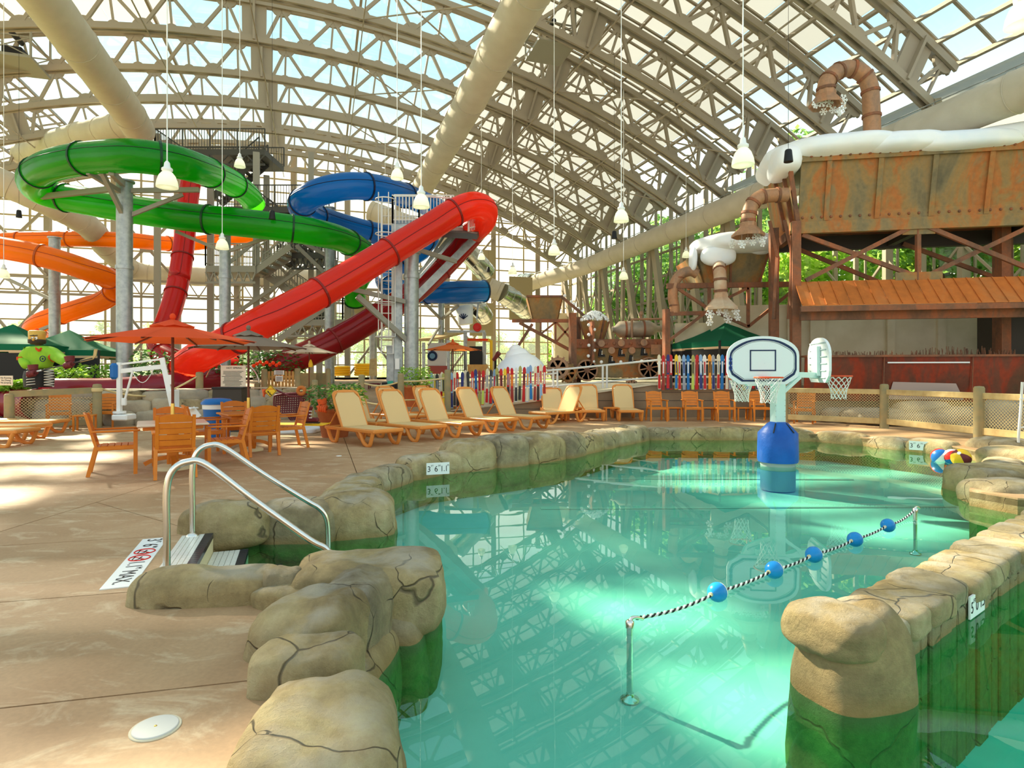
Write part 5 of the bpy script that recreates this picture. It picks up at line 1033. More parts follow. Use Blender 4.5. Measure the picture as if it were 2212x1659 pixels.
# tables with parasols
def table(cx, cy, a, top, label):
    t = thing('patio_table', label, 'table', (cx, cy, 0)); R = Matrix.Rotation(a, 3, 'Z'); c = V((cx, cy, 0))
    part('tabletop', MB().rbox(c+UZ*.715, (.95, .95, .035), .012, a), top, t); part('table_apron', MB().rbox(c+UZ*.67, (.8, .8, .06), .01, a), m_furn, t); part('pedestal', MB().rbox(c+UZ*.36, (.16, .16, .6), .02, a), m_furn, t)
    for k in range(4):
        d = R@V((math.cos(k*math.pi/2), math.sin(k*math.pi/2), 0)); mb = MB()
        for p, q in ((.06, .2), (.2, .3), (.3, .38)): z = lambda u: .16*math.sqrt(max(0, 1-(u/.42)**2))+.03; mb.bar(c+d*p+UZ*z(p), c+d*q+UZ*z(q), .06, .06)
        part('foot', mb, m_furn, t)
    return t
def parasol(cx, cy, z0, zt, zh, r, mt, label, rot=.2, n=8, base=True, pole=m_mahog, ztop=None):
    t = thing('parasol', label, 'parasol', (cx, cy, z0)); c = V((cx, cy, 0)); ring = [c+V((math.cos(rot+2*math.pi*k/n)*r, math.sin(rot+2*math.pi*k/n)*r, zh)) for k in range(n)]; apex = c+UZ*(zt-.06)
    for k in range(n):
        a, b = ring[k], ring[(k+1) % n]; mb = MB(); vs_ = []; m = 5
        for i in range(m+1):
            q = i/m; sag = .045*r*math.sin(math.pi*q)
            for j in range(4):
                u = j/3; e_ = a.lerp(b, u); p = apex.lerp(e_, q); dip = .03*r*q*math.sin(math.pi*u); vs_.append(p-UZ*sag*.12-(e_-apex).normalized()*dip*.6)
        mb.add(vs_, [(i*4+j, i*4+j+1, i*4+j+5, i*4+j+4) for i in range(m) for j in range(3)], True); part('canopy_panel', mb, mt, t)
        part('rib', MB().bar(a*.97+apex*.03-UZ*.02, apex-UZ*.05, .02, .025), pole, t)
    vs_ = [c+UZ*(zt+.01)]; fs_ = []
    for k in range(n*2): rr = r*(.27 if k % 2 == 0 else .25); vs_.append(c+V((math.cos(rot+math.pi*k/n)*rr, math.sin(rot+math.pi*k/n)*rr, zt-.036-(zt-.06-zh)*.27-(-.012 if k % 2 else .012))))
    for k in range(n*2): fs_.append((0, 1+k, 1+(k+1) % (n*2)))
    part('vent_cap', MB().add(vs_, fs_), mt, t); part('finial', MB().ball(c+UZ*(zt+.045), .045, 10, (1, 1, 1.2)), mt, t)
    part('pole', MB().rod((cx, cy, z0+.05), (cx, cy, zt-.03), .022, 10), pole, t)
    if base: part('pole_sleeve', MB().rod((cx, cy, z0+.74), (cx, cy, z0+1.02), .028, 10), m_brass, t); part('base', MB().lathe([(.27, 0), (.27, .035), (.2, .07), (.05, .09), (.04, .2)], (cx, cy, z0), 20), m_base, t)
    return t
def table_set(c, e1, top, label, labels):
    c = V((c[0], c[1], 0)); e1 = V((e1[0], e1[1], 0)).normalized(); e2 = V((-e1.y, e1.x, 0)); table(c.x, c.y, math.atan2(e1.y, e1.x), top, label)
    for d, lb in zip((e1, e2, -e1, -e2), labels): p = c+d*.74; chair(p.x, p.y, -d, lb)
table_set((-5.3, 9.4), (.52, -.85), m_ttop, 'square resin table with pale top under the red parasol', ['armchair with its back to the camera at the red parasol table', 'armchair on the right side of the red parasol table', 'armchair on the far side of the red parasol table', 'armchair in side view left of the red parasol table'])
table_set((-5.08, 11.6), (.62, -.78), m_furn, 'square caramel resin table under the taupe parasol', ['armchair seen from behind at the taupe parasol table', 'armchair right of the taupe parasol table with a sunlit back', 'armchair on the far side of the taupe parasol table', 'armchair left of the taupe parasol table before the blue bin'])
parasol(-5.3, 9.4, 0, 2.33, 1.99, 1.24, m_cred, 'red orange parasol over the nearest table')
parasol(-5.08, 11.6, 0, 2.32, 1.97, 1.1, m_ctaupe, 'taupe parasol over the second table')
p = P(668, 762, 21); parasol(p.x, p.y, .3, 2.52, 2.18, .95, m_cwhite, 'small off white parasol beside the red slide end', base=False)
p = P(978, 755, 23.5); parasol(p.x, p.y, .6, 2.72, 2.38, 1.15, m_corange, 'orange parasol before the splash hut', base=False)
# chairs along the retaining wall and elsewhere
for i, (x, lb) in enumerate([(1421, 'first armchair from the loungers along the brown wall'), (1498, 'second armchair along the brown wall, under white and yellow skis'), (1568, 'third armchair along the brown wall, left of the hoop'), (1646, 'armchair along the brown wall just left of the hoop post')]): p = G(x, 910); chair(p.x, p.y+.15, (-.08 if i else .05, -1), lb)
p = G(1738, 914); chair(p.x, p.y, (-.55, -.83), 'armchair by the netted fence right of the hoop post')
p = G(975, 896, .0); chair(p.x, p.y+.2, (.5, -.86), 'armchair behind the loungers before the left ski fence'); p = G(1082, 898); chair(p.x, p.y+.4, (.1, -1), 'armchair mostly hidden behind the loungers under coloured skis')
p = G(128, 925); chair(p.x, p.y, (.55, -.83), 'left armchair by the rock wall and rope fence'); p = G(226, 922); chair(p.x, p.y, (.35, -.93), 'armchair before the rope fence post left of the white pool lift')
def stool_proto():
    t = thing('side_table', 'x', 'side table', (0, 0, 0), 'small resin side tables'); part('table_top', MB().rbox((0, 0, .39), (.46, .44, .035), .01), m_furn, t)
    for a in (-1, 1):
        for b in (-1, 1): part('leg', MB().bar((a*.2, b*.19, 0), (a*.2, b*.19, .375), .045, .045), m_furn, t)
    return t
st0 = stool_proto(); us = [0]
def stool(x, y, rz, label):
    o = st0 if not us[0] else copy_tree(st0); us[0] = 1; put(o, (x, y, 0), rz, label)
for x, lb in [(1243, 'side table left of the first upright lounger by the wall'), (1324, 'side table between the two upright loungers by the wall'), (1459, 'side table between first and second armchair by the wall'), (1534, 'side table between second and third armchair by the wall'), (1610, 'side table left of the armchair at the hoop'), (1698, 'side table behind the hoop post')]: p = G(x, 909); stool(p.x, p.y+.25, 0, lb)
p = G(183, 930); stool(p.x, p.y, .4, 'side table between the two armchairs at the rock wall')
# loungers: foot end at -y, origin under the foot edge
def lounger_proto(deg, nm):
    t = thing(nm, 'x', 'lounger', (0, 0, 0), 'cream sling sun loungers'); a = math.radians(deg); ca, sa = math.cos(a), math.sin(a); hy = 1.2; bl_ = .82
    part('sling_seat', MB().plate([(-.3, .02, .335), (.3, .02, .335), (.3, hy, .325), (-.3, hy, .325)], (0, 0, .022)), m_sling, t)
    def bk(u, l): return V((u, hy+l*ca, .34+l*sa))
    nrm = V((0, -sa, ca)); c_ = .15
    part('sling_back', MB().plate([bk(-.3, 0), bk(.3, 0), bk(.3, bl_-c_), bk(.3-c_*.7, bl_), bk(-.3+c_*.7, bl_), bk(-.3, bl_-c_)], nrm*.022), m_sling, t)
    part('back_frame', MB().tube(cr([bk(-.31, 0), bk(-.325, bl_*.5), bk(-.32, bl_-c_), bk(-.24, bl_+.02), bk(.24, bl_+.02), bk(.32, bl_-c_), bk(.325, bl_*.5), bk(.31, 0)], 4), .026, 8), m_furn2, t)
    hb = MB()
    for s_ in (-1, 1): hb.plate([bk(s_*.31, bl_-.17), bk(s_*.31, bl_-.05), bk(s_*.22, bl_+.03), bk(s_*.18, bl_+.03), bk(s_*.19, bl_-.0), bk(s_*.28, bl_-.08)], nrm*.03)
    hb.plate([bk(-.22, bl_-.01), bk(.22, bl_-.01), bk(.22, bl_+.035), bk(-.22, bl_+.035)], nrm*.03); part('head_trim', hb, m_furn2, t)
    for s_ in (-1, 1):
        part('side_rail', MB().rbox((s_*.345, .9, .31), (.07, 1.8, .07), .015), m_furn2, t)
        for y0, y1 in ((.06, .5), (1.3, 1.72)):
            part('leg', MB().tube(cr([(s_*.345, y0-.03, .31), (s_*.345, y0+.03, .14), (s_*.345, y0+.09, .03), (s_*.345, y0+.2, .028), (s_*.345, y1-.12, .1), (s_*.345, y1, .3)], 4), .04, 8), m_furn2, t)
    part('foot_rail', MB().rbox((0, .0, .315), (.76, .08, .085), .025), m_furn2, t); part('head_rail', MB().rbox((0, 1.8, .31), (.74, .06, .05), .02), m_furn2, t)
    if deg > 15: part('back_prop', MB().bar(bk(-.3, .4)-nrm*.03, (-.3, 1.75, .31), .03, .02).bar(bk(.3, .4)-nrm*.03, (.3, 1.75, .31), .03, .02), m_furn2, t)
    return t
lp = {66: lounger_proto(62, 'sun_lounger'), 0: lounger_proto(2, 'sun_lounger'), 45: lounger_proto(48, 'sun_lounger')}; lu = set()
def lounger(k, x, y, foot, label):                               # foot: direction from head to foot end
    o = lp[k] if k not in lu else copy_tree(lp[k]); lu.add(k); put(o, (x, y, 0), math.atan2(foot[1], foot[0])+math.pi/2, label)
fd = (.74, -.67)
for (x, y), lb in zip([(-2.52, 12.25), (-1.72, 13.15), (-.92, 14.0), (-.1, 15.1), (.78, 15.85)], ['nearest cream lounger of the front row by the planter', 'second cream lounger of the front row', 'middle cream lounger of the front row', 'fourth cream lounger of the front row', 'fifth cream lounger of the front row, nearest the wall loungers']): lounger(66, x, y, fd, lb)
for (x, y), lb in zip([(-2.9, 14.15), (-2.5, 16.3), (-1.55, 16.9)], ['cream lounger of the back row behind the nearest one', 'cream lounger of the back row by the rope post', 'cream lounger of the back row before the far planter']): lounger(66, x, y, fd, lb)
lounger(66, .75, 17.6, (-.75, -.66), 'cream lounger turned away with striped shadows before the ski fence')
for x, k, lb in ((1199, 45, 'lounger with low reclined back facing the pool, by the wall'), (1281, 66, 'upright lounger facing the pool, left of two by the wall'), (1364, 66, 'upright lounger facing the pool beside the first armchair')): p = G(x, 911); lounger(k, p.x, p.y, (0, -1), lb)
for (x, y), lb in zip([(-11.05, 14.7), (-10.5, 13.4), (-9.95, 12.35)], ['flat lounger at the left edge, farthest of three', 'flat lounger at the left edge, middle of three', 'flat lounger at the left edge, nearest of three']): lounger(0, x, y, (.97, .1), lb)
# ---------------------------------------------------------------- planters
def foliage(parent, c, r, h, n, mt, seed, leaf=.09, nm='foliage'):
    rr = random.Random(seed); mb = MB()
    for i in range(n):
        a = rr.uniform(0, 6.28); q = rr.random()**.5; z = h*rr.random(); R_ = r*q*(1-.35*abs(z/h-.45)); p = V(c)+V((R_*math.cos(a), R_*math.sin(a), z)); d = V((math.cos(a)*.8, math.sin(a)*.8, rr.uniform(-.5, .6))).normalized()
        sd_ = d.cross(V((rr.uniform(-1, 1), rr.uniform(-1, 1), 1))).normalized(); l = leaf*rr.uniform(.7, 1.4); mb.add([p, p+d*l*.5+sd_*l*.3, p+d*l*1.1-UZ*l*.15, p+d*l*.5-sd_*l*.3], [(0, 1, 2, 3)])
    st = MB()
    for i in range(9): a = 6.28*i/9; st.rod(c, V(c)+V((r*.6*math.cos(a), r*.6*math.sin(a), h*.7)), .012, 5, .004)
    o = part(nm, mb, mt, parent, kind='stuff'); part('stem', st, m_leafd, parent, kind='stuff'); return o
def planter(x, y, z, r, h, label, mt, seed, fr_=1.5, fh=.7):
    t = thing('potted_plant', label, 'plant', (x, y, z)); part('pot', MB().lathe([(r*.7, 0), (r*.95, h*.86), (r*1.06, h*.88), (r*1.06, h), (r*.93, h), (r*.9, h*.9), (.01, h*.9)], (x, y, z), 24), m_terra, t); foliage(t, (x, y, z+h*.9), r*fr_, fh, 620, mt, seed); return t
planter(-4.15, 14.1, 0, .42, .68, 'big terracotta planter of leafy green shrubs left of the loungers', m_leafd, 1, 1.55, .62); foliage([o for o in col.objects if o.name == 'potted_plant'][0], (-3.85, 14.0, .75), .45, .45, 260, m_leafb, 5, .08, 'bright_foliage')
p = P(898, 878, 19.2); planter(p.x, p.y, p.z, .44, .68, 'terracotta planter with bright green plant behind the loungers', m_leafb, 2, 1.25, .62)
def bush(x, y, z, r, h, label, mt, seed, n=520, leaf=.13):
    t = thing('leafy_shrub', label, 'shrub', (x, y, z)); foliage(t, (x, y, z), r, h, n, mt, seed, leaf)
for i, (x, yb, Y, r, h, mt, lb) in enumerate([(350, 845, 20, .95, 1.35, m_leafd, 'dark shrub behind the red parasol pole'), (330, 850, 20.9, .7, 1.1, m_leafd, 'shrub behind the white pool lift frame'), (205, 850, 20, .5, .95, m_leafb, 'light green plant by the blue bag on the pool lift'), (150, 845, 19, .5, .75, m_leafb, 'leafy plant in front of the dark canopy beside the sculpture'), (562, 815, 22.8, .85, 1.0, m_leafd, 'dark flowering shrub under the taupe parasol edge'), (600, 815, 23, .9, .9, m_leafd, 'dark shrub behind the picket gate'), (30, 845, 17.5, .3, .3, m_leafb, 'small green plant behind the left fence rail'), (470, 835, 21, .5, .7, m_leafd, 'low shrub left of the spring sign')]):
    q = P(x, yb, Y); bush(q.x, q.y, q.z, r, h, lb, mt, 20+i)
fl = solo('flower_sprigs', (lambda mb: [mb.ball(P(548+i*7, 790-(i*13) % 9, 21.6), .07, 6) for i in range(9)] and mb)(MB()), m_cred, 'red and pink blossoms on the dark shrub by the gate', 'flowers', None, 'stuff')
# ---------------------------------------------------------------- skis on the ramp fence
m_sk = {k: mat('ski '+k, c, 0.35) for k, c in dict(red=(.55, .012, .012), darkred=(.3, .03, .02), navy=(.02, .03, .16), blue=(.01, .16, .45), lightblue=(.25, .4, .62), cream=(.72, .64, .46), black=(.03, .03, .03), yellow=(.82, .55, .03), lime=(.5, .62, .1), white=(.75, .75, .72), orange=(.85, .3, .01), grey=(.3, .32, .36), olive=(.38, .36, .1)).items()}
SKW = [(0, .030), (.08, .036), (.3, .030), (.55, .026), (.75, .031), (.87, .038), (.93, .036), (.97, .026), (1.0, .004)]
def ski_mesh(L, y0, a, b, th, wk=1.0):
    ks = [k for k in SKW if a < k[0] < b]
    def wd(q):
        for (p0, w0), (p1, w1) in zip(SKW, SKW[1:]):
            if p0 <= q <= p1: return w0+(w1-w0)*(q-p0)/(p1-p0)
    ks = [(a, wd(a))]+ks+[(b, wd(b))]; return MB().plate([(-w_*wk, y0, q*L) for q, w_ in ks]+[(w_*wk, y0, q*L) for q, w_ in reversed(ks)], (0, -th, 0))
SKC = {}
def ski(o, L, c1, c2, c3, lean, label, grp):
    key = (c1, c2, c3, round(L, 2)); t = thing('ski', label, 'ski', o, grp, None, 0); t.rotation_euler = (0, lean, 0)
    if key not in SKC:
        SKC[key] = [('ski_base', mesh('ski_base', ski_mesh(L, .0, 0, 1, .014, 1.45), m_sk[c1])), ('tail_print', mesh('tail_print', ski_mesh(L, -.012, .02, .42, .006, 1.25), m_sk[c2])), ('centre_print', mesh('centre_print', ski_mesh(L, -.012, .47, .8, .006, .7), m_sk[c3]))]
    for nm, me in SKC[key]: part(nm, None, None, t, me=me)
COLN = dict(darkred='dark red', lightblue='light blue')
lx = [385, 435, 490, 540, 585, 705, 755, 805, 868, 920, 980, 1035, 1103, 1150, 1200, 1262, 1325, 1378, 1440, 1500, 1555, 1607, 1668, 1730, 1785, 1850, 1905, 1970, 2025, 2080, 2130, 2180]
lc = 'lightblue,navy,white;cream,orange,yellow;black,black,grey;cream,red,white;olive,yellow,black;lightblue,navy,red;cream,black,red;red,black,grey;navy,red,navy;cream,red,cream;black,grey,black;red,darkred,white;navy,red,blue;darkred,olive,red;red,lime,black;cream,red,grey;black,red,grey;lightblue,navy,red;olive,yellow,black;red,darkred,black;yellow,grey,black;red,black,grey;red,darkred,orange;white,black,grey;olive,black,lime;red,red,black;lightblue,cream,orange;lightblue,blue,red;cream,darkred,red;red,black,white;cream,lightblue,red;red,darkred,white'.split(';')
rk = random.Random(3)
for i, (z, c) in enumerate(zip(lx, lc)):
    x = 880+z/7.373; yt = 808-(x-931)*.078-(3 if i % 3 == 0 else 0); a = P(x, yt, 20.0); L = 1.12+.06*rk.random(); c1, c2, c3 = c.split(',')
    ski(V((a.x, 19.95+(.05 if i % 2 else 0), a.z-L)), L, c1, c2, c3, rk.uniform(-.03, .03), f"{ORD[i]} ski from the left on the sloping ski fence, {COLN.get(c1, c1)} with {COLN.get(c2, c2)} tail", 'skis on the sloping fence')
rx = [115, 157, 203, 242, 290, 332, 375, 422, 465, 512, 552, 598, 645, 688, 733, 778, 822, 862, 905, 950, 1000, 1050, 1100, 1150, 1200, 1240, 1278, 1520, 1576, 1600]
rcs = 'cream,red,white;red,darkred,white;navy,red,red;red,black,white;yellow,blue,navy;cream,red,red;lightblue,grey,navy;blue,blue,white;olive,lime,black;red,red,darkred;lightblue,navy,white;white,red,red;orange,orange,black;grey,navy,blue;cream,red,grey;blue,blue,white;red,cream,grey;cream,grey,red;navy,white,grey;red,black,white;yellow,olive,black;white,blue,red;black,red,grey;cream,navy,blue;lime,black,white;red,red,white;red,white,black;white,lime,lime;cream,black,black;grey,black,white'.split(';')
for i, (z, c) in enumerate(zip(rx, rcs)):
    x = 1400+z/4.878; a = P(x, 766+rk.uniform(-1, 1), 20.0); L = 1.16; c1, c2, c3 = c.split(',')
    ski(V((a.x, 19.95+(.05 if i % 2 else 0), a.z-L)), L, c1, c2, c3, rk.uniform(-.012, .012), f"{ORD[i]} ski from the left on the level fence, {COLN.get(c1, c1)} with {COLN.get(c2, c2)} tail", 'skis on the level fence')
rf = thing('ramp_railing', 'pale grey pipe railing along the sloping ramp and upper deck', 'railing', (4.7, 20.3, 1.1)); Yr = 20.18
part('top_rail', MB().tube([P(925, 823, Yr), P(1215, 798, Yr), P(1420, 778, Yr), P(1725, 777, Yr)], .035, 8), m_rail, rf); part('mid_rail', MB().tube([P(925, 858, Yr), P(1185, 835, Yr), P(1420, 815, Yr), P(1725, 813, Yr)], .03, 8), m_rail, rf); part('ski_rail', MB().tube([P(925, 835, Yr), P(1205, 806, Yr)], .03, 8).tube([P(1420, 785, Yr), P(1725, 786, Yr)], .03, 8), m_rail, rf)
for x, y0, y1 in ((1195, 868, 796), (1204, 870, 800), (1302, 838, 788), (1311, 838, 787), (1425, 834, 778), (1500, 832, 778), (1580, 832, 778), (1660, 832, 778), (1715, 832, 778), (1100, 886, 808), (1000, 893, 817), (935, 897, 822)): part('railing_post', MB().rod(P(x, y0, Yr), P(x, y1, Yr), .035, 8), m_rail, rf)
# ---------------------------------------------------------------- rustic fences
def post(mb, x, y, z0, h, r=.1): return mb.lathe([(r, 0), (r*.98, h-.05), (r*.8, h-.01), (.001, h)], (x, y, z0), 12)
def netmesh(a, b, z0, z1, step=.075, wd=.007):
    a, b = V(a), V(b); L = (b-a).length; d = (b-a)/L; H = z1-z0; mb = MB(); up = d.cross(UZ); k = -H
    while k < L:
        for sg in (0, 1):
            u0_, u1_ = k, k+H; za, zb_ = (0, H) if sg == 0 else (H, 0)
            if u0_ < 0: za += (zb_-za)*(-u0_/H); u0_ = 0
            if u1_ > L: zb_ = za+(zb_-za)*((L-u0_)/(u1_-u0_)); u1_ = L
            if u1_-u0_ > .02: mb.bar(a+d*u0_+UZ*(z0+za), a+d*u1_+UZ*(z0+zb_), wd, wd, up)
        k += step
    return mb
fe = thing('netted_fence', 'timber rail fence with diamond netting at the right of the pool', 'fence', G(1910, 925))
q1, q2 = G(1910, 925), G(2115, 949); d12 = (q2-q1); q0 = V((8.1, 17.9, 0)); q3 = q2+d12.normalized()*2.4; q4 = q3+d12.normalized()*2.4
for p in (q0, q1, q2, q3, q4): part('fence_post', post(MB(), p.x, p.y, 0, 1.2, .11), m_post, fe)
for a, b in ((q0, q1), (q1, q2), (q2, q3), (q3, q4)):
    part('top_rail', MB().rbox((a+b)/2+UZ*.98, ((b-a).length-.1, .05, .14), .01, math.atan2((b-a).y, (b-a).x)), m_fence, fe); part('bottom_rail', MB().rbox((a+b)/2+UZ*.19, ((b-a).length-.1, .05, .16), .01, math.atan2((b-a).y, (b-a).x)), m_fence, fe)
    part('netting', netmesh(a-d12.normalized().cross(UZ)*.03, b-d12.normalized().cross(UZ)*.03, .14, 1.04), m_rope, fe, kind='stuff')
lr = thing('garden_rocks', 'landscape boulders between the netted fence and the bar front', 'rocks', (12.5, 17, 0))
for i, (x, y, Y, d) in enumerate([(1990, 893, 17.6, (1.5, .9, .75)), (1885, 900, 17.6, (1.7, .9, .55)), (2075, 905, 16.6, (1.5, .9, .7)), (2180, 900, 15.8, (1.3, .9, .9)), (1960, 915, 16.9, (2.4, .7, .4)), (1820, 905, 18.2, (1.2, .7, .5))]): q = P(x, y, Y); part('stone', blob((q.x, q.y, max(.2, q.z)), d, -.4, 400+i, 3.2, .11, 4), m_rockw, lr)
# rope posts in the middle
rp_ = thing('rope_fence', 'round timber posts linked by rope behind the loungers', 'fence', P(779, 868, 18.5)); tops = []
for x, yt, yb, Y in ((680, 820, 895, 18.5), (781, 809, 870, 18.5), (866, 806, 876, 18.3), (967, 798, 885, 18.3)): a, b = P(x, yb, Y), P(x, yt, Y); part('fence_post', post(MB(), a.x, a.y, min(a.z, 0.1), b.z-min(a.z, .1), .1), m_post, rp_); tops.append(b)
for a, b in zip(tops, tops[1:]):
    for dz in (.25, .82): part('rope', MB().tube([a.lerp(b, k/8)-UZ*(dz+.12*math.sin(math.pi*k/8)*(.3 if a.x > -4 else 1)) for k in range(9)], .026, 6), m_rope, rp_)
part('rope', MB().tube([tops[0]-UZ*.3, P(640, 845, 18.6)], .026, 6), m_rope, rp_)
lf = thing('rope_fence', 'weathered post fence with netting and rope by the left rock wall', 'fence', P(210, 925, 16.2)); tops = []
for x, yt, yb, Y in ((20, 850, 922, 15.2), (210, 829, 922, 16.2), (431, 803, 902, 18.6)): a, b = P(x, yb, Y), P(x, yt, Y); part('fence_post', post(MB(), a.x, a.y, 0, b.z, .11), m_post, lf); tops.append(V((b.x, b.y, b.z)))
a, b = tops[0], tops[1]; part('top_rail', MB().bar(a-UZ*.02, b-UZ*.17, .06, .16), m_post, lf); part('bottom_rail', MB().bar(V((a.x, a.y, .18)), V((b.x, b.y, .18)), .06, .15), m_post, lf); part('netting', netmesh(V((a.x, a.y, 0)), V((b.x, b.y, 0)), .15, .85), m_rope, lf, kind='stuff')
a, b = tops[1], tops[2]; part('rope', MB().tube([a.lerp(b, k/12)-UZ*(.1+.42*math.sin(math.pi*k/12)) for k in range(13)], .026, 6), m_rope, lf); part('rope_knot', MB().lathe([(.125, -.05), (.14, 0), (.125, .05)], a-UZ*.16, 14), m_rope, lf)
sg = thing('warning_sign', 'cream warning sign with small black lettering on the left fence post', 'sign', P(18, 835, 15)); c = P(14, 822, 15); part('sign_board', MB().rbox(c, (.32, .02, .24), .004), m_signc, sg)
for i, tx in enumerate(('No Running,', 'No Diving,', 'No Jumping.')): text('lettering', tx, .055, c+V((0, -.013, .065-.06*i)), (1, 0, 0), (0, 0, 1), m_ink, sg)
# ---------------------------------------------------------------- hot tub rock wall
hw = thing('stacked_stone_wall', 'low rock wall of fitted stones round the hot tub', 'wall', (-8, 18, 0)); rr = random.Random(8)
wp = cr([P(40, 925, 17.4), P(150, 925, 17.2), P(260, 922, 17.2), P(330, 920, 17.3), P(420, 912, 18), P(520, 905, 18.8), P(640, 900, 19.6)], 10); acc = [0]
for a, b in zip(wp, wp[1:]): acc.append(acc[-1]+(b-a).length)
def wat(L):
    for i in range(len(wp)-1):
        if acc[i+1] >= L: return wp[i].lerp(wp[i+1], (L-acc[i])/(acc[i+1]-acc[i]))
    return wp[-1]
n = 0
for row, (za, zb) in enumerate(((-.05, .4), (.36, .72), (.68, .98))):
    L = -.2*row
    while L < acc[-1]:
        l = rr.uniform(.5, 1.0); a, b = wat(max(0, L)), wat(min(acc[-1], L+l)); d = b-a
        if d.length > .2: c = (a+b)/2; c.z = (za+zb)/2+rr.uniform(-.03, .03); part('stone', blob(c+V((0, .1*row, 0)), (d.length*1.08, .5, zb-za+.06), math.atan2(d.y, d.x), 500+n, 4.2, .08, 3), m_rockw if n % 3 else m_rockg, hw); n += 1
        L += l
tp2 = MB()
for i in range(len(wp)-1): a, b = wp[i], wp[i+1]; tp2.add([V((a.x, a.y+.05, 1.0)), V((b.x, b.y+.05, 1.0)), V((b.x, b.y+1.0, 1.02)), V((a.x, a.y+1.0, 1.02))], [(0, 1, 2, 3)])
part('wall_cap', tp2, m_conc, hw)
hrz = thing('spa_handrail', 'pair of steel handrails behind the spring sign', 'handrail', P(470, 850, 20)); part('rail', MB().tube(cr([P(438, 830, 20), P(455, 795, 20), P(462, 790, 20), P(478, 790, 20), P(478, 830, 20)], 4), .03, 8).tube(cr([P(530, 792, 20.5), P(540, 792, 20.5), P(556, 812, 20.5), P(562, 840, 20.5)], 4), .03, 8), m_stain, hrz)
hs = thing('spring_sign', 'cream sign board headed HOT SPRING with rows of small print', 'sign', P(504, 850, 18.6)); a, b, c_ = P(477, 843, 18.6), P(531, 790, 18.6), P(504, 816, 18.6)
part('sign_board', MB().rbox(c_, (b.x-a.x, .03, b.z-a.z), .006), m_signc, hs); text('heading', 'HOT SPRING', .085, P(506, 795, 18.58), (1, 0, 0), (0, 0, 1), m_ink, hs)
for i in range(13): part('print_line', MB().box(P(504-(i*7) % 5, 802+i*2.8, 18.58), (.62-.05*((i*5) % 4), .004, .014)), m_ink, hs)
part('sign_post', MB().bar(P(504, 900, 18.64), P(504, 843, 18.64), .08, .05, RX), m_post, hs)
gt = thing('picket_gate', 'honey coloured picket gate carrying two small signs', 'gate', P(607, 872, 20.6)); Y = 20.6
for i in range(8): x = 581+i*7.4; part('picket', MB().rbox((P(x, 835, Y).x, Y, P(0, 836, Y).z), (.085, .025, 1.08), .008), m_picket, gt)
for y in (815, 858): part('gate_rail', MB().box(P(607, y, Y+.04), (.9, .03, .09)), m_picket, gt)
for x, yt in ((571, 797), (643, 795), (556, 827), (566, 853)): a = P(x, yt, Y-.3); part('gate_post', post(MB(), a.x, a.y, 0, a.z, .1), m_post, gt)
for y, w_, h_ in ((805, .34, .15), (818, .25, .19)): s_ = part('notice', MB().rbox(P(603, y, Y-.05), (w_, .02, h_), .004), m_sign, gt); [part('print_line', MB().box(P(603, y-3+k*3, Y-.065), (w_*.75, .004, .018)), m_ink, s_) for k in range(3)]
bs2 = thing('burlap_screen', 'tan netted screen panels beside the picket gate', 'fence', P(675, 860, 21)); part('screen', MB().rbox(P(660, 832, 21), (.75, .03, .85), .01), m_post, bs2); part('screen', MB().rbox(P(697, 830, 21.3), (.55, .03, .8), .01), m_post, bs2); part('screen_post', post(MB(), P(709, 0, 21).x, 21, 0, 1.65, .09), m_post, bs2)
part('amber_light', MB().lathe([(.07, 0), (.08, .1), (.05, .2), (.02, .26)], P(671, 793, 20.8), 10), m_yellow, bs2)
# ---------------------------------------------------------------- pool lift
pl = thing('pool_lift', 'white pool access lift with seat, blue bag and swing arm', 'pool lift', P(270, 920, 16.6)); Y = 16.4
part('lift_base', MB().rbox(P(268, 901, Y), (.42, .45, .16), .03), m_white, pl); part('mast', MB().rbox((P(258, 0, Y).x, Y, (P(0, 783, Y).z+P(0, 895, Y).z)/2), (.11, .11, P(0, 783, Y).z-P(0, 895, Y).z), .01), m_white, pl); part('mast_foot', MB().lathe([(.16, 0), (.16, .06)], P(258, 893, Y), 14), m_white, pl)
part('upper_arm', MB().bar(P(258, 787, Y), P(348, 776, Y), .04, .05), m_white, pl); part('lower_arm', MB().bar(P(258, 802, Y), P(350, 792, Y), .06, .12), m_white, pl); part('hanger', MB().bar(P(350, 773, Y), P(374, 885, Y), .1, .12, RX), m_white, pl); part('hanger_bracket', MB().box(P(366, 820, Y), (.14, .06, .26)).bar(P(366, 850, Y), P(372, 872, Y), .1, .1), m_white, pl)
part('actuator', MB().rod(P(287, 800, Y-.1), P(268, 870, Y-.1), .03, 8).rbox(P(268, 868, Y-.1), (.12, .1, .2), .02), m_white, pl); part('control_bag', MB().rbox(P(247, 802, Y-.05), (.2, .2, .44), .06), m_blue, pl); part('cable', MB().tube([P(285, 802, Y-.12).lerp(P(332, 797, Y-.12), k/8)-UZ*.34*math.sin(math.pi*k/8) for k in range(9)], .01, 5), m_white, pl)
st_ = part('seat', MB().rbox(P(398, 882, Y), (.6, .4, .05), .02), m_white, pl); part('leg_rest', MB().bar(P(410, 885, Y), P(425, 905, Y), .3, .04, (0, 1, 0)), m_white, st_); part('seat_back', MB().rbox(P(377, 862, Y), (.06, .4, .5), .02), m_white, st_)
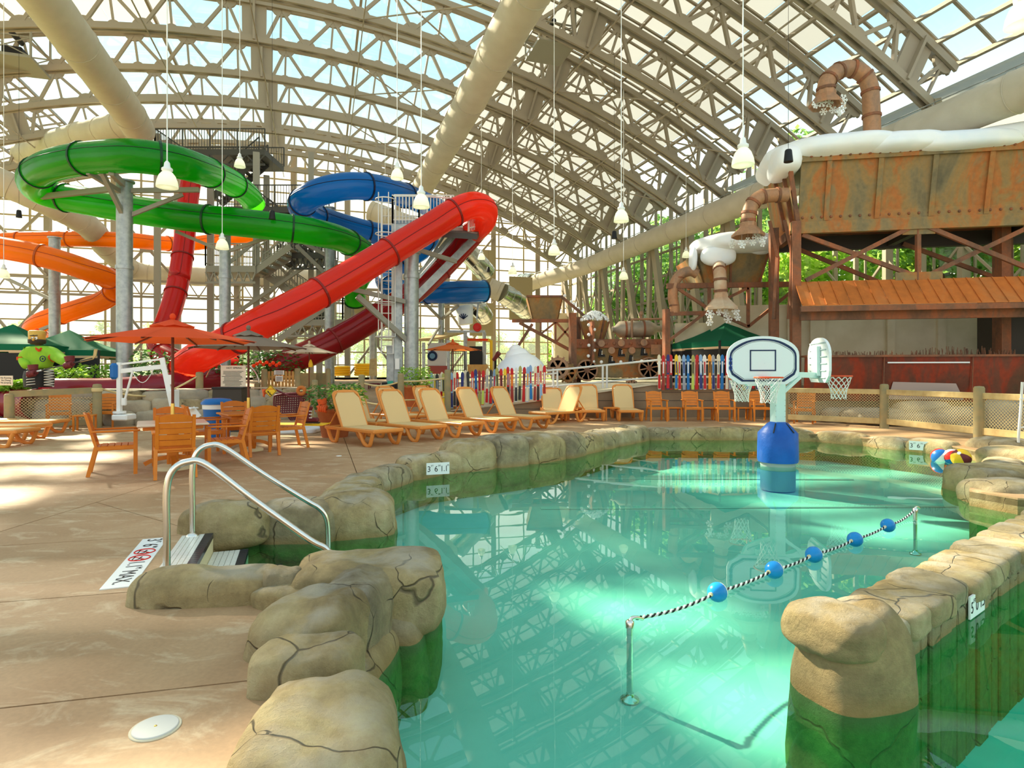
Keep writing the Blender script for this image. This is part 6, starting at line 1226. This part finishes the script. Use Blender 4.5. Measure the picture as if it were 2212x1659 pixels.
# ---------------------------------------------------------------- bins, cabinet, tubes
bn = thing('waste_bin', 'blue lidded waste bin behind the second table', 'bin', G(470, 955)); p = G(470, 955); part('bin_body', MB().lathe([(.24, 0), (.29, .78)], p, 20), m_blue, bn); part('bin_liner', MB().lathe([(.3, .72), (.305, .82)], p, 20), m_white, bn); part('bin_lid', MB().lathe([(.33, .82), (.33, .86), (.25, .93), (.1, .95), (.01, .95)], p, 20), m_blue, bn)
cb = thing('towel_cabinet', 'dark brown sloped cabinet with a small green label by the spring sign', 'cabinet', G(490, 930, 0)); p = P(490, 870, 15.2); part('cabinet_body', MB().plate([p+V((-.42, 0, -.75)), p+V((.42, 0, -.75)), p+V((.36, 0, .35)), p+V((-.36, 0, .35))], (0, .5, 0)), m_dark, cb); part('cabinet_lid', MB().rbox(p+V((0, .25, .37)), (.76, .56, .05), .01), m_canopy_frame, cb); part('green_label', MB().box(p+V((.3, -.01, -.2)), (.11, .01, .14)), mat('green label', (0.02, 0.3, 0.12), 0.5), cb)
db = thing('dark_bin', 'black square bin with green mark by the far planter', 'bin', P(843, 875, 21)); part('bin_body', MB().rbox(P(843, 852, 21), (.5, .5, .85), .02), m_black, db); part('green_mark', MB().box(P(843, 816+10, 20.74), (.2, .01, .1)), mat('bin mark', (0.03, 0.35, 0.25), 0.5), db)
for x, n_ in ((738, 4), (784, 5)):
    for k in range(n_):
        c = P(x, 809-k*5.2, 34); mb = MB().tube([c+V((.42*math.cos(a), .42*math.sin(a), 0)) for a in [2*math.pi*j/18 for j in range(18)]], .075, 8, True)
        solo('inner_tube', mb, m_yellow, f"yellow tube, {['lowest', 'second up', 'third up', 'fourth up', 'topmost'][k]} in the {'left' if x == 738 else 'right'} far stack", 'tube', 'stacked yellow tubes')
p = P(808, 812, 30); solo('folded_loungers', MB().plate([P(797, 812, 30), P(812, 812, 30), P(811, 774, 30.4), P(799, 776, 30.4)], (0, .3, 0)), m_fence, 'pale bundle of boards leaning by the slim column', 'boards'); stl = thing('red_stool', 'small dark red stool on the far walkway', 'stool', P(808, 842, 26)); part('stool_top', MB().rbox(P(808, 829, 26), (.5, .4, .06), .01), m_maroon, stl)
for a, b in ((-.2, -.15), (.2, -.15), (-.2, .15), (.2, .15)): part('leg', MB().bar(P(808, 840, 26)+V((a, b, 0)), P(808, 830, 26)+V((a, b, 0)), .05, .05, RX), m_maroon, stl)
# ---------------------------------------------------------------- green canopies
def canopy(cx, cy, z0, zh, zt, s, rot, label, legs=True):
    t = thing('canopy_tent', label, 'canopy', (cx, cy, z0)); c = V((cx, cy, 0)); cs = [c+V((s*math.cos(rot+math.pi/4+k*math.pi/2), s*math.sin(rot+math.pi/4+k*math.pi/2), zh)) for k in range(4)]; ap = c+UZ*zt
    for k in range(4):
        a, b = cs[k], cs[(k+1) % 4]; mb = MB(); vs_ = []; m = 5
        for i in range(m+1):
            q = i/m
            for j in range(5): e_ = a.lerp(b, j/4); pp = ap.lerp(e_, q); vs_.append(pp-UZ*(.1*(zt-zh)*math.sin(math.pi*q)))
        mb.add(vs_, [(i*5+j, i*5+j+1, i*5+j+6, i*5+j+5) for i in range(m) for j in range(4)], True); part('roof_panel', mb, m_cgreen, t)
        part('valance', MB().plate([a, b, b-UZ*.2, a-UZ*.2], (a-b).cross(UZ).normalized()*.01), m_cgreen, t); part('valance_trim', MB().plate([a-UZ*.2, b-UZ*.2, b-UZ*.29, a.lerp(b, .7)-UZ*.29, a.lerp(b, .69)-UZ*.25, a.lerp(b, .3)-UZ*.25, a.lerp(b, .29)-UZ*.29, a-UZ*.29], (a-b).cross(UZ).normalized()*.014), m_ctrim, t)
        part('leg', MB().bar(V((a.x, a.y, z0)), a, .06, .06, RX), m_canopy_frame, t)
    for k in (1, 2): a, b = cs[k], cs[(k+1) % 4]; part('curtain', MB().plate([V((a.x, a.y, z0+.02)), V((b.x, b.y, z0+.02)), b-UZ*.28, a-UZ*.28], (0, .03, 0)), m_black, t)
    return t
p = P(28, 800, 20.5); canopy(p.x, p.y, 0, 2.42, 3.15, 2.0, .25, 'dark green canopy tent at the far left behind the sculpture'); p = P(150, 800, 22.5); canopy(p.x, p.y, .2, 2.3, 3.1, 2.15, .25, 'second dark green canopy tent between sculpture and pool lift'); p = P(1567, 800, 22.8); canopy(p.x, p.y, UP, 2.62, 3.45, 2.0, .35, 'dark green canopy tent under the snowflake shower by the hoop')
# ---------------------------------------------------------------- poolside steps and rails
D1 = V((.94, .33, 0)).normalized(); E1 = V((-D1.y, D1.x, 0)); O1 = V((-2.6, 5.03, 0)); A1 = math.atan2(D1.y, D1.x)
stp = thing('pool_steps', 'white tiled pool entry steps with navy nosing tiles', 'steps', O1)
for k in range(5):
    z = -.17*k if k else 0.006; t0 = -.24 if k == 0 else .02+.3*(k-1); t1 = .02+.3*k
    tm = MB(); n = 24
    for i in range(n):
        for j in range(5): a = O1+D1*(t0+(t1-t0-.07)*(j+.5)/5)+E1*(-.6+1.2*(i+.5)/n); tm.box((a.x, a.y, z-.02), ((t1-t0-.07)/5-.004, 1.2/n-.004, .04), A1)
    tr_ = part('tread', MB().box(O1+D1*((t0+t1)/2)+UZ*(z-.1), (t1-t0-.004, 1.2, .17), A1), m_base, stp); part('tread_tiles', tm, m_tile, tr_, kind='stuff')
    for i in range(20): a = O1+D1*(t1-.035)+E1*(-.6+1.2*(i+.5)/20); part('nosing_tile', MB().box((a.x, a.y, z-.02), (.07, .056, .046), A1), m_tiled, tr_)
def handrail(b, pts, label):
    t = thing('pool_handrail', label, 'handrail', b); b = V(b); part('rail', MB().tube(cr([b+D1*t_+UZ*z for t_, z in pts], 6), .026, 12), m_stain, t); part('floor_flange', MB().lathe([(.055, 0), (.055, .012), (.03, .03)], b, 16), m_stain, t)
handrail((-2.57, 4.48, 0), [(0, 0), (0, .3), (0, .62), (.04, .77), (.14, .83), (.27, .80), (.6, .51), (1.0, .17), (1.13, .08), (1.22, -.06), (1.26, -.3), (1.26, -.55)], 'nearer curved steel handrail beside the pool steps'); handrail((-2.93, 5.52, 0), [(0, 0), (0, .3), (0, .62), (.04, .77), (.14, .83), (.27, .80), (.6, .54), (1.0, .25), (1.1, .18), (1.17, .08), (1.19, -.1), (1.19, -.5)], 'farther curved steel handrail beside the pool steps')
# depth marker let into the deck
dm = thing('deck_depth_marker', 'white depth marker strip on the deck reading 3 FT 6 IN 1.1 M MAX', 'sign', G(280, 1217)); a, b = G(336, 1164), G(251, 1271.5); xd = (b-a).normalized(); yd = V((-xd.y, xd.x, 0)); L = (b-a).length; c = (a+b)/2
part('marker_tile', MB().box(c+UZ*.003, (L, .2, .008), math.atan2(xd.y, xd.x)), m_sign, dm)
def dtx(body, u, size, m=m_ink, dy=0.0, sx=1): return text('lettering', body, size, a+xd*u+yd*dy+UZ*.0085, xd, yd, m, dm, .0005, sx=sx)
dtx('3', .07, .17); dtx('FT', .145, .05, m_ink, .05); dtx('6', .24, .17); dtx('IN', .315, .05, m_ink, .05); dtx('1.1', .80, .16, m_ink, 0, .85); dtx('M', .905, .06, m_ink, .05); dtx('MAX.', 1.11, .15, m_ink, 0, .9)
for u in (.44, .63):
    cc = a+xd*u+UZ*.0085; part('no_diving_ring', MB().tube([cc+xd*.075*math.cos(q)+yd*.075*math.sin(q) for q in [2*math.pi*k/24 for k in range(24)]], .006, 4, True), m_inkr, dm); part('no_diving_bar', MB().bar(cc-(xd+yd)*.05, cc+(xd+yd)*.05, .01, .002), m_inkr, dm)
    part('diver_mark', MB().bar(cc-xd*.04+yd*.01, cc+xd*.03-yd*.0, .012, .002).bar(cc+xd*.03, cc+xd*.055-yd*.03, .01, .002).lathe([(.012, 0), (.012, .001)], cc+xd*.045+yd*.025, 8).bar(cc-xd*.05-yd*.04, cc+xd*.05-yd*.045, .008, .002), m_ink, dm)
def depth_sign(c, w_, h, xd, words, label):
    c = V(c); xd = V(xd).normalized(); n_ = xd.cross(UZ); t = thing('depth_sign', label, 'sign', c); part('sign_tile', MB().box(c, (w_, .012, h), math.atan2(xd.y, xd.x)), m_sign, t); k = h/.18
    for body, u, sz, dz in words: text('lettering', body, sz*k, c+n_*.0075+xd*u*w_+UZ*dz*h, xd, UZ, m_ink, t, .0006, sx=.78 if '.' in body else .95)
W3 = [('3', -.39, .125, -.04), ('FT', -.25, .04, .24), ('6', -.08, .125, -.04), ('IN', .06, .04, .24), ('1.1', .27, .125, -.04), ('M', .44, .04, .24)]
depth_sign(P(946, 1012, 9.55)+V((0, 0, 0)), .37, .185, (1, .35, 0), W3, 'white depth sign 3 FT 6 IN 1.1 M on near left rocks'); depth_sign(P(1360, 937, 14.7), .37, .185, (1, .2, 0), W3, 'white depth sign 3 FT 6 IN 1.1 M on the far pool shore'); depth_sign(P(1988, 963, 12.75), .40, .19, (1, -.75, 0), W3, 'white depth sign 3 FT 6 IN 1.1 M by the beach balls')
cs = W0+D*.0; tgt = G(2081, 1322, -.2); u = (tgt-W0).dot(D); c = W0+D*u+Nn*.062; c.z = -.115
depth_sign(c, .30, .155, D, [('5', -.38, .13, -.04), ('FT', -.22, .045, .24), ('0', -.05, .13, -.04), ('IN', .1, .045, .24), ('1.5', .32, .125, -.04)], 'white depth sign 5 FT 0 IN 1.5 on the dividing wall face')
ld = thing('skimmer_lid', 'round pale skimmer lid set in the near deck', 'lid', G(336, 1573)); p = G(336, 1573); part('lid_plate', MB().lathe([(.088, 0), (.088, .008), (.082, .010), (.001, .010)], p, 32), m_lid, ld); part('lid_ring', MB().lathe([(.098, 0), (.098, .004), (.09, .004)], p, 32), m_conc, ld); part('lid_knob', MB().lathe([(.007, .01), (.004, .013), (.001, .013)], p, 8), m_brass, ld)
for i, (x, y, r) in enumerate([(732, 985, .05)]): p = G(x, y); solo('deck_drain', MB().lathe([(r, 0), (r, .006), (.001, .008)], p, 16), m_sign, 'small white round fitting on the deck by the shore rocks', 'drain')
# ---------------------------------------------------------------- rope with floats
fr = thing('float_rope', 'black and white lane rope sagging between two steel posts', 'rope', (2.8, 5.5, WZ))
fl_px = [(1550, 1279), (1672, 1231), (1758, 1198), (1847, 1165), (1918, 1135)]; fc = [G(x, y, -.165) for x, y in fl_px]; pA = V((.775, 3.96, -.15)); pB = V((4.79, 7.15, -.13)); kn = [pA+V((.05, .035, .02))]+fc+[pB]
pth = []
for a, b in zip(kn, kn[1:]): pth += [a.lerp(b, k/16)-UZ*(.03 if a is kn[0] or b is pB else .015)*math.sin(math.pi*k/16) for k in range(16)]
pth.append(kn[-1]); dense = []
for a, b in zip(pth, pth[1:]): dense += [a.lerp(b, k/5) for k in range(5)]
for nm, ph_, mt in (('white_strand', 0, m_net), ('black_strand', math.pi, m_black)):
    acc_ = 0; ps = []
    for i in range(len(dense)-1): d = (dense[i+1]-dense[i]); acc_ += d.length; d.normalize(); x = d.cross(UZ).normalized(); z = x.cross(d); q = acc_*85+ph_; ps.append(dense[i]+(x*math.cos(q)+z*math.sin(q))*.0065)
    part(nm, MB().tube(ps, .0075, 5), mt, fr)
for i, c in enumerate(fc):
    d = (kn[i+2]-kn[i]).normalized(); R = d.to_track_quat('Z', 'Y').to_matrix(); t = thing('rope_float', ['nearest', 'second', 'middle', 'fourth', 'farthest'][i]+' blue and white float on the lane rope', 'float', c-UZ*.07, 'floats on the lane rope'); r = .073
    pr = [(r*math.sin(math.pi*k/12), -r*1.12*math.cos(math.pi*k/12)) for k in range(13)]; pr[0] = (.012, -r*1.12); pr[-1] = (.012, r*1.12)
    part('blue_half', MB().lathe(pr[:8], c, 20, R), m_foam, t); part('white_half', MB().lathe(pr[7:], c, 20, R), m_floatw, t); part('collar', MB().rod(c-d*r*1.35, c-d*r*1.05, .016, 8).rod(c+d*r*1.05, c+d*r*1.35, .016, 8), m_base, t)
for p, lb in ((pA, 'near submerged steel rope post with round foot'), (pB, 'far steel rope post by the right shore rocks')):
    t = thing('rope_post', lb, 'post', (p.x, p.y, -.66)); part('post_tube', MB().rod((p.x, p.y, -.66), (p.x, p.y, p.z), .021, 12), m_stain, t); part('post_cap', MB().lathe([(.027, -.03), (.029, .012), (.018, .022)], p, 12).tube(cr([p+UZ*.01, p+V((.02, .015, .03)), p+V((.06, .04, .022)), p+V((.1, .07, .0))], 4), .012, 8), m_stain, t); part('post_foot', MB().lathe([(.062, 0), (.062, .012), (.03, .02), (.024, .05)], (p.x, p.y, -.655), 18), m_stain, t)
# ---------------------------------------------------------------- basketball stand
bb = thing('basketball_stand', 'pale aqua pool basketball stand with three boards and a blue padded base', 'basketball hoop', (4.88, 11.05, WZ)); o = V((4.88, 11.05, 0))
part('padded_base', MB().lathe([(.345, -.13), (.355, -.08), (.352, .1), (.345, .395), (.19, .565), (.13, .6)], o, 16), m_bluec, bb); part('strap', MB().bar(o+V((-.2, -.28, .42)), o+V((-.1, -.14, .58)), .02, .01).bar(o+V((.16, -.3, .42)), o+V((.09, -.15, .58)), .02, .01), m_black, bb); part('foot_block', MB().lathe([(.30, -.64), (.30, -.12)], o, 16), mat('grey footing', (.3, .34, .33), .7), bb)
part('column', MB().rbox(o+UZ*1.05, (.2, .2, 1.1), .012, .15), m_hoopg, bb)
for z in (.7, .8, .9, 1.0): part('bolt', MB().ball(o+V((-.085, -.11, z)), .008, 6).ball(o+V((.085, -.11, z)), .008, 6), m_galv, bb)
m_bk = mat('board back ribs', (0.45, 0.52, 0.55), 0.6)
def board(c, n_, back=False):
    c = V(c); n_ = V((n_[0], n_[1], 0)).normalized(); x = UZ.cross(n_).normalized(); ol = []
    def outline(k, m=18):
        pts = [(-.40, -.42), (.40, -.42), (.57, -.3), (.605, -.2), (.605, .08)]+[(.605*math.copysign(abs(math.cos(t_))**.92, math.cos(t_)), .08+.34*math.sin(t_)**.95) for t_ in [math.pi*i/m for i in range(1, m)]]+[(-.605, .08), (-.605, -.2), (-.57, -.3)]
        return [(u-(k if u > 0 else -k)*min(1, abs(u)/.4), v-(k if v > 0 else -k)*min(1, abs(v)/.3)) for u, v in pts]
    def W(u, v, d): return c+x*u+UZ*v+n_*d
    b_ = part('backboard', MB().plate([W(u, v, 0) for u, v in outline(0)], n_*-.045), m_board, bb)
    def band(k0, k1, d): A_, B_ = outline(k0), outline(k1); m = len(A_); return MB().add([W(u, v, d) for u, v in A_]+[W(u, v, d) for u, v in B_], [(i, (i+1) % m, m+(i+1) % m, m+i) for i in range(m)])
    part('border_stripe', band(.045, .075, .004), m_navy, b_); part('thin_stripe', band(.085, .09, .004), m_navy, b_)
    for q in ((0, -.18, .44, .022), (0, .17, .44, .022)): part('target_stripe', MB().box(W(q[0], q[1], .003), (q[2], .004, q[3]), math.atan2(x.y, x.x)), m_navy, b_)
    for u in (-.209, .209): part('target_stripe', MB().box(W(u, -.005, .003), (.022, .004, .36), math.atan2(x.y, x.x)), m_navy, b_)
    if back:
        for k in range(6): v = -.33+k*.13; part('back_rib', MB().bar(W(-.52*(1-abs(v)*.5), v, -.05), W(.52*(1-abs(v)*.5), v, -.05), .015, .03, n_), m_bk, b_)
        part('back_plate', MB().box(W(0, -.02, -.08), (.34, .06, .55), math.atan2(x.y, x.x)), m_hoopg, b_)
    rc_ = c+n_*.32-UZ*.30; rim = part('rim', MB().tube([rc_+V((.225*math.cos(q), .225*math.sin(q), 0)) for q in [2*math.pi*k/28 for k in range(28)]], .014, 8, True).box(c+n_*.05-UZ*.31, (.16, .1, .05), math.atan2(x.y, x.x)).bar(c+n_*.08-x*.06-UZ*.31, c+n_*.12-x*.1-UZ*.3, .03, .03).bar(c+n_*.08+x*.06-UZ*.31, c+n_*.12+x*.1-UZ*.3, .03, .03), m_rimr, bb)
    nm = MB(); nn = 12; rows = 7
    def np(i, k): q = 2*math.pi*(i+.5*(k % 2))/nn; rr = .222-.105*min(1, (k/rows)*1.35)+.01*(k > 4); return rc_+V((rr*math.cos(q), rr*math.sin(q), -.012-.42*k/rows+.008*math.sin(i*3+k)))
    for k in range(rows):
        for i in range(nn):
            j = i if k % 2 else i-1; nm.rod(np(i, k), np(i, k+1), .0055, 4); nm.rod(np(i, k), np(j+ (1 if k % 2 else 0), k+1), .0055, 4)
    part('net', nm, m_net, rim, kind='stuff'); return b_, x, W, c, n_
b0, x0, W0_, c0, n0_ = board((P(1648, 778, 10.5)), (-.12, -1)); board(P(1772, 778, 11.35), (.985, -.17), True); board(P(1636, 785, 11.35), (-.62, .78), True)
for i, ch_ in enumerate('600'): text('numeral', ch_, .12, W0_(-.545, .03-.085*i, .006), x0, UZ, mat('blue numerals', (.01, .05, .3), .5) if i == 0 else bpy.data.materials['blue numerals'], b0, .001, sx=1.1)
ar = MB().bar(o+UZ*1.47, V((P(1772, 0, 11.35).x-.03, 11.33, 1.45)), .1, .1); part('side_arm', ar, m_hoopg, bb); part('front_arm', MB().bar(o+UZ*1.5, c0-n0_*.04, .1, .12), m_hoopg, bb); part('rear_arm', MB().bar(o+UZ*1.5, V((P(1640, 0, 11.3).x, 11.25, 1.5)), .1, .1), m_hoopg, bb)
part('knee_brace', MB().bar(o+V((.05, 0, 1.1)), o+V((.45, .1, 1.42)), .06, .06).bar(o+V((-.05, 0, 1.15)), o+V((-.22, -.25, 1.36)), .06, .06), m_hoopg, bb)
# ---------------------------------------------------------------- beach balls, ladder
def beach_ball(x, y, Y, r, cols, ax, label):
    c = P(x, y, Y); t = thing('beach_ball', label, 'ball', c-UZ*r, 'beach balls by the right shore'); R = V(ax).to_track_quat('Z', 'Y').to_matrix(); n = 6
    for k in range(n):
        vs_ = []; m = 8
        for i in range(m+1):
            for j in range(4): ph_ = math.pi*i/m; th = 2*math.pi*(k+j/3)/n; vs_.append(c+R@V((r*math.sin(ph_)*math.cos(th), r*math.sin(ph_)*math.sin(th), r*math.cos(ph_))))
        part('panel', MB().add(vs_, [(i*4+j, i*4+4+j, i*4+5+j, i*4+1+j) for i in range(m) for j in range(3)], True), cols[k % len(cols)], t)
    part('pole_disc', MB().lathe([(r*.2, r*.985), (.001, r*1.003)], c, 12, R), m_floatw, t)
beach_ball(2030, 986, 11.6, .155, [m_floatw, m_red, m_blue], (.5, -.4, .8), 'red white and blue beach ball, leftmost of three, by the rocks'); beach_ball(2056, 987, 11.45, .15, [m_blue, m_floatw, m_red], (.9, -.3, .4), 'blue white and red beach ball in the middle'); beach_ball(2076, 989, 11.0, .165, [m_yellow, m_yellow, m_maroon], (-.6, -.5, .6), 'yellow and maroon beach ball, rightmost of three')
la = thing('pool_ladder', 'pale pool ladder rail at the right edge of the far deck', 'ladder', G(2196, 978)); p = G(2200, 975)
for dx, dy in ((0, 0), (.45, .25)): part('ladder_rail', MB().tube(cr([p+V((dx+.1, dy-.2, -.2)), p+V((dx+.02, dy-.08, .02)), p+V((dx-.0, dy, .15)), p+V((dx+.06, dy+.02, .8)), p+V((dx+.1, dy+.03, 1.32))], 5), .024, 10), m_rail, la)
for z in (.45, 1.0): part('rung', MB().rod(p+V((.03, 0, z)), p+V((.49, .26, z)), .018, 8), m_rail, la)
# ---------------------------------------------------------------- hockey player sculpture
m_jer = mat('lime jersey', (0.28, 0.55, 0.03), 0.8, 0, (0.22, 0.46, 0.03), 4); m_pail = mat('painted tin head', (0.6, 0.3, 0.05), 0.5, 0, (0.65, 0.42, 0.08), 4)
hk = thing('hockey_sculpture', 'hockey player sculpture with bucket head, lime jersey and spring legs', 'sculpture', P(84, 842, 16.9)); Y = 16.9
def skin(name, pts, edges, mt, parent, sub=2):
    off = OFF[parent]; me = bpy.data.meshes.new(name); me.from_pydata([tuple(V(p[:3])-off) for p in pts], edges, []); me.materials.append(mt); o_ = bpy.data.objects.new(name, me); col.objects.link(o_); o_.parent = parent; OFF[o_] = off
    o_.modifiers.new('skin', 'SKIN').use_smooth_shade = True; s_ = o_.modifiers.new('subsurf', 'SUBSURF'); s_.levels = sub; s_.render_levels = sub
    ly = me.skin_vertices[0] if me.skin_vertices else None
    if ly is None: bm2 = bmesh.new(); bm2.from_mesh(me); bm2.verts.layers.skin.verify(); bm2.to_mesh(me); bm2.free(); ly = me.skin_vertices[0]
    for i, p in enumerate(pts): ly.data[i].radius = (p[3], p[4] if len(p) > 4 else p[3]); ly.data[i].use_root = i == 0
    return o_
def q(x, y, r, r2=None, dy=0): a = P(x, y, Y+dy); return (a.x, a.y, a.z, r, r2 or r)
skin('jersey_torso', [q(86, 800, .37, .25), q(86, 785, .37, .26), q(85, 768, .38, .26), q(84, 757, .24, .17), q(83, 750, .09, .09), q(58, 762, .2), q(51, 777, .165), q(59, 792, .13, None, -.3), q(112, 761, .2), q(128, 773, .165, None, -.15), q(146, 785, .13, None, -.45)], [(0, 1), (1, 2), (2, 3), (3, 4), (2, 5), (5, 6), (6, 7), (2, 8), (8, 9), (9, 10)], m_jer, hk)
for a, b in ((q(53, 771, 0), q(53, 778, 0)), (q(116, 766, 0, 0, -.03), q(122, 770, 0, 0, -.08))): part('sleeve_band', MB().tube([V(a[:3]), V(b[:3])], .178, 14), m_cred, hk)
part('hockey_pants', MB().lathe([(.34, 0), (.36, .3), (.33, .45)], P(84, 836, Y), 18), m_black, hk)
for x, dy in ((68, -.3), (106, -.25)): c = P(x, 835, Y+dy); part('leg_spring', MB().tube([c+V((.11*math.cos(k*.7), .11*math.sin(k*.7), k*.0082)) for k in range(60)], .014, 5), m_rail, hk)
hd = part('bucket_head', MB().lathe([(.15, -.19), (.19, -.15), (.2, 0), (.2, .17), (.17, .19), (.01, .19)], P(80, 729, Y), 20), m_pail, hk); hc = P(80, 729, Y)
part('jaw', MB().lathe([(.13, -.2), (.205, -.16), (.21, -.06)], hc, 20), m_dark, hk); part('bucket_handle', MB().lathe([(.02, .19), (.06, .22), (.02, .25)], hc, 10), m_cred, hk)
for dx in (.02, .12): part('eye', MB().ball(hc+V((dx, -.185, -.03)), .04, 10, (1, .6, 1.1)), m_floatw, hd); part('pupil', MB().ball(hc+V((dx, -.21, -.035)), .015, 8), m_black, hd); part('brow', MB().bar(hc+V((dx-.05, -.205, .035)), hc+V((dx+.05, -.205, .05)), .03, .02), m_dark, hd)
part('nose', MB().ball(hc+V((.07, -.22, -.07)), .035, 8, (1, 1, 1.2)), m_pail, hd); part('neck', MB().rod(P(83, 752, Y), P(82, 744, Y), .07, 10), m_bark, hk); part('v_collar', MB().bar(P(77, 752, Y-.2), P(84, 758, Y-.27), .03, .05).bar(P(90, 752, Y-.2), P(84, 758, Y-.27), .03, .05), m_cred, hk)
part('chest_ring', MB().tube([P(92, 775, Y-.34)+V((.075*math.cos(k*.4), 0, .075*math.sin(k*.4))) for k in range(16)], .012, 5, True).ball(P(92, 775, Y-.33), .03, 8, (1, .3, 1)), m_navy, hk)
def glove(c, aim, parent, mt, s=1.0):
    c = V(c); d = V(aim).normalized(); x = d.cross(UZ).normalized(); z = x.cross(d); g = part('glove', MB().ball(c, .085*s, 12, (1, 1, .95)).tube([c+UZ*.05*s-d*.02, c+UZ*.16*s-d*.04], [.085*s, .1*s], 12), mt, parent)
    for i in range(4): k = (i-1.5)*.042*s; part('finger', MB().tube(cr([c+d*k-V((0, .06*s, -.02*s)), c+d*k-V((0, .115*s, .02*s)), c+d*k-V((0, .1*s, .075*s)), c+d*k-V((0, .04*s, .085*s))], 3), .024*s, 8), mt, g)
    part('thumb', MB().tube([c-d*.07*s-V((0, .03*s, 0)), c-d*.1*s-V((0, .08*s, .01)), c-d*.06*s-V((0, .1*s, .03))], [.028*s, .026*s, .02*s], 8), mt, g)
s0, s1 = P(76, 803, Y-.55), P(200, 774, Y-.75); sd0 = (s1-s0).normalized(); glove(s0.lerp(s1, -.02), sd0, hk, m_maroon, 1.25); glove(s0.lerp(s1, .62), sd0, hk, m_maroon, 1.25)
hs_ = thing('hockey_stick', 'hockey stick with tan blade held by the sculpture', 'stick', s0); part('shaft', MB().bar(s0-sd0*.1, s1, .035, .03), m_trussd, hs_); part('shaft_tape', MB().bar(s0.lerp(s1, .02), s0.lerp(s1, .12), .042, .037), m_board, hs_); part('blade', MB().plate([s0.lerp(s1, .78)-UZ*.03, s1-UZ*.03, s1+V((.1, -.02, .06)), s1+V((.14, -.03, .24)), s1+V((.06, -.03, .25)), s1+V((.02, -.01, .07)), s0.lerp(s1, .78)+UZ*.03], (0, .03, 0)), m_fence, hs_)
# ---------------------------------------------------------------- chairlift skier sculpture
cl = thing('chairlift_seat', 'dark red woven chairlift seat leaning by the picket gate', 'seat', P(625, 905, 15.2)); Y = 15.0
def lattice(p, ux, uy, w_, h_, nm):
    mb = MB(); p = V(p)
    for i in range(int(w_/.055)+1): mb.bar(p+V(ux)*min(w_, i*.055), p+V(ux)*min(w_, i*.055)+V(uy)*h_, .03, .012, V(ux).cross(V(uy)))
    for i in range(int(h_/.055)+1): mb.bar(p+V(uy)*min(h_, i*.055), p+V(uy)*min(h_, i*.055)+V(ux)*w_, .03, .012, V(ux).cross(V(uy)))
    part(nm, mb, m_maroon, cl, kind='stuff')
lattice(P(595, 893, Y), (.98, .15, .05), (0, .12, .99), .75, .5, 'seat_back'); lattice(P(628, 908, Y-.1), (.98, .15, .1), (0, -.5, .3), .35, .5, 'seat_pan')
part('hanger_frame', MB().tube(cr([P(593, 893, Y), P(592, 862, Y), P(600, 853, Y), P(650, 850, Y), P(662, 862, Y), P(664, 900, Y)], 4), .022, 8).tube([P(596, 842, Y-.1), P(625, 856, Y-.1), P(678, 858, Y)], .02, 8), m_maroon, cl)
wh = part('rope_wheel', MB().tube([P(651, 844, Y-.1)+V((.085*math.cos(k*.35), 0, .085*math.sin(k*.35))) for k in range(18)], .045, 10, True), m_rust3, cl); part('hanger_post', MB().bar(P(650, 850, Y-.05), P(650, 880, Y-.05), .05, .05, RX), m_maroon, cl)
dsn = thing('diamond_sign', 'yellow diamond warning sign with a wavy black arrow', 'sign', P(584, 858, Y-.2)); c = P(584, 845, Y-.25); part('sign_plate', MB().plate([c+V((0, 0, .155)), c+V((.155, 0, 0)), c+V((0, 0, -.155)), c+V((-.155, 0, 0))], (0, .015, 0)), m_yellow, dsn)
for k in range(4):
    a_, b_ = [c+V((math.sin(q_)*.14, -.003, math.cos(q_)*.14)) for q_ in (k*math.pi/2, (k+1)*math.pi/2)]; part('sign_border', MB().bar(a_, b_, .004, .008), m_ink, dsn)
text('lettering', 'CAUTION', .035, c+V((0, -.004, .05)), (1, 0, 0), (0, 0, 1), m_inkr, dsn); part('wavy_arrow', MB().tube(cr([c+V((x_, -.006, z_)) for x_, z_ in ((-.075, .0), (-.04, -.005), (-.06, -.035), (-.0, -.045), (-.02, -.08), (.03, -.085), (.015, -.1))], 3), .008, 4), m_ink, dsn)
glove(P(572, 847, Y-.2), (0, 0, 1), dsn, m_glove, .7)
gl2 = thing('orange_glove', 'orange glove on a pole beside the big planter', 'glove', P(699, 888, 13.7)); glove(P(699, 879, 13.6), (1, 0, -.2), gl2, m_glove, 1.1); part('cuff', MB().rod(P(688, 876, 13.65), P(694, 878, 13.62), .06, 10), m_black, gl2); part('ski_pole', MB().tube([P(664, 905, 14.5), P(678, 862, 14.6), P(681, 895, 14.6)], .016, 6), m_galv, gl2)
pd = thing('snow_pad', 'painted snow plinth under the snowboard', 'plinth', G(645, 945)); part('plinth', blob(G(645, 934)+UZ*.06, (1.05, .75, .16), 0, 601, 5, .05, 4), m_snow, pd)
sbd = thing('snowboard', 'yellow edged snowboard on the painted snow plinth', 'snowboard', G(650, 925)); c = P(650, 919, 12.9); part('board_deck', MB().plate([c+V((u_, v_, .0+max(0, abs(u_)-.45)**2*1.5)) for u_, v_ in [(-.62, 0), (-.6, -.09), (-.5, -.13), (0, -.115), (.5, -.13), (.6, -.09), (.64, 0), (.6, .09), (.5, .13), (0, .115), (-.5, .13), (-.6, .09)]], (0, 0, .018)), m_yellow, sbd)
boot(P(669, 912, 12.85), m_maroon, 1.0, 'maroon snowboard boot standing on the board'); KC = [o_ for o_ in col.objects if o_.name.startswith('ski_boot') and o_.parent is None][-1]; KC['category'] = 'boot'; KC.name = 'snowboard_boot'
